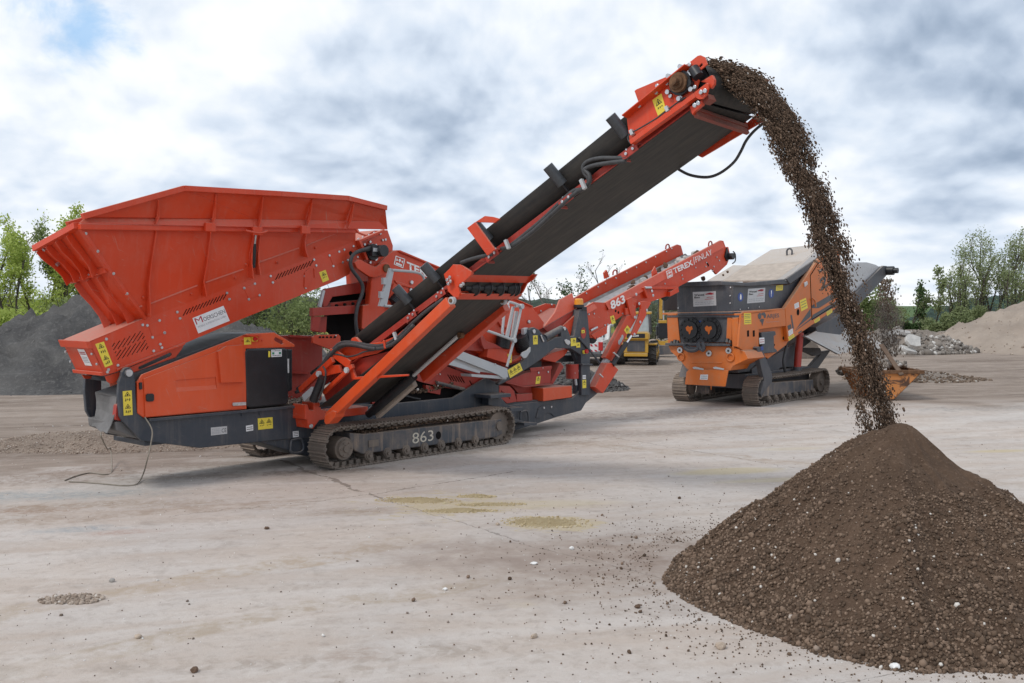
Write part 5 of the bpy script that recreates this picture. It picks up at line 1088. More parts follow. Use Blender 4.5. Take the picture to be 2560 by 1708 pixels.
MB(S).prism(mixw(S, [('C', 240, 650), ('C', 330, 650), ('C', 430, 720), ('C', 430, 800), ('C', 470, 805), ('C', 560, 740), ('C', 560, 780), ('C', 440, 825), ('C', 225, 760)], .70), (0, -.25, 0)).build('lower_bracket', RED, SM, bev=.012)
mb = MB(S).prism(mixw(S, [('C', 160, 555), ('C', 190, 545), ('C', 220, 600), ('C', 310, 630), ('C', 400, 680), ('C', 300, 670), ('C', 200, 680), ('C', 180, 640)], .74), (0, -.06, 0)); mb.prism(mixw(S, [('C', 0, 590), ('C', 160, 560), ('C', 190, 700), ('C', 0, 690)], .6), (0, -.1, 0)); mb.build('shaped_plate', DRED, SM, bev=.008)
warning_sticker(S, mixw(S, [('C', 425, 725), ('C', 468, 728), ('C', 465, 812), ('C', 440, 815)], .705), SM, ((.5, .7, .3, .2),), seed=11)
# ---- post with beacon
mb = MB(S).prism(mixw(S, [('C', 1135, 285), ('C', 1205, 290), ('C', 1218, 400), ('C', 1235, 620), ('C', 1237, 1130), ('C', 1152, 1130), ('C', 1148, 735), ('C', 1065, 682), ('C', 1045, 672), ('C', 1045, 556), ('C', 1082, 550)], .62), (0, -.20, 0)); mb.prism(mixw(S, [('C', 1060, 684), ('C', 1142, 742), ('C', 1155, 1040), ('C', 1100, 1120), ('C', 1095, 1000), ('C', 1110, 800)], .5), (0, -.1, 0)); mb.prism(mixw(S, [('C', 1160, 822), ('C', 1262, 822), ('C', 1262, 838), ('C', 1160, 838)], .68), (0, -.25, 0)); mb.prism(mixw(S, [('C', 1125, 560), ('C', 1240, 690), ('C', 1230, 705), ('C', 1110, 570)], .63), (0, .04, 0)); mb.prism([p + XW * 0 for p in mixw(S, [('C', 1235, 690), ('C', 1250, 700), ('C', 1350, 815), ('C', 1335, 822)], .6)], (0, -.05, 0))
POST = mb.build('post', SLT, SM, bev=.010)
mb = MB(S); c = S.hit(*Z('C', 1125, 255), 'w', .55); mb.cyl(c - XZ * .04, c + XZ * .03, .12, 18); mb.block(c + V((.02, -.08, -.12)), c + V((.2, .08, -.02))); mb.build('beacon_base', 'black plastic', SM, bev=.006)
mb = MB(S); mb.cyl(c + XZ * .03, c + XZ * .15, .105, 18, .10); mb.cyl(c + XZ * .15, c + XZ * .17, .10, 18, .07); mb.build('beacon', 'amber lens', SM, smooth=True)
warning_sticker(S, mixw(S, [('C', 1045, 572), ('C', 1096, 568), ('C', 1098, 645), ('C', 1047, 650)], .785), SM, ((.6, .7, .3, .18),), seed=12); warning_sticker(S, mixw(S, [('C', 1097, 615), ('C', 1136, 612), ('C', 1138, 662), ('C', 1099, 664)], .63), SM, ((.5, .55, .25, .2),), seed=13, figures=False)
warning_sticker(S, mixw(S, [('C', 1160, 980), ('C', 1196, 978), ('C', 1197, 1058), ('C', 1161, 1062)], .62), SM, ((.5, .75, .34, .18),), seed=14); q = mixw(S, [('C', 1162, 934), ('C', 1193, 932), ('C', 1193, 970), ('C', 1162, 972)], .62); o = plain_sticker(S, q, SM); rows(S, q, o, (.6, .3), 'dark grey print', h=.1)
mb = MB(S).prism(mixw(S, [('C', 1158, 690), ('C', 1195, 688), ('C', 1196, 722), ('C', 1159, 724)], .62), (0, .05, 0)); mb.build('stop_switch_box', 'yellow sticker', SM, bev=.005); c = S.hit(*Z('C', 1192, 700), 'w', .67); MB(S).cyl(c, c + XW * .05, .05, 14).build('stop_button', 'red lens', SM, smooth=True)
mb = MB(S).prism(circ(S.hit(*Z('C', 1170, 520), 'w', .623), .10, XU, XZ * 1.3, 16), (0, .003, 0)); mb.build('post_opening', DRED, SM)
warning_sticker(S, mixw(S, [('C', 1150, 492), ('C', 1180, 490), ('C', 1182, 520), ('C', 1152, 524)], .63), SM, ((.5, .5, .3, .3),), figures=False)
mb = MB(S).cyl(*mixw(S, [('C', 1060, 825), ('C', 1060, 965)], .45), .15, 18); mb.build('fire_extinguisher', DRED, SM, smooth=True); MB(S).tube(mixw(S, [('C', 1115, 890), ('C', 1085, 900), ('C', 1090, 950), ('C', 1100, 1030)], .56), .03, 8, 4).build('grey_hose', 'galvanised steel', SM, smooth=True)
# ---- red boxes under the screen
mb = MB(S).prism(mixw(S, [('C', 778, 1060), ('C', 1057, 1036), ('C', 1060, 1150), ('C', 778, 1190)], .66), (0, -.55, 0)); mb.build('tool_box', 'fresh lit red paint', SM, bev=.012)
mb = MB(S).prism(mixw(S, [('C', 605, 912), ('C', 855, 868), ('C', 850, 1012), ('C', 580, 1042), ('C', 400, 1000)], .5), (0, -.9, 0)); bolts(mb, S, [('C', 728, 910), ('C', 822, 902), ('C', 768, 862)], .5, .03, .02); mb.prism(mixw(S, [('C', 400, 1000), ('C', 580, 1042), ('C', 850, 1012), ('C', 850, 1022), ('C', 578, 1054), ('C', 396, 1010)], .5), (0, .05, 0)); mb.prism(mixw(S, [('C', 640, 862), ('C', 855, 840), ('C', 855, 872), ('C', 650, 905)], .5), (0, .02, 0)); mb.build('middle_chute', [DRED, 'steel'], SM, bev=.008)
warning_sticker(S, mixw(S, [('C', 708, 948), ('C', 750, 942), ('C', 742, 1015), ('C', 700, 1022)], .5), SM, ((.5, .75, .34, .2),), seed=15)
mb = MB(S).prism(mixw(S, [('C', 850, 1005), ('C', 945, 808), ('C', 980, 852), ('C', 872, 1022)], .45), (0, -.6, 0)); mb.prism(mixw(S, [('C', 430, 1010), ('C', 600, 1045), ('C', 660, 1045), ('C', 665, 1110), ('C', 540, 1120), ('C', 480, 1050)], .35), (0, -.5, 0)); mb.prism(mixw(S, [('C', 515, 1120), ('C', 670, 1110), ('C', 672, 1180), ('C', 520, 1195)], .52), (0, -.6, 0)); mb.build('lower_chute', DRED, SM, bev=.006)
mb = MB(S).prism(mixw(S, [('C', 775, 762), ('C', 860, 715), ('C', 1005, 676), ('C', 1030, 680), ('C', 985, 742), ('C', 895, 808), ('C', 775, 780)], .4), (0, -.7, 0)); mb.build('front_chute', RED, SM, bev=.006)
gq = mixw(S, [('C', 345, 1035), ('C', 445, 1040), ('C', 490, 1085), ('C', 518, 1192), ('C', 420, 1210), ('C', 345, 1140)], .55); hl = []
for i in range(6): hl.append(mixw(S, [('C', 360 + i * 15, 1085 + i * 10), ('C', 367 + i * 15, 1080 + i * 10), ('C', 375 + i * 15, 1105 + i * 12), ('C', 368 + i * 15, 1110 + i * 12)], .55))
for i in range(6): hl.append(mixw(S, [('C', 365 + i * 17, 1150 + i * 2), ('C', 375 + i * 17, 1140 + i * 2), ('C', 390 + i * 16, 1170 + i * 4), ('C', 382 + i * 16, 1178 + i * 4)], .55))
MB(S).prism(gq, (0, -.02, 0), 0, hl[:6]).build('slotted_guard', DRED, SM)
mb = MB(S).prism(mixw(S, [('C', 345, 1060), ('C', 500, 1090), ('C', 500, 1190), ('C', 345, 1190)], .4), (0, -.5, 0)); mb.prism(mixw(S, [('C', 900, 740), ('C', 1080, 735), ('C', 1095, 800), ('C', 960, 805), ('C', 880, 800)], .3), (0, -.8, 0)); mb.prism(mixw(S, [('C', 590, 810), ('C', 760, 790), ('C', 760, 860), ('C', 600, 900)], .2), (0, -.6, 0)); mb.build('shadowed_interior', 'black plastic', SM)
gl = mixw(S, [(4, 1150, 575), (4, 1270, 560), (4, 1480, 478), (4, 1760, 590), (4, 1900, 610), (4, 1760, 700), (4, 1700, 722), (4, 1480, 690), (4, 1285, 640)], .50); hl = []
for x0, y0 in ((1535, 590), (1735, 645)):
    for i in range(6):
        a, b_ = x0 + i * 24, y0 - 12 + i * 4; hl.append(mixw(S, [(4, a, b_), (4, a + 9, b_ - 6), (4, a + 45, b_ + 52), (4, a + 36, b_ + 58)], .50))
mb = MB(S).prism(gl, (0, -.02, 0), 0, hl[:6] + hl[6:8]); bolts(mb, S, [(4, 1440, 568), (4, 1468, 572), (4, 1360, 565)], .50, .02, .012); mb.build('side_guard', [DRED, 'steel'], SM)
mb = MB(S).prism(mixw(S, [(4, 1290, 470), (4, 1480, 470), (4, 1900, 620), (4, 1600, 790), (4, 1020, 840), (4, 1090, 600)], .38), (0, -.8, 0)); mb.build('dark_interior_fill', 'black hole', SM)  # black filler painted as the unlit inside behind the belt
MB(S).block((-1.2, -.5, .76), (1.5, .45, 1.08)).build('shaded_belly_block', SLT, SM)  # dark block closes the chassis floor and stands in for interior shade
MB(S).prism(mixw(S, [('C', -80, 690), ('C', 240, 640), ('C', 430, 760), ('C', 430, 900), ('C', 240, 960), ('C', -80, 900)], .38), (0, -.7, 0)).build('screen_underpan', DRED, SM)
mb = MB(S).prism(mixw(S, [(4, 1340, 670), (4, 1480, 700), (4, 1470, 760), (4, 1345, 735)], .48), (0, -.3, 0)); mb.prism(mixw(S, [(4, 820, 770), (4, 865, 745), (4, 880, 870), (4, 860, 875)], .5), (0, -.2, 0)); mb.build('guard_bracket', DRED, SM, bev=.004); MB(S).tube(mixw(S, [(4, 1440, 650), (4, 1560, 680), (4, 1690, 710)], .54), .035, 8, 0).build('adjusting_bar', 'muddy slate paint', SM)
MB(S).tube(mixw(S, [(4, 1090, 790), (4, 1110, 770), (4, 1160, 772), (4, 1230, 790), (4, 1290, 800)], .52), .014, 6, 3).build('loose_cable', 'hose rubber', SM)
n = 500; tt = RNG.uniform(0, 1, n); pts = np.array([S.out(V((1.6 + 1.9 * t_, RNG.uniform(.2, .57), 1.10 + .25 * max(0, t_ - .6) + RNG.exponential(.03))))[:] for t_ in tt]); tag(lumps('spilt_soil', pts, RNG.uniform(.012, .035, n), 'soil clods', RNG, SM), kind='stuff')
# ---- short front conveyor
wt = .5
tc = mixw(S, [(5, 1035, 572), (5, 1130, 515), (5, 1212, 520), (5, 1560, 332), (5, 2062, 62), (5, 2082, 66), (5, 2098, 110), (5, 2118, 110), (5, 2132, 175), (5, 2108, 240), (5, 2030, 312), (5, 2000, 272), (5, 1757, 400), (5, 1692, 466), (5, 1640, 480), (5, 1545, 515), (5, 1375, 590), (5, 1230, 690), (5, 1225, 740), (5, 1110, 780), (5, 1095, 745), (5, 960, 790), (5, 905, 690)], wt)
mb = MB(S).prism(tc, (0, -.05, 0))
tcb = [(5, a, b_) for a, b_ in ((1090, 605), (1130, 600), (1440, 455), (1490, 440), (1550, 435), (1650, 380), (1775, 318), (1780, 345), (1875, 262), (1955, 225), (1950, 255), (2000, 285), (2010, 255), (2030, 185), (2050, 210), (1210, 685), (1230, 680), (1340, 600), (1355, 600), (1565, 465))]
bolts(mb, S, tcb, wt, .028, .02)
for a, b_ in ((1290, 580), (1310, 592), (1965, 235), (1970, 245)): c = S.hit(*Z(5, a, b_), 'w', wt); mb.cyl(c, c + XW * .004, .035, 10, mi=2)
ft_ = mixw(S, [(5, 1212, 520), (5, 1560, 332), (5, 2062, 62)], wt); fb_ = mixw(S, [(5, 1225, 570), (5, 1570, 385), (5, 2075, 112)], wt)
for i in (0, 1): mb.prism([ft_[i] + XW * .01, ft_[i + 1] + XW * .01, fb_[i + 1] + XW * .07, fb_[i] + XW * .07], (0, -.02, 0))
for i in (0, 1): mb.prism([fb_[i] + XW * .07, fb_[i + 1] + XW * .07, fb_[i + 1] + XW * .01 - XZ * .03, fb_[i] + XW * .01 - XZ * .03], (0, -.02, 0))
p0 = mixw(S, [(5, 1050, 570), (5, 1130, 528), (5, 1140, 560), (5, 1060, 605)], wt); mb.prism([p0[0] + XW * .01, p0[1] + XW * .01, p0[2] + XW * .06, p0[3] + XW * .06], (0, -.02, 0))
TCV = mb.build('front_conveyor_side', [RED, 'steel', 'black hole'], SM, bev=.008)
fs_ = mixw(S, [(5, 980, 490), (5, 1160, 385), (5, 1680, 122), (5, 1745, 92), (5, 1770, 100), (5, 1790, 172), (5, 1205, 462), (5, 1000, 572)], -.5); mb = MB(S).prism(fs_, (0, -.05, 0))
bolts(mb, S, [(5, a, b_) for a, b_ in ((1075, 452), (1160, 405), (1215, 378), (1292, 340), (1370, 300), (1442, 262), (1512, 225), (1582, 185), (1662, 145), (1700, 122))], -.5, .028, .02)
fin = mixw(S, [(5, 1207, 300), (5, 1225, 278), (5, 1245, 330), (5, 1215, 345)], -.5); mb.prism(fin, (0, -.05, 0)); mb.build('front_conveyor_far_side', [RED, 'steel'], SM, bev=.006)
bl0, bl1 = S.hit(*Z(5, 1000, 548), 'w', -.5), S.hit(*Z(5, 1790, 160), 'w', -.5)
sk0, sk1 = bl0 + V((0, .04, 0)), bl1 + V((0, .04, 0)); dn = V((0, .07, -.05))
mb = MB(S).prism([sk0, sk1, sk1 + dn, sk0 + dn], (0, .02, 0)); mb.build('rubber_skirt', 'rubber flap', SM)
b0, b1 = sk0 + dn + V((0, 0, .0)), sk1 + dn; be = V((0, .82, .0))
mb = MB(S).prism([b0, b1, b1 + be, b0 + be], (0, 0, -.03)); mb.cyl(b1 + V((.0, -.05, -.12)), b1 + be + V((0, .05, -.12)), .12, 18); mb.build('front_belt', 'belt grey', SM)
for a in ((5, 1678, 110), (5, 1992, 88), (5, 1292, 300)):
    wv = wt if a[1] > 1900 else -.5; c = S.hit(*Z(*a), 'w', wv); mb = MB(S); mb.tube([c + V((-.09, -.03, -.06)), c + V((-.07, -.03, .03)), c + V((0, -.03, .07)), c + V((.07, -.03, .05)), c + V((.09, -.03, -.03))], .02, 6, 4); mb.build('lifting_eye', DRED, SM, smooth=True)
fn = mixw(S, [(5, 1560, 290), (5, 1580, 252), (5, 1600, 312), (5, 1562, 330)], .42); MB(S).prism(fn, (0, -.03, 0)).build('belt_fin', RED, SM)
fpz = [S.hit(*Z(5, 760, 700), 'w', .46), S.hit(*Z(5, 985, 450), 'w', .30), S.hit(*Z(5, 1005, 560), 'w', .46)]; mb = MB(S).prism([S.hit(*Z(5, 762, 700), 'w', .46), S.hit(*Z(5, 845, 590), 'w', .40), S.hit(*Z(5, 880, 500), 'w', .32), S.hit(*Z(5, 972, 450), 'w', .3), S.hit(*Z(5, 1003, 560), 'w', .46)], (0, -.04, 0)); mb.prism(mixw(S, [(5, 690, 558), (5, 780, 525), (5, 850, 532), (5, 840, 600), (5, 770, 650), (5, 730, 640)], -.4), (0, -.04, 0)); bolts(mb, S, [(5, 740, 582), (5, 820, 535), (5, 745, 625), (5, 820, 600)], -.4, .03, .02); mb.build('feed_plate', [RED, 'steel'], SM, bev=.006)
mb = MB(S).prism(mixw(S, [(5, 760, 705), (5, 1010, 560), (5, 1020, 600), (5, 905, 690), (5, 905, 770), (5, 790, 735)], .44), (0, -.9, 0)); mb.build('conveyor_tail', DRED, SM, bev=.006)
mb = MB(S).prism(mixw(S, [(5, 2110, 115), (5, 2122, 150), (5, 2135, 190), (5, 2110, 215), (5, 2095, 180)], wt + .04), (0, -.08, 0)); c = S.hit(*Z(5, 2118, 180), 'w', wt); mb.cyl(c, c + XW * .16, .09, 14); mb.tube([c + V((.08, .1, .14)), c + V((.2, .1, .06)), c + V((.2, .1, -.12)), c + V((.05, .1, -.2))], .018, 6, 4); mb.build('head_motor', 'black plastic', SM, bev=.005)
lettering(S, *mixw(S, [('E', 888, 572), ('E', 1100, 462), ('E', 862, 445)], wt + .055), '863', 'white print', SM, bold=.03, name='number', lift=.02)
lettering(S, *mixw(S, [(5, 1718, 308), (5, 1858, 242), (5, 1704, 270)], wt + .075), 'TEREX', 'white print', SM, bold=.03, lift=.012); lettering(S, *mixw(S, [(5, 1878, 226), (5, 1998, 166), (5, 1868, 186)], wt + .075), 'FINLAY', 'white print', SM, bold=.0, lift=.012)
mb = MB(S); q = mixw(S, [(5, 1856, 185), (5, 1859, 184), (5, 1868, 240), (5, 1865, 241)], wt + .075); mb.prism([p + XW * .012 for p in q], (0, .002, 0)); mb.build('lettering', 'white print', SM)
logo(mixw(S, [(5, 1657, 290), (5, 1697, 272), (5, 1707, 325), (5, 1668, 344)], wt + .075), SM, .012)
warning_sticker(S, mixw(S, [(5, 1248, 622), (5, 1275, 612), (5, 1290, 668), (5, 1263, 680)], wt), SM, ((.5, .7, .34, .2),), seed=16)
mb = MB(S).prism(mixw(S, [(5, 1508, 402), (5, 1740, 402), (5, 1755, 412), (5, 1740, 422), (5, 1508, 418)], wt + .09), (0, -.06, 0)); mb.prism(mixw(S, [(5, 1690, 440), (5, 1750, 405), (5, 1757, 440), (5, 1692, 475)], wt + .1), (0, -.1, 0)); mb.cyl(*mixw(S, [(5, 1505, 410), (5, 1550, 410)], wt + .1), .035, 8, mi=1); mb.prism(mixw(S, [(5, 1110, 755), (5, 1225, 690), (5, 1228, 745), (5, 1145, 790)], wt + .03), (0, -.1, 0)); mb.cyl(*mixw(S, [(5, 1105, 725), (5, 1155, 700)], wt + .06), .03, 8, mi=1); mb.build('conveyor_brace', [RED, 'steel'], SM, bev=.006)
mb = MB(S).cyl(*[S.hit(*Z(5, 1650, 478), 'w', w_) for w_ in (.45, -.3)], .1, 14); mb.cyl(*[S.hit(*Z(5, 1115, 785), 'w', w_) for w_ in (.45, -.3)], .12, 14); mb.build('return_roller', 'black plastic', SM, smooth=True)
# support boom below the front conveyor
wj = .60
mb = MB(S).prism(mixw(S, [('E', 1130, 415), ('E', 1200, 382), ('E', 1285, 420), ('E', 1262, 560), ('E', 1272, 690), ('E', 1240, 712), ('E', 1200, 690), ('E', 1165, 560)], wj), (0, -.06, 0)); mb.prism(mixw(S, [('E', 1345, 445), ('E', 1415, 440), ('E', 1500, 462), ('E', 1430, 580), ('E', 1425, 650), ('E', 1275, 935), ('E', 1235, 962), ('E', 1205, 940), ('E', 1310, 690), ('E', 1345, 560)], wj + .06), (0, -.06, 0)); mb.prism(mixw(S, [('E', 1380, 235), ('E', 1400, 230), ('E', 1475, 390), ('E', 1440, 400)], wj), (0, -.1, 0)); mb.prism(mixw(S, [('E', 1105, 545), ('E', 1180, 545), ('E', 1200, 640), ('E', 1110, 650)], wj - .03), (0, -.08, 0))
bolts(mb, S, [('E', 1268, 340), ('E', 1313, 480), ('E', 1247, 685), ('E', 1428, 578), ('E', 1328, 757), ('E', 1240, 942), ('E', 1505, 290), ('E', 1522, 355)], wj + .06, .045, .02); mb.build('boom_bracket', [RED, 'steel'], SM, bev=.008)
mb = MB(S).prism(mixw(S, [('E', 1135, 655), ('E', 1190, 650), ('E', 1275, 705), ('E', 905, 1345), ('E', 803, 1292)], wj - .01), (0, -.14, 0))
hl_ = [('E', 1060, 985), ('E', 1040, 1025), ('E', 1015, 1060)]; mb.build('boom', RED, SM, bev=.012)
mb = MB(S); 
for p in hl_: c = S.hit(*Z(*p), 'w', wj - .008); mb.prism(circ(c, .05, XU, XZ * 1.3, 10), (0, .003, 0))
mb.build('boom_holes', 'galvanised steel', SM)
warning_sticker(S, mixw(S, [('E', 1085, 880), ('E', 1135, 805), ('E', 1180, 862), ('E', 1128, 940)], wj - .008), SM, ((.5, .6, .3, .26),), seed=17)
MB(S).prism(mixw(S, [('E', 828, 1300), ('E', 885, 1335), ('E', 730, 1568), (5, 1140, 1140), (5, 1112, 1120)], wj - .03), (0, -.1, 0)).build('boom_slide', 'galvanised steel', SM, bev=.006)
mb = MB(S).cyl(*mixw(S, [('E', 1118, 1075), ('E', 905, 1405)], wj + .12), .062, 16); mb.build('boom_cylinder', 'black plastic', SM, smooth=True); MB(S).cyl(*mixw(S, [('E', 1195, 965), ('E', 1125, 1070)], wj + .12), .03, 12).build('piston_rod', 'chrome', SM, smooth=True)
mb = MB(S).prism(mixw(S, [(5, 1230, 962), (5, 1262, 962), (5, 1312, 1012), (5, 1198, 1186), (5, 1140, 1142)], wj + .14), (0, -.2, 0)); mb.build('cylinder_guard', RED, SM, bev=.012); mb = MB(S); 
for a in (('E', 925, 1215, 1005, 1285), (5, 1172, 1045, 1195, 1068)): mb.beam(*[S.hit(*Z(a[0], *p), 'w', wj + .2) for p in (a[1:3], a[3:5])], .03, .04, XW)
bolts(mb, S, [('C', 1280, 1052), ('C', 1318, 1085), ('E', 770, 1465), (5, 1150, 1100)], wj - .02, .05, .03, 0); mb.build('locking_pins', 'steel', SM, bev=.004)
# ---- main side conveyor (u across the belt, s along it, n square to it)
ac = math.atan(.518); cc, ss = math.cos(ac), math.sin(ac)
def cv(u, s, n): return V((u, 4.77 + s * cc - n * ss, 3.32 + s * ss + n * cc))
def sn(k, x_, y_, u):
    p = S.hit(*Z(k, x_, y_), 'u', u); a, b_ = p.y - 4.77, p.z - 3.32; return a * cc + b_ * ss, -a * ss + b_ * cc
NV = cv(0, 0, 1) - cv(0, 0, 0); SV = cv(0, 1, 0) - cv(0, 0, 0)
UL, UR = -.2, 1.06
MCV = bpy.data.objects.new('side_conveyor', None); C.objects.link(MCV); MCV.parent = SM
def belt(name, sections, th, mat='conveyor belt'):
    """sections: list of rows of (u, s, n); a closed sheet of thickness th with streak coordinates"""
    mb = MB(S); k = len(sections[0]); uv_ = []
    for off in (0, th):
        for i, row in enumerate(sections):
            for (u_, s_, n_) in row: mb.v.append(cv(u_, s_, n_ + off)); uv_.append((u_, i * .6 + s_ * .05))
    N = len(sections) * k
    for i in range(len(sections) - 1):
        for j in range(k - 1):
            a = i * k + j
            for o_ in (0, N): mb.f.append([a + o_, a + 1 + o_, a + k + 1 + o_, a + k + o_]); mb.m.append(0)
        for j in (0, k - 1): a = i * k + j; mb.f.append([a, a + k, a + k + N, a + N]); mb.m.append(0)
    for i in (0, len(sections) - 1):
        for j in range(k - 1): a = i * k + j; mb.f.append([a, a + 1, a + 1 + N, a + N]); mb.m.append(0)
    return mb.build(name, mat, MCV, smooth=True, uvs=uv_, recalc=False)
def nret(s_): return float(np.interp(s_, (-4.4, -2.6, -.55, -.1, 5), (-.28, -.25, -.15, 0, 0)))
belt('return_belt', [[(UL + (UR - UL) * j / 6, s_, nret(s_)) for j in range(7)] for s_ in np.linspace(-4.35, 4.22, 40)], .014)
HC, HN, HR = 4.25, .235, .22
cs = []
for s_ in np.linspace(-4.3, 4.0, 36):
    nt_ = .33 + .15 * (s_ + 4.3) / 8.3; f_ = min(1, max(0, (s_ - 3.2) / .8)); up_ = lambda n_: n_ * (1 - f_) + (.40 + .12 * f_) * f_
    cs.append([(-.21, s_, nt_ + .02 * f_), (-.15, s_, up_(.27)), (-.03, s_, up_(.17)), (.18, s_, up_(.13)), (.68, s_, up_(.13)), (.89, s_, up_(.17)), (1.01, s_, up_(.27)), (1.07, s_, nt_ + .02 * f_)])
belt('carrying_belt', cs, .018)
belt('head_belt', [[(UL + (UR - UL) * j / 6, HC + (HR + .012 * math.sin(j * 1.1)) * math.sin(t), HN - (HR) * math.cos(t) + (.06 * (abs(j - 3) / 3) ** 2 * (1 if t > 1.5 else 0))) for j in range(7)] for t in np.linspace(0, math.pi, 18)], .014)
mb = MB(S).cyl(cv(UL + .02, HC, HN), cv(UR - .02, HC, HN), HR - .02, 26); mb.cyl(cv(-.36, HC, HN), cv(1.2, HC, HN), .045, 12); mb.build('head_pulley', 'black plastic', MCV, smooth=True)
mb = MB(S)
for u_ in (-.15, .99): mb.box(cv(u_, -.1, .07), (.02, 0, 0), SV * 4.2, NV * .055); mb.box(cv(u_ - .03 if u_ < 0 else u_ + .03, -.1, .015), (.035, 0, 0), SV * 4.2, NV * .008)
for s_ in np.linspace(-3.6, 3.6, 9): mb.box(cv(.42, s_, .06), (.58, 0, 0), SV * .03, NV * .03)
mb.build('conveyor_frame', DRED, MCV, bev=.004)
# troughing rollers in their red brackets
IDL = [sn(k, x_, y_, -.2)[0] for k, x_, y_ in ((7, 600, 780), (8, 1500, 225), (8, 830, 740), ('B', 1000, 620), ('B', 610, 950))]
for i, s_ in enumerate(IDL):
    R0 = bpy.data.objects.new('idler_set', None); C.objects.link(R0); R0.parent = MCV
    a, b_ = cv(-.22, s_, .255), cv(-.385, s_ + .0, .52); MB(S).cyl(cv(-.15, s_, .14), a, .022, 8).build('roller_shaft', 'black plastic', R0, smooth=True); MB(S).cyl(a, b_, .076, 22).build('wing_roller', 'roller rubber', R0, smooth=True)
    a, b_ = cv(1.12, s_, .30), cv(1.27, s_, .545); MB(S).cyl(a, b_, .076, 22).build('wing_roller', 'roller rubber', R0, smooth=True)
    mb = MB(S); mb.cyl(cv(-.15, s_, .14), cv(-.11, s_, .08), .02, 8); mb.box(cv(-.21, s_ - .02, .05), (.055, 0, 0), SV * .13, NV * .012); mb.box(cv(-.262, s_ - .02, .015), (.006, 0, 0), SV * .13, NV * .045); mb.box(cv(-.19, s_ - .14, .01), (.07, 0, 0), SV * .008, NV * .05)
    for d_ in (-.07, .05): mb.cyl(cv(-.27, s_ + d_, .02), cv(-.29, s_ + d_, .02), .022, 7, mi=1); mb.cyl(cv(-.22, s_ + d_, .06), cv(-.22, s_ + d_, .10), .018, 7, mi=1)
    mb.build('roller_bracket', [DRED, 'steel'], R0, bev=.004)
gd = mixu(S, [(8, 614, 626), (8, 688, 570), (8, 872, 822), (8, 800, 878)], -.46); mb = MB(S).prism(gd, (.03, 0, 0)); st_ = mixu(S, [(8, 688, 572), (8, 778, 514), (8, 850, 522), (8, 915, 540), (8, 868, 578), (8, 790, 575)], -.40); mb.prism(st_, (.03, 0, 0)); mb.build('roller_guard', RED, MCV, bev=.004)
# hoses along the frame
def hose(pts, u, r=.03, name='hydraulic_hose'): return MB(S).tube([S.hit(*Z(*p), 'u', u) for p in pts], r, 8, 4).build(name, 'hose rubber', MCV, smooth='all')
hose([(7, 615, 1010), (7, 500, 1012), (7, 380, 1012), (7, 270, 1035), (7, 215, 1085), (7, 225, 1150), (7, 262, 1200), (7, 255, 1270), (7, 190, 1300), (7, 100, 1330), (8, 1340, 520), (8, 1200, 640), (8, 1010, 790), (8, 930, 815)], -.24); hose([(7, 600, 1040), (7, 480, 1052), (7, 330, 1075), (7, 240, 1105), (7, 235, 1130), (7, 270, 1170), (7, 270, 1230), (7, 215, 1290), (7, 120, 1350), (8, 1350, 540), (8, 1190, 680), (8, 1020, 800)], -.26)
hose([(8, 560, 945), (8, 660, 910), (8, 780, 880), (8, 860, 870)], -.25); hose([('B', 1050, 830), ('B', 800, 1010), ('B', 600, 1190), ('B', 430, 1360), ('A', 1400, 30), ('A', 1290, 105), ('A', 1150, 140), ('A', 1000, 130), ('A', 850, 100), ('A', 700, 88), ('A', 610, 110), ('A', 540, 170), ('A', 480, 240), ('A', 330, 450), ('A', 150, 650), ('A', 20, 740)], -.30)
hose([('B', 640, 1190), ('B', 480, 1350), ('A', 1440, 50), ('A', 1320, 130), ('A', 1170, 175), ('A', 1000, 170), ('A', 860, 140), ('A', 720, 128), ('A', 640, 150), ('A', 560, 205), ('A', 500, 280), ('A', 350, 480), ('A', 180, 670), ('A', 40, 780)], -.33); hose([('A', 1110, 180), ('A', 1000, 165), ('A', 850, 130), ('A', 720, 118), ('A', 620, 135), ('A', 540, 200), ('A', 480, 265), ('A', 320, 480), ('A', 140, 690), ('A', 0, 790)], -.36); hose([('A', 1090, 200), ('A', 960, 220), ('A', 840, 270), ('A', 720, 290), ('A', 620, 265), ('A', 530, 255)], -.34, .014); hose([('A', 380, 430), ('A', 415, 500), ('A', 405, 620), ('A', 370, 760), ('A', 315, 890)], -.46, .016)
hose([(7, 650, 880), (7, 625, 840), (7, 640, 790), (7, 720, 745), (7, 880, 650), (7, 960, 590), (7, 1080, 500), (7, 1150, 455)], -.33, .010, 'grease_line')
hose([(7, 1080, 1110), (7, 1180, 1162), (7, 1300, 1186), (7, 1400, 1178), (7, 1500, 1130), (7, 1600, 1045), (7, 1660, 950), (7, 1710, 850), (7, 1790, 755), (7, 1895, 672)], 1.12, .020, 'hanging_hose')
for k, x_, y_ in ((7, 660, 775), (7, 985, 560), (7, 212, 1250), (8, 985, 775), (8, 1680, 225), ('B', 385, 1350)): MB(S).box(S.hit(*Z(k, x_, y_), 'u', -.32), (.025, 0, 0), SV * .022, NV * (.07 if x_ < 600 or k != 7 else .035)).build('hose_clip', 'galvanised steel', MCV, bev=.003)
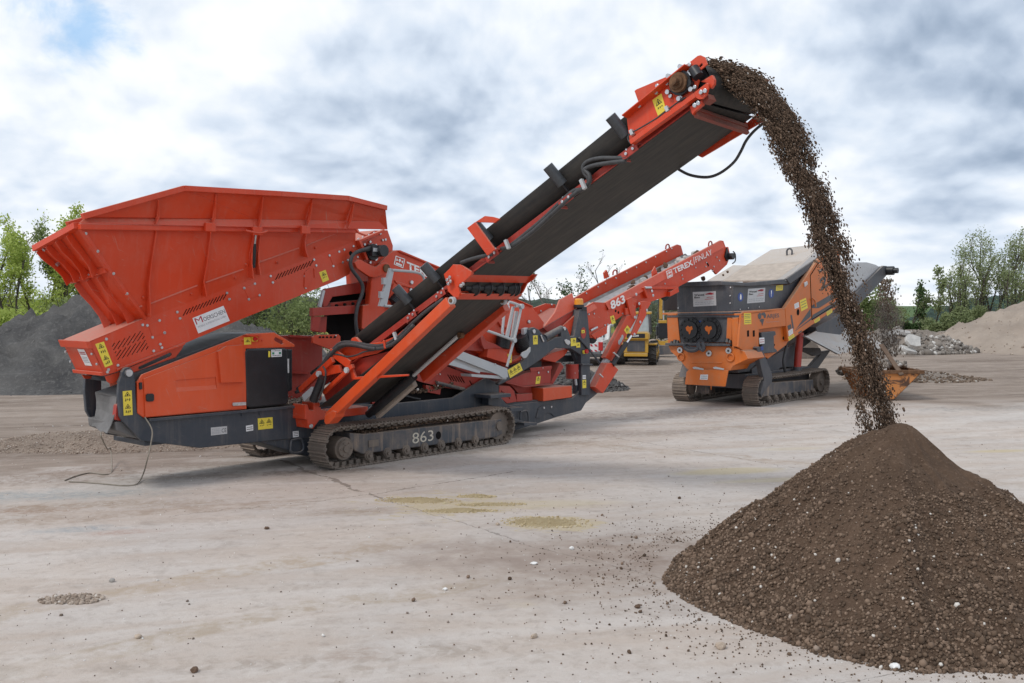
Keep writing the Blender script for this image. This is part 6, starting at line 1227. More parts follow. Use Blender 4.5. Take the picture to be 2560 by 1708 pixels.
# head end
hp = mixu(S, [(7, 612, 640), (7, 1190, 175), (7, 1255, 240), (7, 1275, 300), (7, 1232, 440), (7, 640, 872)], -.28)
mb = MB(S).prism(hp, (.03, 0, 0))
flg = mixu(S, [(7, 576, 628), (7, 1170, 145), (7, 1262, 72), (7, 1290, 66), (7, 1330, 85), (7, 1353, 150), (7, 1255, 235), (7, 1190, 178), (7, 612, 645)], -.30)
sl_ = mixu(S, [(7, 1275, 165), (7, 1298, 140), (7, 1310, 145), (7, 1308, 160), (7, 1285, 180), (7, 1275, 178)], -.30); mb.prism(flg, (.02, 0, 0), 0, [sl_])
e0, e1 = mixu(S, [(7, 612, 645), (7, 1190, 178)], -.30); mb.prism([e0, e1, e1 + NV * .02 - XU * .09, e0 + NV * .02 - XU * .09], NV * .015)
ea, eb = mixu(S, [(7, 660, 870), (7, 1250, 440)], -.30); mb.beam(ea, eb, .09, .06, NV)
for k in ((1020, 445), (890, 412), (735, 535), (1070, 320), (1192, 225), (1115, 458), (1245, 362), (900, 350), (660, 580), (990, 327), (1197, 155)): c = S.hit(*Z(7, *k), 'u', -.30); mb.cyl(c, c - XU * .03, .026, 7, mi=1)
mb.prism(mixu(S, [(7, 682, 395), (7, 700, 380), (7, 1060, 228), (7, 1172, 145), (7, 722, 505)], -.14), (.015, 0, 0))
mb.prism(mixu(S, [(7, 1225, 415), (7, 1345, 320), (7, 1362, 330), (7, 1362, 370), (7, 1345, 430), (7, 1305, 470), (7, 1270, 472), (7, 1240, 450)], -.33), (.03, 0, 0)); mb.prism(mixu(S, [(7, 1290, 310), (7, 1395, 248), (7, 1415, 290), (7, 1412, 335), (7, 1385, 372), (7, 1360, 365), (7, 1350, 320)], -.28), (.05, 0, 0)); mb.prism(mixu(S, [(7, 1190, 540), (7, 1300, 478), (7, 1310, 520), (7, 1230, 590), (7, 1215, 615)], -.27), (.05, 0, 0))
for k in ((1298, 408), (1335, 395), (1240, 528), (1272, 508)): c = S.hit(*Z(7, *k), 'u', -.34); mb.cyl(c, c - XU * .02, .028, 8, mi=1)
rp_ = mixu(S, [(7, 1712, 690), (7, 1832, 580), (7, 1892, 655), (7, 1740, 745), (7, 1560, 850), (7, 1480, 900), (7, 1300, 1006), (7, 1255, 985), (7, 1400, 868), (7, 1690, 662)], 1.12); mb.prism(rp_, (.03, 0, 0)); mb.prism(mixu(S, [(7, 1865, 290), (7, 1895, 282), (7, 1910, 300), (7, 1880, 320)], 1.14), (.04, 0, 0))
mb.box(cv(1.10, 3.85, .28), (.015, 0, 0), SV * .6, NV * .16)
mb.build('head_frame', [RED, 'steel'], MCV, bev=.006)
sa, sb_ = S.hit(*Z(7, 1235, 600), 'u', -.22), S.hit(*Z(7, 1715, 762), 'u', 1.08); mb = MB(S).beam(sa, sb_, .10, .05, SV); mb.beam(sa + NV * .05, sb_ + NV * .05, .05, .09, SV); q0, q1 = S.hit(*Z(7, 1330, 465), 'u', -.25), S.hit(*Z(7, 1415, 420), 'u', -.19); mb.beam(q0, q0 + V((.16, 0, 0)), .10, .08, NV); mb.build('belt_scraper', 'rusty orange paint', MCV, bev=.004).data.materials[0] = MATS['scraper paint'] if 'scraper paint' in MATS else paint('scraper paint', (.26, .045, .03), (.24, .16, .12), .6, .6, .3)
mb = MB(S); c = cv(-.29, HC - .1, HN + .08); mb.cyl(c, c - XU * .05, .15, 18); mb.cyl(c - XU * .05, c - XU * .10, .12, 18, mi=1); mb.cyl(c - XU * .10, c - XU * .20, .05, 14, mi=1); mb.cyl(c - XU * .10, c - XU * .13, .085, 16, mi=1); mb.tube([c + V((0, 0, 0)) + SV * .22 + NV * .05 - XU * .02, c + SV * .24 - NV * .08 - XU * .03], .07, 10, 0)
for t in range(6): e = (SV * math.cos(t * 1.05) + NV * math.sin(t * 1.05)) * .19; mb.cyl(c + e, c + e - XU * .07, .03, 8, mi=2)
mb.build('head_bearing', ['black plastic', 'rusty steel', 'steel'], MCV, smooth=True)
q = mixu(S, [(7, 848, 480), (7, 932, 418), (7, 975, 568), (7, 900, 625)], -.28); warning_sticker(S, q, MCV, ((.5, .68, .34, .2),), toward=(-1, 0, 0), seed=20)
# folding joint with the return rollers
mb = MB(S).prism(mixu(S, [('B', 1058, 480), ('B', 1140, 400), ('B', 1188, 342), ('B', 1300, 346), ('B', 1440, 440), ('B', 1450, 480), ('B', 1340, 590), ('B', 1260, 650), ('B', 1285, 745), ('B', 1262, 812), ('B', 1202, 802), ('B', 1118, 720), ('B', 1100, 620)], -.26), (.04, 0, 0)); mb.prism(mixu(S, [('B', 1240, 480), ('B', 1365, 388), ('B', 1445, 440), ('B', 1445, 490), ('B', 1340, 585), ('B', 1270, 620), ('B', 1245, 560)], -.30), (.03, 0, 0))
def cross(kA, kB, u0, u1, t):      # plate across the conveyor between two traced levels
    (s0, n0), (s1, n1) = sn(*kA, u0), sn(*kB, u0); mb.prism([cv(u0, s0, n0), cv(u1, s0, n0), cv(u1, s1, n1), cv(u0, s1, n1)], -(SV * .6 - NV * .8) * -t)
cross(('B', 1450, 452), ('B', 1345, 580), -.24, 1.12, .02); cross(('B', 1300, 742), ('B', 1225, 822), -.24, 1.10, .03); cross(('B', 1335, 590), ('B', 1300, 742), -.18, 1.06, -.12)
mb.prism(mixu(S, [('B', 2140, 460), ('B', 2360, 480), ('B', 2300, 560), ('B', 2220, 610), ('B', 2160, 730), ('B', 2060, 832), ('B', 2040, 820), ('B', 2100, 640)], 1.11), (.03, 0, 0))
for k in ((1120, 560), (1135, 615), (1165, 580), (1155, 525), (1340, 615), (1310, 640)): c = S.hit(*Z('B', *k), 'u', -.30); mb.cyl(c, c - XU * .03, .028, 8, mi=1)
mb.build('folding_joint', [RED, 'steel'], MCV, bev=.006)
(s0, n0) = sn('B', 1380, 618, -.1); s0 -= .02; n0 -= .05; mb = MB(S).cyl(cv(-.16, s0, n0), cv(1.04, s0, n0), .05, 14)
for u_ in (.0, .27, .54, .8, .9): mb.cyl(cv(u_ + .04, s0, n0), cv(u_ + .065, s0, n0), .125, 24); mb.cyl(cv(u_ - .04, s0, n0), cv(u_ + .05, s0, n0), .06, 18, .118)
mb.build('return_roller', 'black plastic', MCV, smooth=True)
for k, u_ in ((('B', 1200, 848), -.32), (('B', 1915, 858), .98)): c = S.hit(*Z(*k), 'u', u_); mb = MB(S); mb.cyl(c, c - XU * .06, .055, 16); mb.cyl(c - XU * .06, c - XU * .075, .03, 12, mi=1); mb.build('hinge_pin', ['galvanised steel', 'rusty steel'], MCV, smooth=True)
# folding arms, rams and the foot on the chassis
a0, a1 = S.hit(*Z('B', 1160, 868), 'u', -.27), S.hit(*Z('A', 470, 1140), 'u', -.27)
mb = MB(S).beam(a0, a1, .13, .17, NV); mb.prism(mixu(S, [('A', 390, 1200), ('A', 400, 1110), ('A', 505, 1045), ('A', 560, 1060), ('A', 540, 1140), ('A', 455, 1232), ('A', 410, 1240)], -.36), (.2, 0, 0)); mb.build('folding_arm', 'fresh lit red paint', MCV, bev=.012)
b0_, b1_ = S.hit(*Z('B', 1915, 905), 'u', 1.12), S.hit(*Z(4, 1315, 590), 'u', 1.12)
mb = MB(S).beam(b0_, b1_, .14, .24, NV); mb.prism(mixu(S, [(4, 1700, 170), (4, 1650, 150), (4, 1200, 510), (4, 1180, 560), (4, 1250, 560), (4, 1640, 220)], 1.02), (.02, 0, 0)); mb.build('folding_arm', RED, MCV, bev=.012)
c0_, c1_ = S.hit(*Z(4, 1225, 585), 'u', .85), S.hit(*Z(4, 845, 912), 'u', .85); mb = MB(S).cyl(c0_, c1_, .085, 18); mb.tube([c1_ + V((0, .0, 0)), c1_ + (c1_ - c0_).normalized() * .12], .07, 10, 0); mb.build('lifting_cylinder', 'black plastic', MCV, smooth=True)
mb = MB(S).cyl(S.hit(*Z(4, 1650, 205), 'u', .85), c0_, .032, 14); mb.build('piston_rod', 'lid metal', MCV, smooth=True); c = S.hit(*Z(4, 1655, 215), 'u', .84); MB(S).cyl(c - XU * .03, c + XU * .05, .05, 14).build('rod_eye', 'rusty steel', MCV, smooth=True)
mb = MB(S).beam(S.hit(*Z('A', 1650, 640), 'u', 1.0), S.hit(*Z('A', 1130, 1095), 'u', 1.0), .10, .17, NV); mb.build('arm_extension', 'dusty lid metal', MCV, bev=.01)
mb = MB(S).prism(mixw(S, [('A', 125, 962), ('A', 160, 955), ('A', 185, 1036), ('A', 245, 1040), ('A', 255, 932), ('A', 330, 930), ('A', 355, 1032), ('A', 480, 1046), ('A', 1005, 985), ('A', 1018, 1095), ('A', 600, 1140), ('A', 325, 1180), ('A', 240, 1300), ('A', 178, 1292), ('A', 160, 1178), ('A', 125, 1168)], .92), (0, -.35, 0)); c = S.hit(*Z('A', 203, 1262), 'w', .92); mb.cyl(c, c + XW * .03, .04, 10, mi=1); mb.build('conveyor_foot', [RED, 'steel'], MCV, bev=.010)
MB(S).cyl(S.hit(*Z('A', 375, 585), 'u', -.44), S.hit(*Z('A', 245, 900), 'u', -.44), .075, 16).build('side_cylinder', 'black plastic', MCV, smooth=True)
mb = MB(S); 
for pts, u_, t in ((((470, 175), (560, 195), (700, 300), (760, 350), (742, 440), (715, 455), (505, 295)), -.34, .03), (((745, 455), (785, 440), (830, 572), (1010, 560), (1560, 535), (1560, 562), (1000, 600), (820, 612), (778, 605)), -.30, .04), (((420, 410), (600, 405), (630, 510), (410, 560), (390, 500)), -.34, .05), (((560, 200), (700, 110), (900, 150), (1240, 185), (1120, 250), (880, 300), (760, 350)), -.22, .03), (((330, 480), (390, 420), (410, 560), (350, 570)), -.40, .1), (((780, 30), (830, 15), (900, 90), (740, 120)), -.3, .05), (((1000, 110), (1200, 80), (1400, 0), (1500, -90), (1540, -80), (1420, 60), (1240, 130), (1010, 135)), -.28, .02), (((1210, 60), (1230, 60), (1255, 175), (1230, 178)), -.36, .04)):
    mb.prism(mixu(S, [('A', *p) for p in pts], u_), (t, 0, 0))
mb.beam(S.hit(*Z('A', 800, 420), 'u', -.32), S.hit(*Z('A', 390, 790), 'u', -.32), .06, .07, NV); mb.beam(S.hit(*Z('A', 520, 330), 'u', -.36), S.hit(*Z('A', 60, 760), 'u', -.36), .06, .10, NV); mb.build('tail_frame', RED, MCV, bev=.006)
mb = MB(S)
for pts, u_, t in ((((790, 360), (900, 320), (1340, 205), (1290, 300), (920, 560), (820, 560), (775, 450)), -.14, .02), (((380, 790), (770, 470), (800, 610), (870, 620), (430, 930)), -.12, .02), (((90, 820), (230, 710), (250, 760), (130, 900)), -.3, .1)): mb.prism(mixu(S, [('A', *p) for p in pts], u_), (t, 0, 0))
mb.build('tail_side_sheet', DRED, MCV); mb = MB(S).prism(mixu(S, [('A', 80, 830), ('A', 210, 712), ('A', 240, 715), ('A', 230, 800), ('A', 110, 920)], -.42), (.1, 0, 0)); mb.build('valve_block', 'galvanised steel', MCV, bev=.006)
c = S.hit(*Z('A', 720, 478), 'u', -.36); mb = MB(S); mb.cyl(c, c - XU * .04, .05, 8); c = S.hit(*Z('A', 335, 530), 'u', -.42); mb.cyl(c, c - XU * .05, .05, 8); mb.build('frame_bolts', 'galvanised steel', MCV)
# soil lying on the belt
n = 5000; s_ = RNG.uniform(-2.5, 4.2, n); u_ = RNG.normal(.42, .2, n).clip(.0, .85); n_ = .24 + .22 * np.clip(1 - np.abs(u_ - .42) / .45, 0, 1) + RNG.normal(0, .02, n) + .10 * np.clip((s_ - 3.2), 0, 1)
tag(lumps('belt_load', [S.out(cv(a, b_, c_))[:] for a, b_, c_ in zip(u_, s_, n_)], RNG.uniform(.025, .055, n), 'flying soil', RNG, SM), kind='stuff')

# ---- falling stream of soil
spl = S.loc(V((SP[0], SP[1], 1.5)))
P0 = V((.45, 8.36, 5.73)); v0 = 2.28; tf = math.sqrt((P0.z - 1.30) / 4.905)          # thrown level off the head drum
N = 190000; T = RNG.uniform(0, 1, N) ** .8 * tf; uo = np.where(RNG.random(N) < .55, RNG.uniform(-.43, .43, N), RNG.normal(0, .2, N)); no = RNG.normal(0, 1, N)
pts = []; dirs = []; szs = []
for t, a, b_ in zip(T, uo, no):
    f = t / tf
    if abs(a) > .44: continue
    k = mnoise.noise(V((a * 8. , t * 9. - b_ * .25, 0.5))) + .6 * mnoise.noise(V((a * 21., t * 26., b_ * .5)))
    if k < -.42 + .60 * min(1, f * 1.4) + .18 * max(0., abs(a) - .28) / .16: continue
    if f > .35 and rnd.random() < .25 * f: continue
    th = .052 + .018 * f
    vy, vz = v0, -9.81 * t
    d_ = V((0, vy, vz)).normalized(); nn = V((0, -d_.z, d_.y))
    sp_ = RNG.normal(0, .03 * f)
    p = V((P0.x + a * (1. - .1 * f) + sp_, P0.y + vy * t, P0.z - 4.905 * t * t)) + nn * (b_ * th * 1.0)
    if (b_ * .4 + 1.0) < 0: continue
    pts.append(S.out(p)); dirs.append(S.out(d_)); szs.append(rnd.uniform(.003, .0105) * (1.7 if rnd.random() < .06 else 1) * (1.2 if f < .25 else 1))
rot = Matrix.Rotation(S.rz, 3, 'Z')
pts = np.array([(rot @ p + S.O)[:] for p in pts]); dirs = np.array([(rot @ p)[:] for p in dirs])
tag(lumps('falling_soil', pts, szs, 'flying soil', RNG, None, (dirs, RNG.uniform(.2, 1.4, len(pts)))), 'stream of dark brown soil pouring off the raised conveyor onto the pile', 'falling soil', kind='stuff')
print('stream clods', len(pts))
# stones riding on the short conveyor
rock = bmesh.new(); bmesh.ops.create_icosphere(rock, subdivisions=2, radius=1)
for v in rock.verts: v.co *= 1 + .4 * mnoise.noise(v.co * 1.4 + V((3, 1, 0)))
for v in rock.verts: v.co.z *= .7
rocks = []
for m_ in ('broken concrete', 'brown stone', 'pale broken concrete'):
    me = bpy.data.meshes.new('rock'); rock.to_mesh(me); me.materials.append(MATS[m_]); rocks.append(me)
rock.free()
rr = random.Random(5)
for i in range(46):
    f = rr.random() ** .85; wv = rr.uniform(.1, .85); p = b0.lerp(b1, f) + be * wv; r_ = rr.uniform(.035, .10) * (1.35 if i < 5 else 1)
    o = bpy.data.objects.new('rock', rocks[i % 3]); C.objects.link(o); q = rot @ S.out(p + XZ * r_ * .45) + S.O; o.location = q; o.scale = (r_ * rr.uniform(.8, 1.3), r_, r_ * rr.uniform(.7, 1)); o.rotation_euler = (rr.uniform(0, 6), rr.uniform(0, 6), rr.uniform(0, 6))
    tag(o, ('grey', 'brown', 'pale')[i % 3] + ' piece of rubble riding up the red short conveyor belt', 'rock', ('grey', 'brown', 'pale')[i % 3] + ' rocks on the short conveyor belt')
for px_, py_, r_ in ((1758, 697, .07), (1819, 680, .04), (1808, 688, .035)):
    o = bpy.data.objects.new('rock', rocks[1]); C.objects.link(o); q = S.hit(px_, py_, 'w', .1); o.location = rot @ S.out(q) + S.O; o.scale = (r_, r_, r_ * 1.3); tag(o, 'dark stone in mid air dropping from the short conveyor towards the crusher', 'rock', 'stones dropping from the short conveyor')
# loose ropes at the tail
def rope(pts, label, r=.011):
    return tag(MB().tube(pts, r, 6, 6).build('rope', 'rope', smooth='all'), label, 'rope')
def wloc(p): return rot @ S.out(p) + S.O
t0_ = wloc(S.hit(252, 1082, 'w', .25)); g0 = [ground(277, 1155), ground(279, 1180), ground(262, 1188), ground(225, 1184), ground(190, 1192), ground(162, 1203)]
rope([t0_, at(254, 1095, t0_.y + .0), at(268, 1122, (t0_.y + g0[0].y) / 2)] + [p + V((0, 0, .012 + (.22 if i == 0 else 0))) for i, p in enumerate(g0)], 'thin rope hanging from the rubber flap at the tail')
t1_ = wloc(S.hit(362, 1043, 'w', .62)); g1 = [ground(358, 1200), ground(342, 1212), ground(310, 1216), ground(262, 1212), ground(215, 1208), ground(172, 1206)]
rope([t1_, at(380, 1075, t1_.y), at(377, 1110, t1_.y - .02), at(368, 1150, t1_.y - .1)] + [p + V((0, 0, .012 + (.08 if i == 0 else 0))) for i, p in enumerate(g1)], 'pale rope looping from the dark chassis down to the ground')
# ================================================================== the orange crusher
K0 = ground(1910.6, 1015.7); KH = 38.9
K = Frame((0, 0, 0), KH); K = Frame(K0 - K.W * 1.32, KH)
CM = thing('crusher', K, 'orange and graphite tracked crusher with a big hopper and grey covers beyond the screening machine', 'crusher')
ORG, GRA = 'orange paint', 'graphite paint'
rows6 = lambda *p: [(6, a, b_) for a, b_ in p]
bk = mixw(K, rows6((1030, 1110), (1390, 1085), (1395, 1165), (1060, 1205), (1010, 1215), (1015, 1150)), 1.22)
hubk = V((.02, 1.2, .40))
def ctr(side):
    f = lambda p: V((p.x, p.y * side, p.z))
    return crawler(K, CM, 1.32 * side, .86 * side, -.42, 4.62, .80, 1.22 * side, [f(p) for p in bk] if side > 0 else [V((p.x, -.80, p.z)) for p in bk], (f(hubk), .17), [.5, .95, 1.4, 1.85, 2.3, 2.75, 3.2, 3.6], side=side, pitch=.17)
ctr(1); ctr(-1)
uf = K.hit(*Z(6, 862, 622), 'w', 1.22).x            # front face
ux = uf
mb = MB(K).block((-.1, -.8, .45), (4.3, .8, .85)); mb.block((ux + .9, -.7, .9), (3.8, .7, 1.5)); mb.prism(rows_ := K.w(6, ((440, 930), (520, 930), (520, 1060), (400, 1065)), -1.0), (0, .3, 0)); mb.build('undercarriage', GRA, CM, bev=.01)
def uq(pts, u=None): return K.u(6, pts, ux if u is None else u)
# front
mb = MB(K)
shelf = uq(((312, 612), (862, 605), (862, 628), (312, 628))); mb.prism(shelf, (.5, 0, 0)); led = uq(((318, 815), (792, 822), (792, 838), (318, 832))); mb.prism([p - XU * .12 for p in led], (.7, 0, 0)); mb.build('front_shelf', GRA, CM, bev=.006)
mb = MB(K)
mb.prism(uq(((315, 625), (392, 625), (412, 818), (322, 818)), ux + .02), (.04, 0, 0)); mb.prism(uq(((758, 628), (792, 628), (792, 822), (748, 822)), ux + .02), (.04, 0, 0)); mb.prism(uq(((790, 640), (838, 628), (835, 842), (795, 842)), ux - .06), (.06, 0, 0)); mb.prism(uq(((318, 605), (385, 598), (385, 612), (318, 614)), ux - .01), (.3, 0, 0))
mb.prism(uq(((325, 835), (795, 840), (885, 880), (912, 932), (800, 985), (780, 1018), (465, 1010), (442, 982), (402, 930), (345, 880))), (1.0, 0, 0)); mb.prism(uq(((490, 955), (720, 958), (720, 968), (490, 966)), ux - .02), (.03, 0, 0))
for x_, y_ in ((415, 868), (628, 892), (772, 872)): c = K.hit(*Z(6, x_, y_), 'u', ux); mb.cyl(c, c - XU * .05, .085, 18, mi=1); mb.cyl(c - XU * .05, c - XU * .07, .03, 10, mi=2)
for x_, y_ in ((418, 918), (780, 922)): c = K.hit(*Z(6, x_, y_), 'u', ux - .02); mb.tube([c + V((0, .1 * math.cos(t), .1 * math.sin(t))) for t in np.linspace(0, 6.283, 13)], .025, 6, 0)
mb.build('front_body', [ORG, 'steel', 'black plastic'], CM, bev=.012)
mb = MB(K).prism(uq(((385, 622), (768, 622), (748, 812), (408, 812)), ux + .06), (.05, 0, 0)); mb.build('gear_panel', GRA, CM, bev=.01)
for cx_ in (492, 633):
    c = K.hit(*Z(6, cx_, 720), 'u', ux + .06); mb = MB(K); mb.cyl(c, c - XU * .05, .34, 30); mb.cyl(c - XU * .05, c - XU * .10, .24, 26)
    for k in range(14): e = V((0, math.cos(k * .449), math.sin(k * .449))) * .29; mb.cyl(c + e - XU * .05, c + e - XU * .08, .028, 6)
    GW = mb.build('gear_cover', 'black plastic', CM, bev=.006); d_ = c - XU * .103; q = [d_ + V((0, a, b_)) for a, b_ in ((-.11, .12), (.11, .12), (.11, -.12), (-.11, -.12))]
    mb = MB(K); L_ = -XU * .002
    for sh in ([(.0, .75), (.3, 1.), (.55, .85), (.9, .95), (1., .6), (.75, .45), (.65, .1), (.5, .0), (.42, .3), (.15, .4)],): on_quad(mb, q, sh, L_)
    mb.build('emblem', 'orange print', GW)
for x_, y_ in ((568, 664), (573, 764)):
    q = uq(((x_ - 17, y_ - 12), (x_ + 16, y_ - 12), (x_ + 16, y_ + 12), (x_ - 17, y_ + 12)), ux + .055); o = MB(K).prism(q, (.003, 0, 0)).build('sticker', 'blue sticker', CM); rows(K, q, o, (.35,), 'white print', .45, .8, .35, (-1, 0, 0))
mb = MB(K)
for x_, y_, r_ in ((760, 790, .07), (780, 800, .05), (375, 798, .06), (395, 802, .05), (350, 806, .04)): c = K.hit(*Z(6, x_, y_), 'u', ux + .0); mb.cyl(c - XZ * r_, c + XZ * r_ * .4, r_ * 1.3, 7, r_ * .7)
mb.build('lodged_stones', 'black plastic', CM)
hook = MB(K); 
for a in (((450, 820), (445, 850), (480, 872), (530, 868), (545, 845), (540, 812)), ((545, 815), (560, 850), (580, 870), (585, 845), (575, 812))): hook.tube(K.u(6, a, ux - .15), .05, 8, 3)
hook.prism(uq(((445, 838), (560, 848), (585, 870), (480, 868)), ux - .16), (.05, 0, 0)); hook.build('tow_hook', GRA, CM, smooth=True)
mb = MB(K).prism(uq(((458, 1028), (478, 1008), (765, 1016), (742, 1136), (447, 1120)), ux - .12), (.04, 0, 0)); mb.prism(uq(((635, 1130), (642, 1130), (640, 1162), (637, 1162)), ux - .12), (.02, 0, 0)); FLP = mb.build('front_flap', ORG, CM, bev=.008)
for x_ in (540, 690):
    q = uq(((x_ - 38, 995), (x_ - 20, 990), (x_ + 42, 1004), (x_ + 42, 1014), (x_ - 30, 1006)), ux - .14); MB(K).prism(q, (.03, 0, 0)).build('flap_latch', 'galvanised steel', FLP, bev=.004)
q = uq(((562, 1048), (618, 1048), (614, 1086), (557, 1084)), ux - .122); o = MB(K).prism([p - XU * .003 for p in q], (.002, 0, 0)).build('sticker', 'white sticker', CM); rows(K, q, o, (.6, .2), 'grey print', h=.2, toward=(-1, 0, 0))
# side
wk = 1.22
mb = MB(K).prism(mixw(K, rows6((862, 600), (880, 585), (1182, 560), (1190, 690), (990, 716), (990, 872), (890, 882), (840, 845)), wk), (0, -.06, 0)); mb.prism(mixw(K, rows6((985, 716), (1192, 688), (1205, 805), (1190, 832), (1060, 930), (1000, 902), (905, 930), (885, 880), (985, 870)), wk - .12), (0, -2.2, 0)); mb.prism([K.hit(*Z(6, 862, 600), 'w', wk), K.hit(*Z(6, 1182, 560), 'w', wk), K.hit(*Z(6, 1182, 560), 'w', wk) - XW * 2.4, K.hit(*Z(6, 862, 600), 'w', wk) - XW * 2.4], (0, 0, -.05)); mb.build('side_body', ORG, CM, bev=.010)
mb = MB(K)
for x0 in (903, 945): mb.prism([p + XW * .003 for p in mixw(K, rows6((x0, 724), (x0 + 14, 722), (x0 + 15, 768), (x0 + 1, 770)), wk)], (0, .002, 0))
for x_, y_, r_ in ((860, 822, .07), (1170, 780, .05), (1105, 830, .03)): mb.prism(circ(K.hit(*Z(6, x_, y_), 'w', wk - .117), r_, XU, XZ, 14), (0, .002, 0))
mb.build('side_openings', 'black hole', CM)
mb = MB(K).prism(mixw(K, rows6((990, 738), (1092, 728), (1098, 755), (1082, 765), (1085, 850), (1105, 868), (1104, 884), (1000, 892)), wk - .10), (0, .08, 0)); mb.build('filter_box', GRA, CM, bev=.015)
q = mixw(K, rows6((993, 778), (1030, 775), (1032, 820), (995, 824)), wk - .02); o = plain_sticker(K, q, CM); rows(K, q, o, (.6, .25), 'red print', h=.12)
mb = MB(K).prism(mixw(K, rows6((1185, 560), (1420, 207), (1482, 163), (1585, 124), (1590, 300), (1620, 330), (1620, 505), (1560, 560), (1206, 806), (1192, 690)), wk), (0, -.12, 0)); mb.prism(mixw(K, rows6((1210, 790), (1200, 640), (1340, 330), (1460, 190), (1560, 180), (1590, 440), (1550, 550)), wk - .13), (0, -2.0, 0)); EC = mb.build('engine_cover', ORG, CM, bev=.012)
mb = MB(K)
st = lambda *p, m_=0: mb.prism([q + XW * .003 for q in mixw(K, rows6(*p), wk)], (0, .002, 0), m_)
st((1372, 545), (1500, 470), (1612, 398), (1612, 446), (1430, 560), (1375, 560)); st((1385, 610), (1612, 475), (1612, 512), (1395, 640), (1380, 642)); st((1262, 715), (1370, 560), (1372, 620), (1300, 680)); st((1250, 730), (1380, 628), (1382, 640), (1262, 725)); st((1222, 610), (1232, 610), (1248, 712), (1235, 708)); st((1278, 740), (1302, 722), (1306, 730), (1282, 748)); st((1200, 690), (1225, 676), (1230, 708), (1205, 720))
mb.build('stripe', 'graphite paint', CM)
mb = MB(K)
for a, b_ in (((1368, 320), (1380, 645)), ((1368, 320), (1425, 232)), ((1425, 232), (1580, 150)), ((1380, 645), (1612, 495))):
    p, q = K.hit(*Z(6, *a), 'w', wk + .003), K.hit(*Z(6, *b_), 'w', wk + .003); mb.beam(p, q, .012, .03)
mb.prism(circ(K.hit(*Z(6, 1278, 590), 'w', wk + .003), .095, XU, XZ, 18), (0, .002, 0)); mb.build('door_gap', 'black hole', CM)
mb = MB(K).tube(mixw(K, rows6((1385, 490), (1402, 505), (1408, 550)), wk + .06), .025, 6, 3); mb.build('door_handle', ORG, CM, smooth=True); mb = MB(K).prism(mixw(K, rows6((1318, 375), (1338, 362), (1342, 385), (1322, 405)), wk), (0, .04, 0)); mb.build('side_light', 'silver sticker', CM, bev=.01)
lettering(K, *mixw(K, rows6((1440, 435), (1592, 345), (1435, 345)), wk), '250', GRA, CM, bold=.03, name='number'); lettering(K, *mixw(K, rows6((1438, 305), (1580, 218), (1434, 280)), wk), 'IMPAKTOR', GRA, CM, bold=.01)
for pts, m_, sd_ in ((((1250, 530), (1282, 515), (1286, 552), (1254, 566)), 'white sticker', 1), (((1290, 505), (1335, 484), (1350, 558), (1302, 584)), 'yellow sticker', 2), (((1395, 650), (1435, 622), (1440, 648), (1402, 672)), 'yellow sticker', 3), (((1485, 590), (1525, 560), (1530, 590), (1492, 618)), 'yellow sticker', 4), (((1206, 728), (1238, 708), (1242, 745), (1210, 766)), 'white sticker', 5), (((1206, 772), (1248, 748), (1252, 772), (1212, 800)), 'yellow sticker', 6)):
    q = mixw(K, rows6(*pts), wk); o = plain_sticker(K, q, CM, m_); rows(K, q, o, (.75, .5, .25), 'grey print' if m_[0] == 'w' else 'dark grey print', h=.06)
q = mixw(K, rows6((880, 598), (932, 596), (935, 676), (882, 680)), wk); o = plain_sticker(K, q, CM, 'yellow sticker'); rows(K, q, o, (.85, .7, .55, .3, .15), 'dark grey print', h=.05)
lettering(K, *mixw(K, rows6((1048, 645), (1140, 636), (1046, 606)), wk), 'ARJES', GRA, CM, bold=.012); lettering(K, *mixw(K, rows6((1046, 668), (1140, 660), (1046, 660)), wk), 'Recycling Innovation', 'grey print', CM)
q = mixw(K, rows6((980, 595), (1042, 588), (1045, 690), (985, 695)), wk); mb = MB(K); L_ = XW * .004
for sh in ([(.0, .85), (.25, 1.), (.45, .9), (.4, .6), (.2, .5), (.05, .6)], [(.45, .95), (.8, 1.), (1., .8), (.95, .6), (.75, .55), (.7, .75), (.5, .8)], [(.2, .45), (.45, .55), (.75, .5), (.62, .25), (.5, .02), (.4, .25)]): on_quad(mb, q, sh, L_)
mb.build('emblem', GRA, CM)
# hopper
hf = ux + .25
HC0 = K.hit(*Z(6, 800, 580), 'w', 1.0)
mb = MB(K); hq = K.u(6, ((385, 398), (805, 385), (800, 582), (392, 592)), HC0.x); mb.prism(hq, (.05, 0, 0))
sq = mixw(K, rows6((803, 385), (1140, 392), (1232, 385), (1325, 295), (1185, 562), (800, 582)), 1.0); mb.prism(sq, (0, -.05, 0))
mb.prism([V((p.x, -1.15, p.z)) for p in sq], (0, .05, 0)); mb.prism([hq[3] - XZ * .02, hq[2] - XZ * .02, hq[2] - XZ * .02 + XU * 1.2, hq[3] - XZ * .02 + XU * 1.2], (0, 0, -.06))
for x_, y_ in ((782, 410), (780, 470), (780, 525), (400, 560), (850, 570), (910, 560), (990, 552)): c = K.hit(*Z(6, x_, y_), 'w', 1.0) if x_ > 801 else K.hit(*Z(6, x_, y_), 'u', HC0.x); mb.cyl(c, c + (XW if x_ > 801 else -XU) * .02, .025, 7, mi=1)
mb.build('hopper', [GRA, 'steel'], CM, bev=.01)
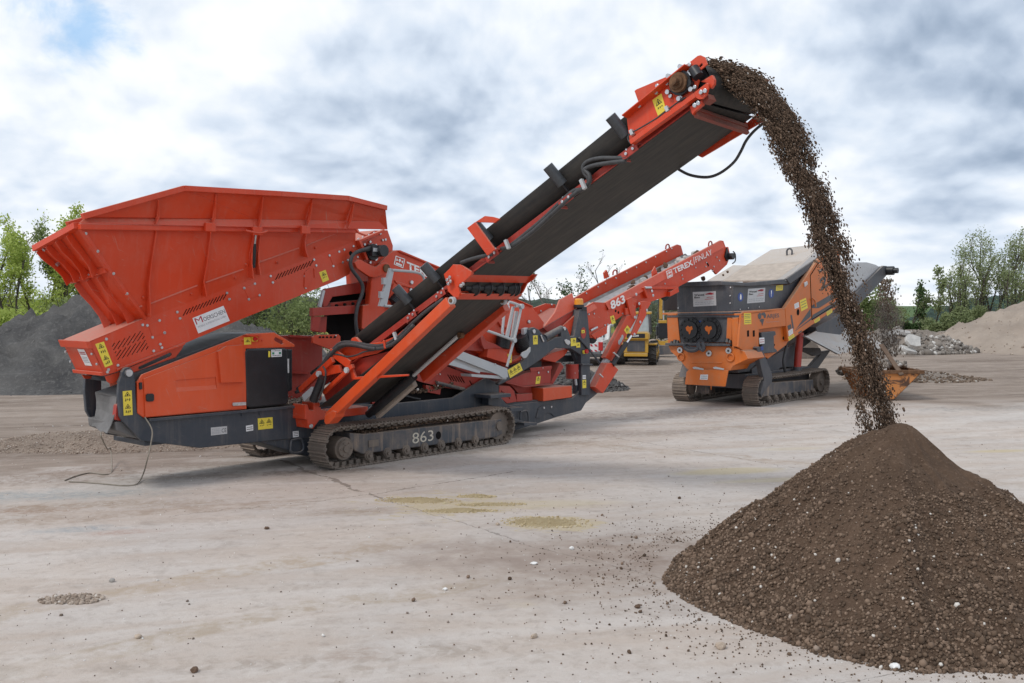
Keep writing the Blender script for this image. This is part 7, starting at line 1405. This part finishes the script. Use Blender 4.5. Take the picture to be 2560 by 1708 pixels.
def sign(q, toward):
    o = MB(K).prism([V(p) + V(toward) * .004 for p in q], -V(toward) * .003).build('company_plate', 'silver sticker', CM)
    for t_, a, b_, c_, h_ in (('Wenzel', .06, .72, .50, .13), ('Bau', .06, .56, .30, .13)): lettering(K, bil(q, a, b_), bil(q, c_, b_), bil(q, a, b_ + h_), t_, 'black print', o, bold=.03, lift=.006, toward=toward)
    rows(K, q, o, (.24, .12), 'grey print', .08, .92, .045, toward); mb = MB(K); L_ = V(toward) * .006
    for sh in ([(.55, .78), (.75, .80), (.95, .88), (.75, .92), (.6, .84)], [(.52, .82), (.7, .9), (.93, .80), (.8, .76)], [(.60, .56), (.9, .60), (.9, .63), (.6, .59)], [(.52, .44), (.9, .47), (.9, .50), (.52, .47)]): on_quad(mb, q, sh, L_)
    mb.build('print', 'red print', o)
sign(K.u(6, ((505, 442), (674, 435), (679, 540), (510, 549)), HC0.x), (-1, 0, 0)); sign(mixw(K, rows6((911, 418), (1037, 410), (1032, 515), (903, 525)), 1.0), (0, 1, 0))
for cx_, cy_, w_ in ((855, 478, 20), (1080, 453, 19)):
    c = K.hit(*Z(6, cx_, cy_), 'w', 1.0); r_ = (K.hit(*Z(6, cx_ + w_, cy_), 'w', 1.0) - c).length; rz_ = K.hit(*Z(6, cx_, cy_ - 33), 'w', 1.0).z - c.z; o = MB(K).prism([p + XW * .003 for p in circ(c, 1., XU * r_, XZ * rz_, 20)], (0, .002, 0)).build('safety_sign', 'blue sticker', CM)
    mb = MB(K); q = [c + V((a * r_, .006, b_ * rz_)) for a, b_ in ((-.6, .7), (.6, .7), (.6, -.7), (-.6, -.7))]
    on_quad(mb, q, [(.3, .1), (.7, .1), (.75, .6), (.6, .95), (.4, .95), (.25, .6)] if w_ == 20 else [(.4, .32), (.6, .32), (.65, 1.), (.35, 1.)], XW * .003)
    if w_ == 19: on_quad(mb, q, [(.4, .05), (.6, .05), (.6, .22), (.4, .22)], XW * .003)
    mb.build('print', 'white print', o)
q = mixw(K, rows6((1118, 395), (1168, 388), (1165, 428), (1115, 433)), 1.0); o = plain_sticker(K, q, CM, 'yellow sticker'); rows(K, q, o, (.75, .5, .25), 'dark grey print', h=.08)
# rim and sloping covers
mb = MB(K)
ra = K.hit(*Z(6, 388, 378), 'u', HC0.x - .12); rb = K.hit(*Z(6, 1195, 360), 'w', 1.12); rc_ = K.hit(*Z(6, 1425, 195), 'w', 1.12); rb = V((HC0.x + 1.35, 1.12, ra.z)); 
rim_f = [K.hit(*Z(6, x_, y_), 'u', HC0.x - .12) for x_, y_ in ((385, 372), (600, 362), (722, 358), (728, 390), (600, 398), (380, 402))]; mb.prism(rim_f, (.06, 0, 0))
rim_s = mixw(K, rows6((728, 362), (905, 372), (1120, 352), (1195, 345), (1222, 382), (1130, 386), (918, 400), (728, 392)), 1.10); mb.prism(rim_s, (0, -.08, 0))
rim_u = mixw(K, rows6((1190, 345), (1418, 192), (1440, 200), (1440, 222), (1222, 384)), 1.14); mb.prism(rim_u, (0, -.14, 0)); mb.build('hopper_rim', GRA, CM, bev=.02)
def sl(k_list): return [K.hit(*Z(6, x_, y_), 'w', w_) for x_, y_, w_ in k_list]
lid1 = sl(((1120, 352, 1.0), (1312, 214, 1.0), (892, 246, -.85), (725, 357, -.85))); lid2 = sl(((1312, 214, 1.0), (1440, 112, 1.0), (1400, 96, .6), (1080, 130, -.85), (892, 246, -.85)))
mb = MB(K).prism(lid1, (0, 0, -.05)); mb.build('sloping_cover', 'dusty lid metal', CM, bev=.01)
mb = MB(K).prism(lid2[:2] + lid2[3:], (0, 0, -.05)); mb.prism(sl(((1312, 214, 1.0), (1440, 112, 1.0), (1425, 195, 1.12), (1195, 348, 1.12), (1120, 352, 1.0))), (0, 0, -.04)); mb.prism(sl(((725, 357, -.85), (892, 246, -.85), (800, 244, -1.25), (612, 356, -1.25))), (0, 0, -.04))
mb.prism(sl(((1082, 130, -.85), (1440, 112, 1.0), (1600, 118, 1.0), (1400, 92, -.6))), (0, 0, -.04)); mb.build('top_cover', 'lid metal', CM, bev=.008)
c = K.hit(*Z(6, 1215, 155), 'w', .2); MB(K).tube([c + V((0, -.08, -.06)), c + V((0, -.08, .08)), c + V((0, 0, .14)), c + V((0, .08, .08)), c + V((0, .08, -.06))], .03, 6, 3).build('lifting_eye', GRA, CM, smooth=True)
c = K.hit(*Z(6, 1357, 98), 'w', .2); MB(K).tube([c - XZ * .1, c + XZ * .28, c + XZ * .34 - XU * .1, c + XZ * .34 - XU * .16], .035, 8, 0).build('exhaust', 'hose rubber', CM)
# discharge conveyor behind
wq = .75
cb = mixw(K, rows6((940, 1010), (1000, 960), (1190, 860), (1400, 720), (1560, 620), (1750, 400), (1905, 248), (1930, 250), (1950, 290), (1920, 330), (1790, 470), (1580, 680), (1420, 770), (1210, 930), (1110, 1040), (940, 1058)), wq); mb = MB(K).prism(cb, (0, -.08, 0)); mb.prism([V((p.x, -.6, p.z)) for p in cb], (0, -.08, 0)); mb.prism(mixw(K, rows6((1180, 900), (1420, 735), (1580, 640), (1900, 300), (1915, 320), (1590, 665), (1430, 760), (1190, 925)), wq - .1), (0, -1.1, 0)); mb.build('discharge_conveyor', GRA, CM, bev=.01)
MB(K).prism(mixw(K, rows6((1640, 245), (1715, 222), (1785, 222), (1850, 240), (1885, 262), (1905, 288), (1770, 402), (1640, 480)), wq - .1), (0, -.9, 0)).build('belt_cover', 'silver sticker', CM, bev=.02)
mb = MB(K); c = K.hit(*Z(6, 1930, 285), 'w', wq); mb.cyl(c - XW * 1.4, c + XW * .25, .16, 14); mb.cyl(c + XW * .1, c + XW * .4, .1, 12); mb.build('head_drum', 'black plastic', CM, smooth=True)
mb = MB(K).prism([K.hit(*Z(6, x_, y_), 'w', w_) for x_, y_, w_ in ((1328, 765, 1.15), (1345, 762, 1.15), (1600, 892, 1.5), (1580, 900, 1.5))], (0, -.1, 0)); mb.prism([K.hit(*Z(6, x_, y_), 'w', w_) for x_, y_, w_ in ((1345, 765, 1.1), (1560, 640, .5), (1700, 690, .6), (1892, 822, 1.3), (1868, 862, 1.45), (1600, 890, 1.45))], (0, -.04, 0)); mb.build('magnet_chute', 'lid metal', CM, bev=.008)
mb = MB(K).prism(mixw(K, rows6((1410, 700), (1560, 620), (1640, 690), (1560, 800), (1420, 740)), .95), (0, -.6, 0)); mb.build('magnet_housing', GRA, CM, bev=.02)
MB(K).cyl(*mixw(K, rows6((1292, 740), (1272, 998)), .95), .11, 14).build('hydraulic_leg', DRED, CM, smooth=True); c = K.hit(*Z(6, 1272, 1015), 'w', .95); MB(K).cyl(c - XZ * .18, c + XZ * .1, .13, 12).build('leg_foot', GRA, CM, smooth=True)
mb = MB(K).prism(mixw(K, rows6((1520, 868), (1405, 1030), (1330, 1030), (1445, 900), (1400, 912), (1310, 870), (1315, 850), (1440, 852), (1452, 880)), .4), (0, -.12, 0)); mb.build('rear_strut', GRA, CM, bev=.01)
mb = MB(K).prism(mixw(K, rows6((975, 852), (985, 842), (1010, 845), (1090, 1050), (1088, 1105), (1040, 1160), (1012, 1212), (1005, 1190), (1030, 1090), (1018, 1040)), 1.34), (0, -.14, 0)); mb.build('front_strut', GRA, CM, bev=.012); q = mixw(K, rows6((1003, 842), (1022, 840), (1024, 868), (1005, 870)), 1.345); plain_sticker(K, q, CM, 'blue sticker')
MB(K).tube(mixw(K, rows6((1195, 830), (1180, 900), (1172, 960), (1185, 1035)), 1.0), .045, 8, 4).build('hose', 'hose rubber', CM, smooth='all')
# ================================================================== skip with rubble and plank
SD = 29.4
def R_(x_, y_, dep): return at(*Z('R', x_, y_), dep)
sk = bpy.data.objects.new('skip', None); C.objects.link(sk); sk.location = (at(2220, 1000, SD + .8).x, SD + .8, 0); tag(sk, 'rusty orange tipping skip with sloping ends standing beyond the falling soil', 'skip'); so = V(sk.location)
tl, tr, br_, bl_ = [R_(*p, SD) - so for p in ((300, 1160), (802, 1160), (578, 1378), (420, 1378))]
zt = tr.z; mb = MB(); dy = V((0, 1.6, 0))
for a, b_ in ((tl, bl_), (tr, br_)): mb.prism([a, b_, b_ + dy, a + dy], (.03 if a is tl else -.03, 0, 0))
mb.prism([tl, tr, br_, bl_], (0, .03, 0)); mb.prism([p + dy for p in (tl, tr, br_, bl_)], (0, -.03, 0)); mb.prism([bl_, br_, br_ + dy, bl_ + dy], (0, 0, .03)); mb.build('skip_body', 'rusty orange paint', sk, bev=.006)
mb = MB()
for a, b_ in ((tl, tr), (tl + dy, tr + dy)): mb.beam(a + V((-.05, 0, 0)), b_ + V((.05, 0, 0)), .09, .10)
for a in (tl, tr): mb.beam(a + V((0, .04, 0)), a + dy - V((0, .04, 0)), .09, .098)
mb.build('skip_rim', 'rusty steel', sk, bev=.006)
n = 900; pts = np.stack([RNG.uniform(tl.x + .1, tr.x - .1, n), RNG.uniform(.1, 1.5, n), np.zeros(n)], -1); pts[:, 2] = zt - .12 + .28 * np.exp(-((pts[:, 0] - .35) / .55) ** 2) + RNG.normal(0, .03, n)
tag(lumps('skip_load', pts + np.array(so), RNG.uniform(.03, .1, n), 'rubble pieces', RNG), 'rubble filling the rusty skip', 'rubble', kind='stuff')
pa, pb = R_(478, 945, SD + 1.2), R_(640, 1185, SD - .12); tag(MB().beam(pa, pb, .13, .045, (0, 1, 0)).build('plank', 'wood', bev=.004), 'weathered plank leaning out of the rusty skip', 'plank')
# crushed rubble falling from the crusher's conveyor
hd_ = K.hit(*Z(6, 1915, 330), 'w', .2); rotk = Matrix.Rotation(K.rz, 3, 'Z'); hw_ = rotk @ K.out(hd_) + K.O; n = 1300; f = RNG.uniform(0, 1, n) ** .8
pts = np.stack([hw_.x + .15 * f + RNG.normal(0, .14, n) * (.6 + 1.2 * f), hw_.y + RNG.normal(0, .3, n), hw_.z - .1 - (hw_.z - .9) * f ** 1.3], -1)
tag(lumps('falling_rubble', pts, RNG.uniform(.008, .032, n), 'dusty rubble', RNG, None, (np.tile((0., 0., 1.), (n, 1)), RNG.uniform(.5, 1.8, n))), 'crushed rubble dropping from the crusher conveyor above the skip', 'falling rubble', kind='stuff')
dm = bpy.data.materials.new('drifting dust'); dm.use_nodes = True; t = NT(dm.node_tree); t.n.clear(); pos = t.node('ShaderNodeTexCoord').outputs['Object']; ln = t.vmath('LENGTH', pos); dn_ = t.math('MULTIPLY', t.rng(ln, 1., .15, 0., 1., True), t.rng(t.noise(pos, 2.2, 3, .6), .40, .65, 0., 1.))
pv = t.node('ShaderNodeVolumePrincipled', {'Color': (.50, .42, .36, 1), 'Density': t.math('MULTIPLY', dn_, 2.6)}); t.l.new(pv.outputs[0], t.node('ShaderNodeOutputMaterial').inputs['Volume']); MATS['drifting dust'] = dm
mb = MB(); bmz = bmesh.new(); bmesh.ops.create_icosphere(bmz, subdivisions=3, radius=1); me = bpy.data.meshes.new('dust'); bmz.to_mesh(me); bmz.free(); me.materials.append(dm)
o = bpy.data.objects.new('dust', me); C.objects.link(o); o.location = (hw_.x + .1, hw_.y - .1, hw_.z - 1.75); o.scale = (.75, .7, 1.7); tag(o, 'brown dust drifting below the crusher conveyor head', 'dust', kind='stuff')
# ================================================================== vehicles behind
class At(Frame): pass
def vehicle(name, px_, py_, heading, label, cat):
    g_ = ground(px_, py_); fr = Frame(g_, heading); return fr, thing(name, fr, label, cat)
def wheel(fr, root, u, w_, r, wd, rim='white paint', lugs=0, side=1):
    wr_ = bpy.data.objects.new('wheel', None); C.objects.link(wr_); wr_.parent = root
    c = V((u, w_, r)); mb = MB(fr); mb.cyl(c - XW * wd / 2, c + XW * wd / 2, r, 30)
    for k in range(lugs):
        a = 2 * math.pi * k / lugs; e = V((math.cos(a), 0, math.sin(a)))
        for sg in (-1, 1): mb.box(c + e * r + XW * wd * .24 * sg, e * .035, XW * wd * .26 + V((-e.z, 0, e.x)) * .05 * sg, V((-e.z, 0, e.x)) * .035)
    mb.build('tyre', 'tyre rubber', wr_, smooth=True, bev=.03); mb = MB(fr); mb.cyl(c + XW * side * (wd / 2 - .02), c + XW * side * (wd / 2 + .012), r * .56, 22); mb.cyl(c + XW * side * (wd / 2 + .01), c + XW * side * (wd / 2 + .05), r * .2, 12); mb.build('rim', rim, wr_, smooth=True)
# white pickup, tail towards the yard
PF, PT = vehicle('pickup_truck', 1455, 915, 14., 'white pickup truck with red and white striped tailgate behind the short conveyor', 'pickup truck')
PF = Frame(PF.O, 14.); hw = .92
side_ = lambda w_, pts, t, m_, nm, bev=.02: MB(PF).prism([V((a, w_, b_)) for a, b_ in pts], (0, -t, 0)).build(nm, m_, PT, bev=bev)
side_(hw, ((0, .55), (.05, 1.12), (1.7, 1.12), (1.72, 1.18), (2.0, 1.18), (2.0, .42), (1.45, .42), (1.35, .8), (.75, .8), (.62, .45)), .08, 'white paint', 'bed_side'); side_(-hw + .08, ((0, .55), (.05, 1.12), (1.7, 1.12), (1.72, 1.18), (2.0, 1.18), (2.0, .42), (1.45, .42), (1.35, .8), (.75, .8), (.62, .45)), .08, 'white paint', 'bed_side')
side_(hw - .01, ((2.0, .42), (2.0, 1.15), (2.2, 1.72), (2.5, 1.80), (3.3, 1.78), (3.95, 1.18), (5.1, 1.05), (5.25, .5), (4.75, .42), (4.65, .78), (4.05, .78), (3.95, .42)), 2 * hw - .02, 'white paint', 'cab', .05)
MB(PF).block((2.0, -.7, 1.2), (2.19, .7, 1.21)).prism([V((2.02, -.70, 1.2)), V((2.02, .70, 1.2)), V((2.175, .62, 1.68)), V((2.175, -.62, 1.68))], (-.02, 0, 0)).build('rear_window', 'window glass', PT)
mb = MB(PF); mb.prism([V((2.25, hw + .0, 1.2)), V((3.85, hw, 1.2)), V((3.3, hw, 1.68)), V((2.4, hw, 1.68))], (0, .006, 0)); mb.build('side_window', 'window glass', PT)
TG = MB(PF).block((-.06, -.72, .62), (.0, .72, 1.10)).build('tailgate', 'white paint', PT, bev=.02)
mb = MB(PF)
for z0, z1 in ((.86, .96), (.64, .72)):
    for k in range(7): a = -.66 + k * .2; mb.prism([V((-.064, a, z1)), V((-.064, a + .1, z1)), V((-.064, a + .17, z0)), V((-.064, a + .07, z0))], (.002, 0, 0))
mb.build('warning_stripes', 'red print', TG)
for sg in (1, -1):
    MB(PF).block((-.07, sg * .82 - .085, .68), (.05, sg * .82 + .105, 1.06)).build('tail_light', 'red lens', PT, bev=.02)
MB(PF).block((-.16, -.88, .40), (.0, .88, .56)).build('bumper', 'hose rubber', PT, bev=.03)
mb = MB(PF).block((.0, -.84, .5), (2., .84, .55)); mb.build('bed_floor', 'hose rubber', PT)
mb = MB(PF)
for z_ in (1.45, 1.55, 1.64): mb.beam(V((1.95, -.6, z_)), V((1.95, .6, z_)), .03, .04)
for sg in (1, -1): mb.beam(V((1.95, sg * .6, 1.1)), V((1.95, sg * .6, 1.7)), .05, .05, XU)
mb.build('headboard_rack', 'white paint', PT, bev=.005)
for t_, z_, h_ in (('Wenzel', .93, .09), ('Bau', .80, .09)): lettering(PF, V((.15, hw, z_)), V((.15 + .12 * len(t_), hw, z_)), V((.15, hw, z_ + h_)), t_, 'dark grey print', PT, bold=.02)
for u_ in (1.05, 4.35):
    for sg in (1, -1): wheel(PF, PT, u_, sg * (hw - .12), .38, .25, 'lid metal', 0, sg)
# yellow loader, tail towards the yard
LF, LT_ = vehicle('wheel_loader', 1622, 912, 10., 'yellow wheel loader seen from the rear beside the white pickup', 'wheel loader')
LF = Frame(LF.O - Frame((0, 0, 0), 10.).W * .55, 10.)
LT_.location = LF.O; LT_.scale = (.87,) * 3
lb = lambda a, b_, nm, m_='yellow paint', bev=.03: MB(LF).block(a, b_).build(nm, m_, LT_, bev=bev)
lb((-.55, -.62, .62), (.5, .62, 1.35), 'engine_body'); MB(LF).prism([V((-.7, w_, z_)) for w_, z_ in ((-.66, 1.32), (.66, 1.32), (.66, 1.62), (.56, 1.70), (-.56, 1.70), (-.66, 1.62))], (1.3, 0, 0)).build('hood', 'yellow paint', LT_, bev=.04)
HP = lb((-.72, -.46, 1.40), (-.70, .46, 1.62), 'hood_panel', 'black plastic', .01); lettering(LF, V((-.722, .16, 1.46)), V((-.722, -.16, 1.46)), V((-.722, .16, 1.56)), '908', 'white print', HP, bold=.02, toward=(-1, 0, 0))
lb((-.72, -.6, .45), (-.5, .6, .62), 'counterweight'); lb((-.58, -.45, .70), (-.56, .45, 1.25), 'grille', 'graphite paint', .01)
for sg in (1, -1): lb((-.35, sg * .62 if sg > 0 else -1.05, 1.02), (.75, 1.05 if sg > 0 else -.62, 1.12), 'mudguard')
lb((.6, -.68, 1.5), (2.0, .68, 1.62), 'cab_floor', 'graphite paint'); mb = MB(LF)
for u_ in (.62, 1.95):
    for sg in (1, -1): mb.beam(V((u_, sg * .66, 1.6)), V((u_, sg * .6, 2.6)), .09, .09, XU)
mb.build('cab_pillars', 'graphite paint', LT_, bev=.01); lb((.55, -.7, 2.58), (2.05, .7, 2.72), 'cab_roof', 'yellow paint', .04)
lb((.64, -.6, 1.62), (.66, .6, 2.58), 'rear_window', 'clear rear glass', 0); lb((.66, .615, 1.62), (1.95, .63, 2.58), 'side_window', 'window glass', 0); lb((.66, -.63, 1.62), (1.95, -.615, 2.58), 'side_window', 'window glass', 0)
for u_ in (.2, 2.4):
    for sg in (1, -1): wheel(LF, LT_, u_, sg * .82, .56, .42, 'yellow paint', 16, sg)
lb((1.9, -.5, .6), (2.9, .5, 1.2), 'front_frame'); MB(LF).prism([V((3.3, -1.05, .1)), V((4.1, -1.05, .1)), V((3.5, -1.05, .9)), V((3.2, -1.05, .8))], (0, 2.1, 0)).build('bucket', 'graphite paint', LT_); MB(LF).beam(V((2.2, .35, 1.5)), V((3.4, .35, .5)), .14, .2).beam(V((2.2, -.35, 1.5)), V((3.4, -.35, .5)), .14, .2).build('lift_arms', 'yellow paint', LT_, bev=.01)
# yellow excavator, its arm hanging down between the conveyor and the crusher
XD = 52.; XF = Frame((at(1655, 884, XD).x, XD, 0), 90.); XT = thing('excavator', XF, 'yellow excavator whose arm and bucket hang between the short conveyor and the crusher', 'excavator')
ex = lambda pts, w_, t, m_, nm, bev=.02: MB(XF).prism([V((a, w_, b_)) for a, b_ in pts], (0, -t, 0)).build(nm, m_, XT, bev=bev)
zz_ = lambda py_: at(1655, py_, XD).z
ex(((-.14, zz_(798)), (.10, zz_(798)), (.12, 3.5), (.3, 3.65), (.05, 3.75), (-.2, 3.6)), .12, .24, 'yellow paint', 'stick'); ex(((.0, 3.72), (3.2, 3.75), (5.6, 1.9), (5.9, 1.6), (5.4, 1.5), (3.1, 3.3), (.2, 3.42)), .2, .4, 'yellow paint', 'boom')
MB(XF).cyl(V((.0, .30, zz_(765))), V((.0, .30, 3.6)), .075, 12).build('bucket_cylinder', 'yellow paint', XT, smooth=True); MB(XF).cyl(V((.02, .30, zz_(805))), V((.0, .30, zz_(764))), .045, 10).build('piston_rod', 'chrome', XT, smooth=True); MB(XF).cyl(V((-.24, .1, zz_(806))), V((-.17, .1, 3.5)), .03, 8).build('hose', 'hose rubber', XT)
mb = MB(XF).block((-.24, -.22, zz_(846)), (.24, .34, zz_(808))); mb.block((-.32, -.1, zz_(838)), (.32, .26, zz_(815))); mb.build('tilt_coupler', 'black plastic', XT, bev=.03)
mb = MB(XF).block((-.18, -.2, zz_(808)), (.18, .36, zz_(800))); mb.prism([V((a, .4, zz_(b_))) for a, b_ in ((-.3, 848), (-.1, 852), (.1, 852), (.3, 848), (.24, 860), (.1, 863), (-.1, 863), (-.24, 860))], (0, -.6, 0)); mb.build('coupler_frame', 'yellow paint', XT, bev=.02)
MB(XF).prism([V((a, .55, zz_(b_))) for a, b_ in ((-.75, 852), (-.35, 848), (-.28, 862), (.28, 862), (.42, 856), (.60, 870), (.5, 884), (-.2, 886), (-.6, 880))], (0, -1.1, 0)).build('bucket', 'muddy slate paint', XT, bev=.03)
MB(XF).block((3.9, -1.25, 1.1), (7.6, 1.25, 2.1)).build('upper_body', 'yellow paint', XT, bev=.1); MB(XF).block((3.8, .3, 1.3), (5.2, 1.2, 2.95)).build('cab', 'yellow paint', XT, bev=.08); MB(XF).block((3.9, 1.19, 1.9), (5.1, 1.21, 2.8)).build('cab_window', 'window glass', XT)
for sg in (1, -1):
    mb = MB(XF); prof = [V((4.1 + .42 * math.cos(t), 0, .42 + .42 * math.sin(t))) for t in np.linspace(math.pi / 2, 1.5 * math.pi, 10)] + [V((7.2 + .42 * math.cos(t), 0, .42 + .42 * math.sin(t))) for t in np.linspace(-math.pi / 2, math.pi / 2, 10)]; mb.prism([p + XW * (1.25 if sg > 0 else -.75) for p in prof], (0, -.5, 0)); mb.build('track', 'track steel', XT, bev=.02)
MB(XF).cyl(V((5.7, 0, .75)), V((5.7, 0, 1.1)), .7, 20).build('slew_ring', 'black plastic', XT)
print('objects', len(bpy.data.objects))
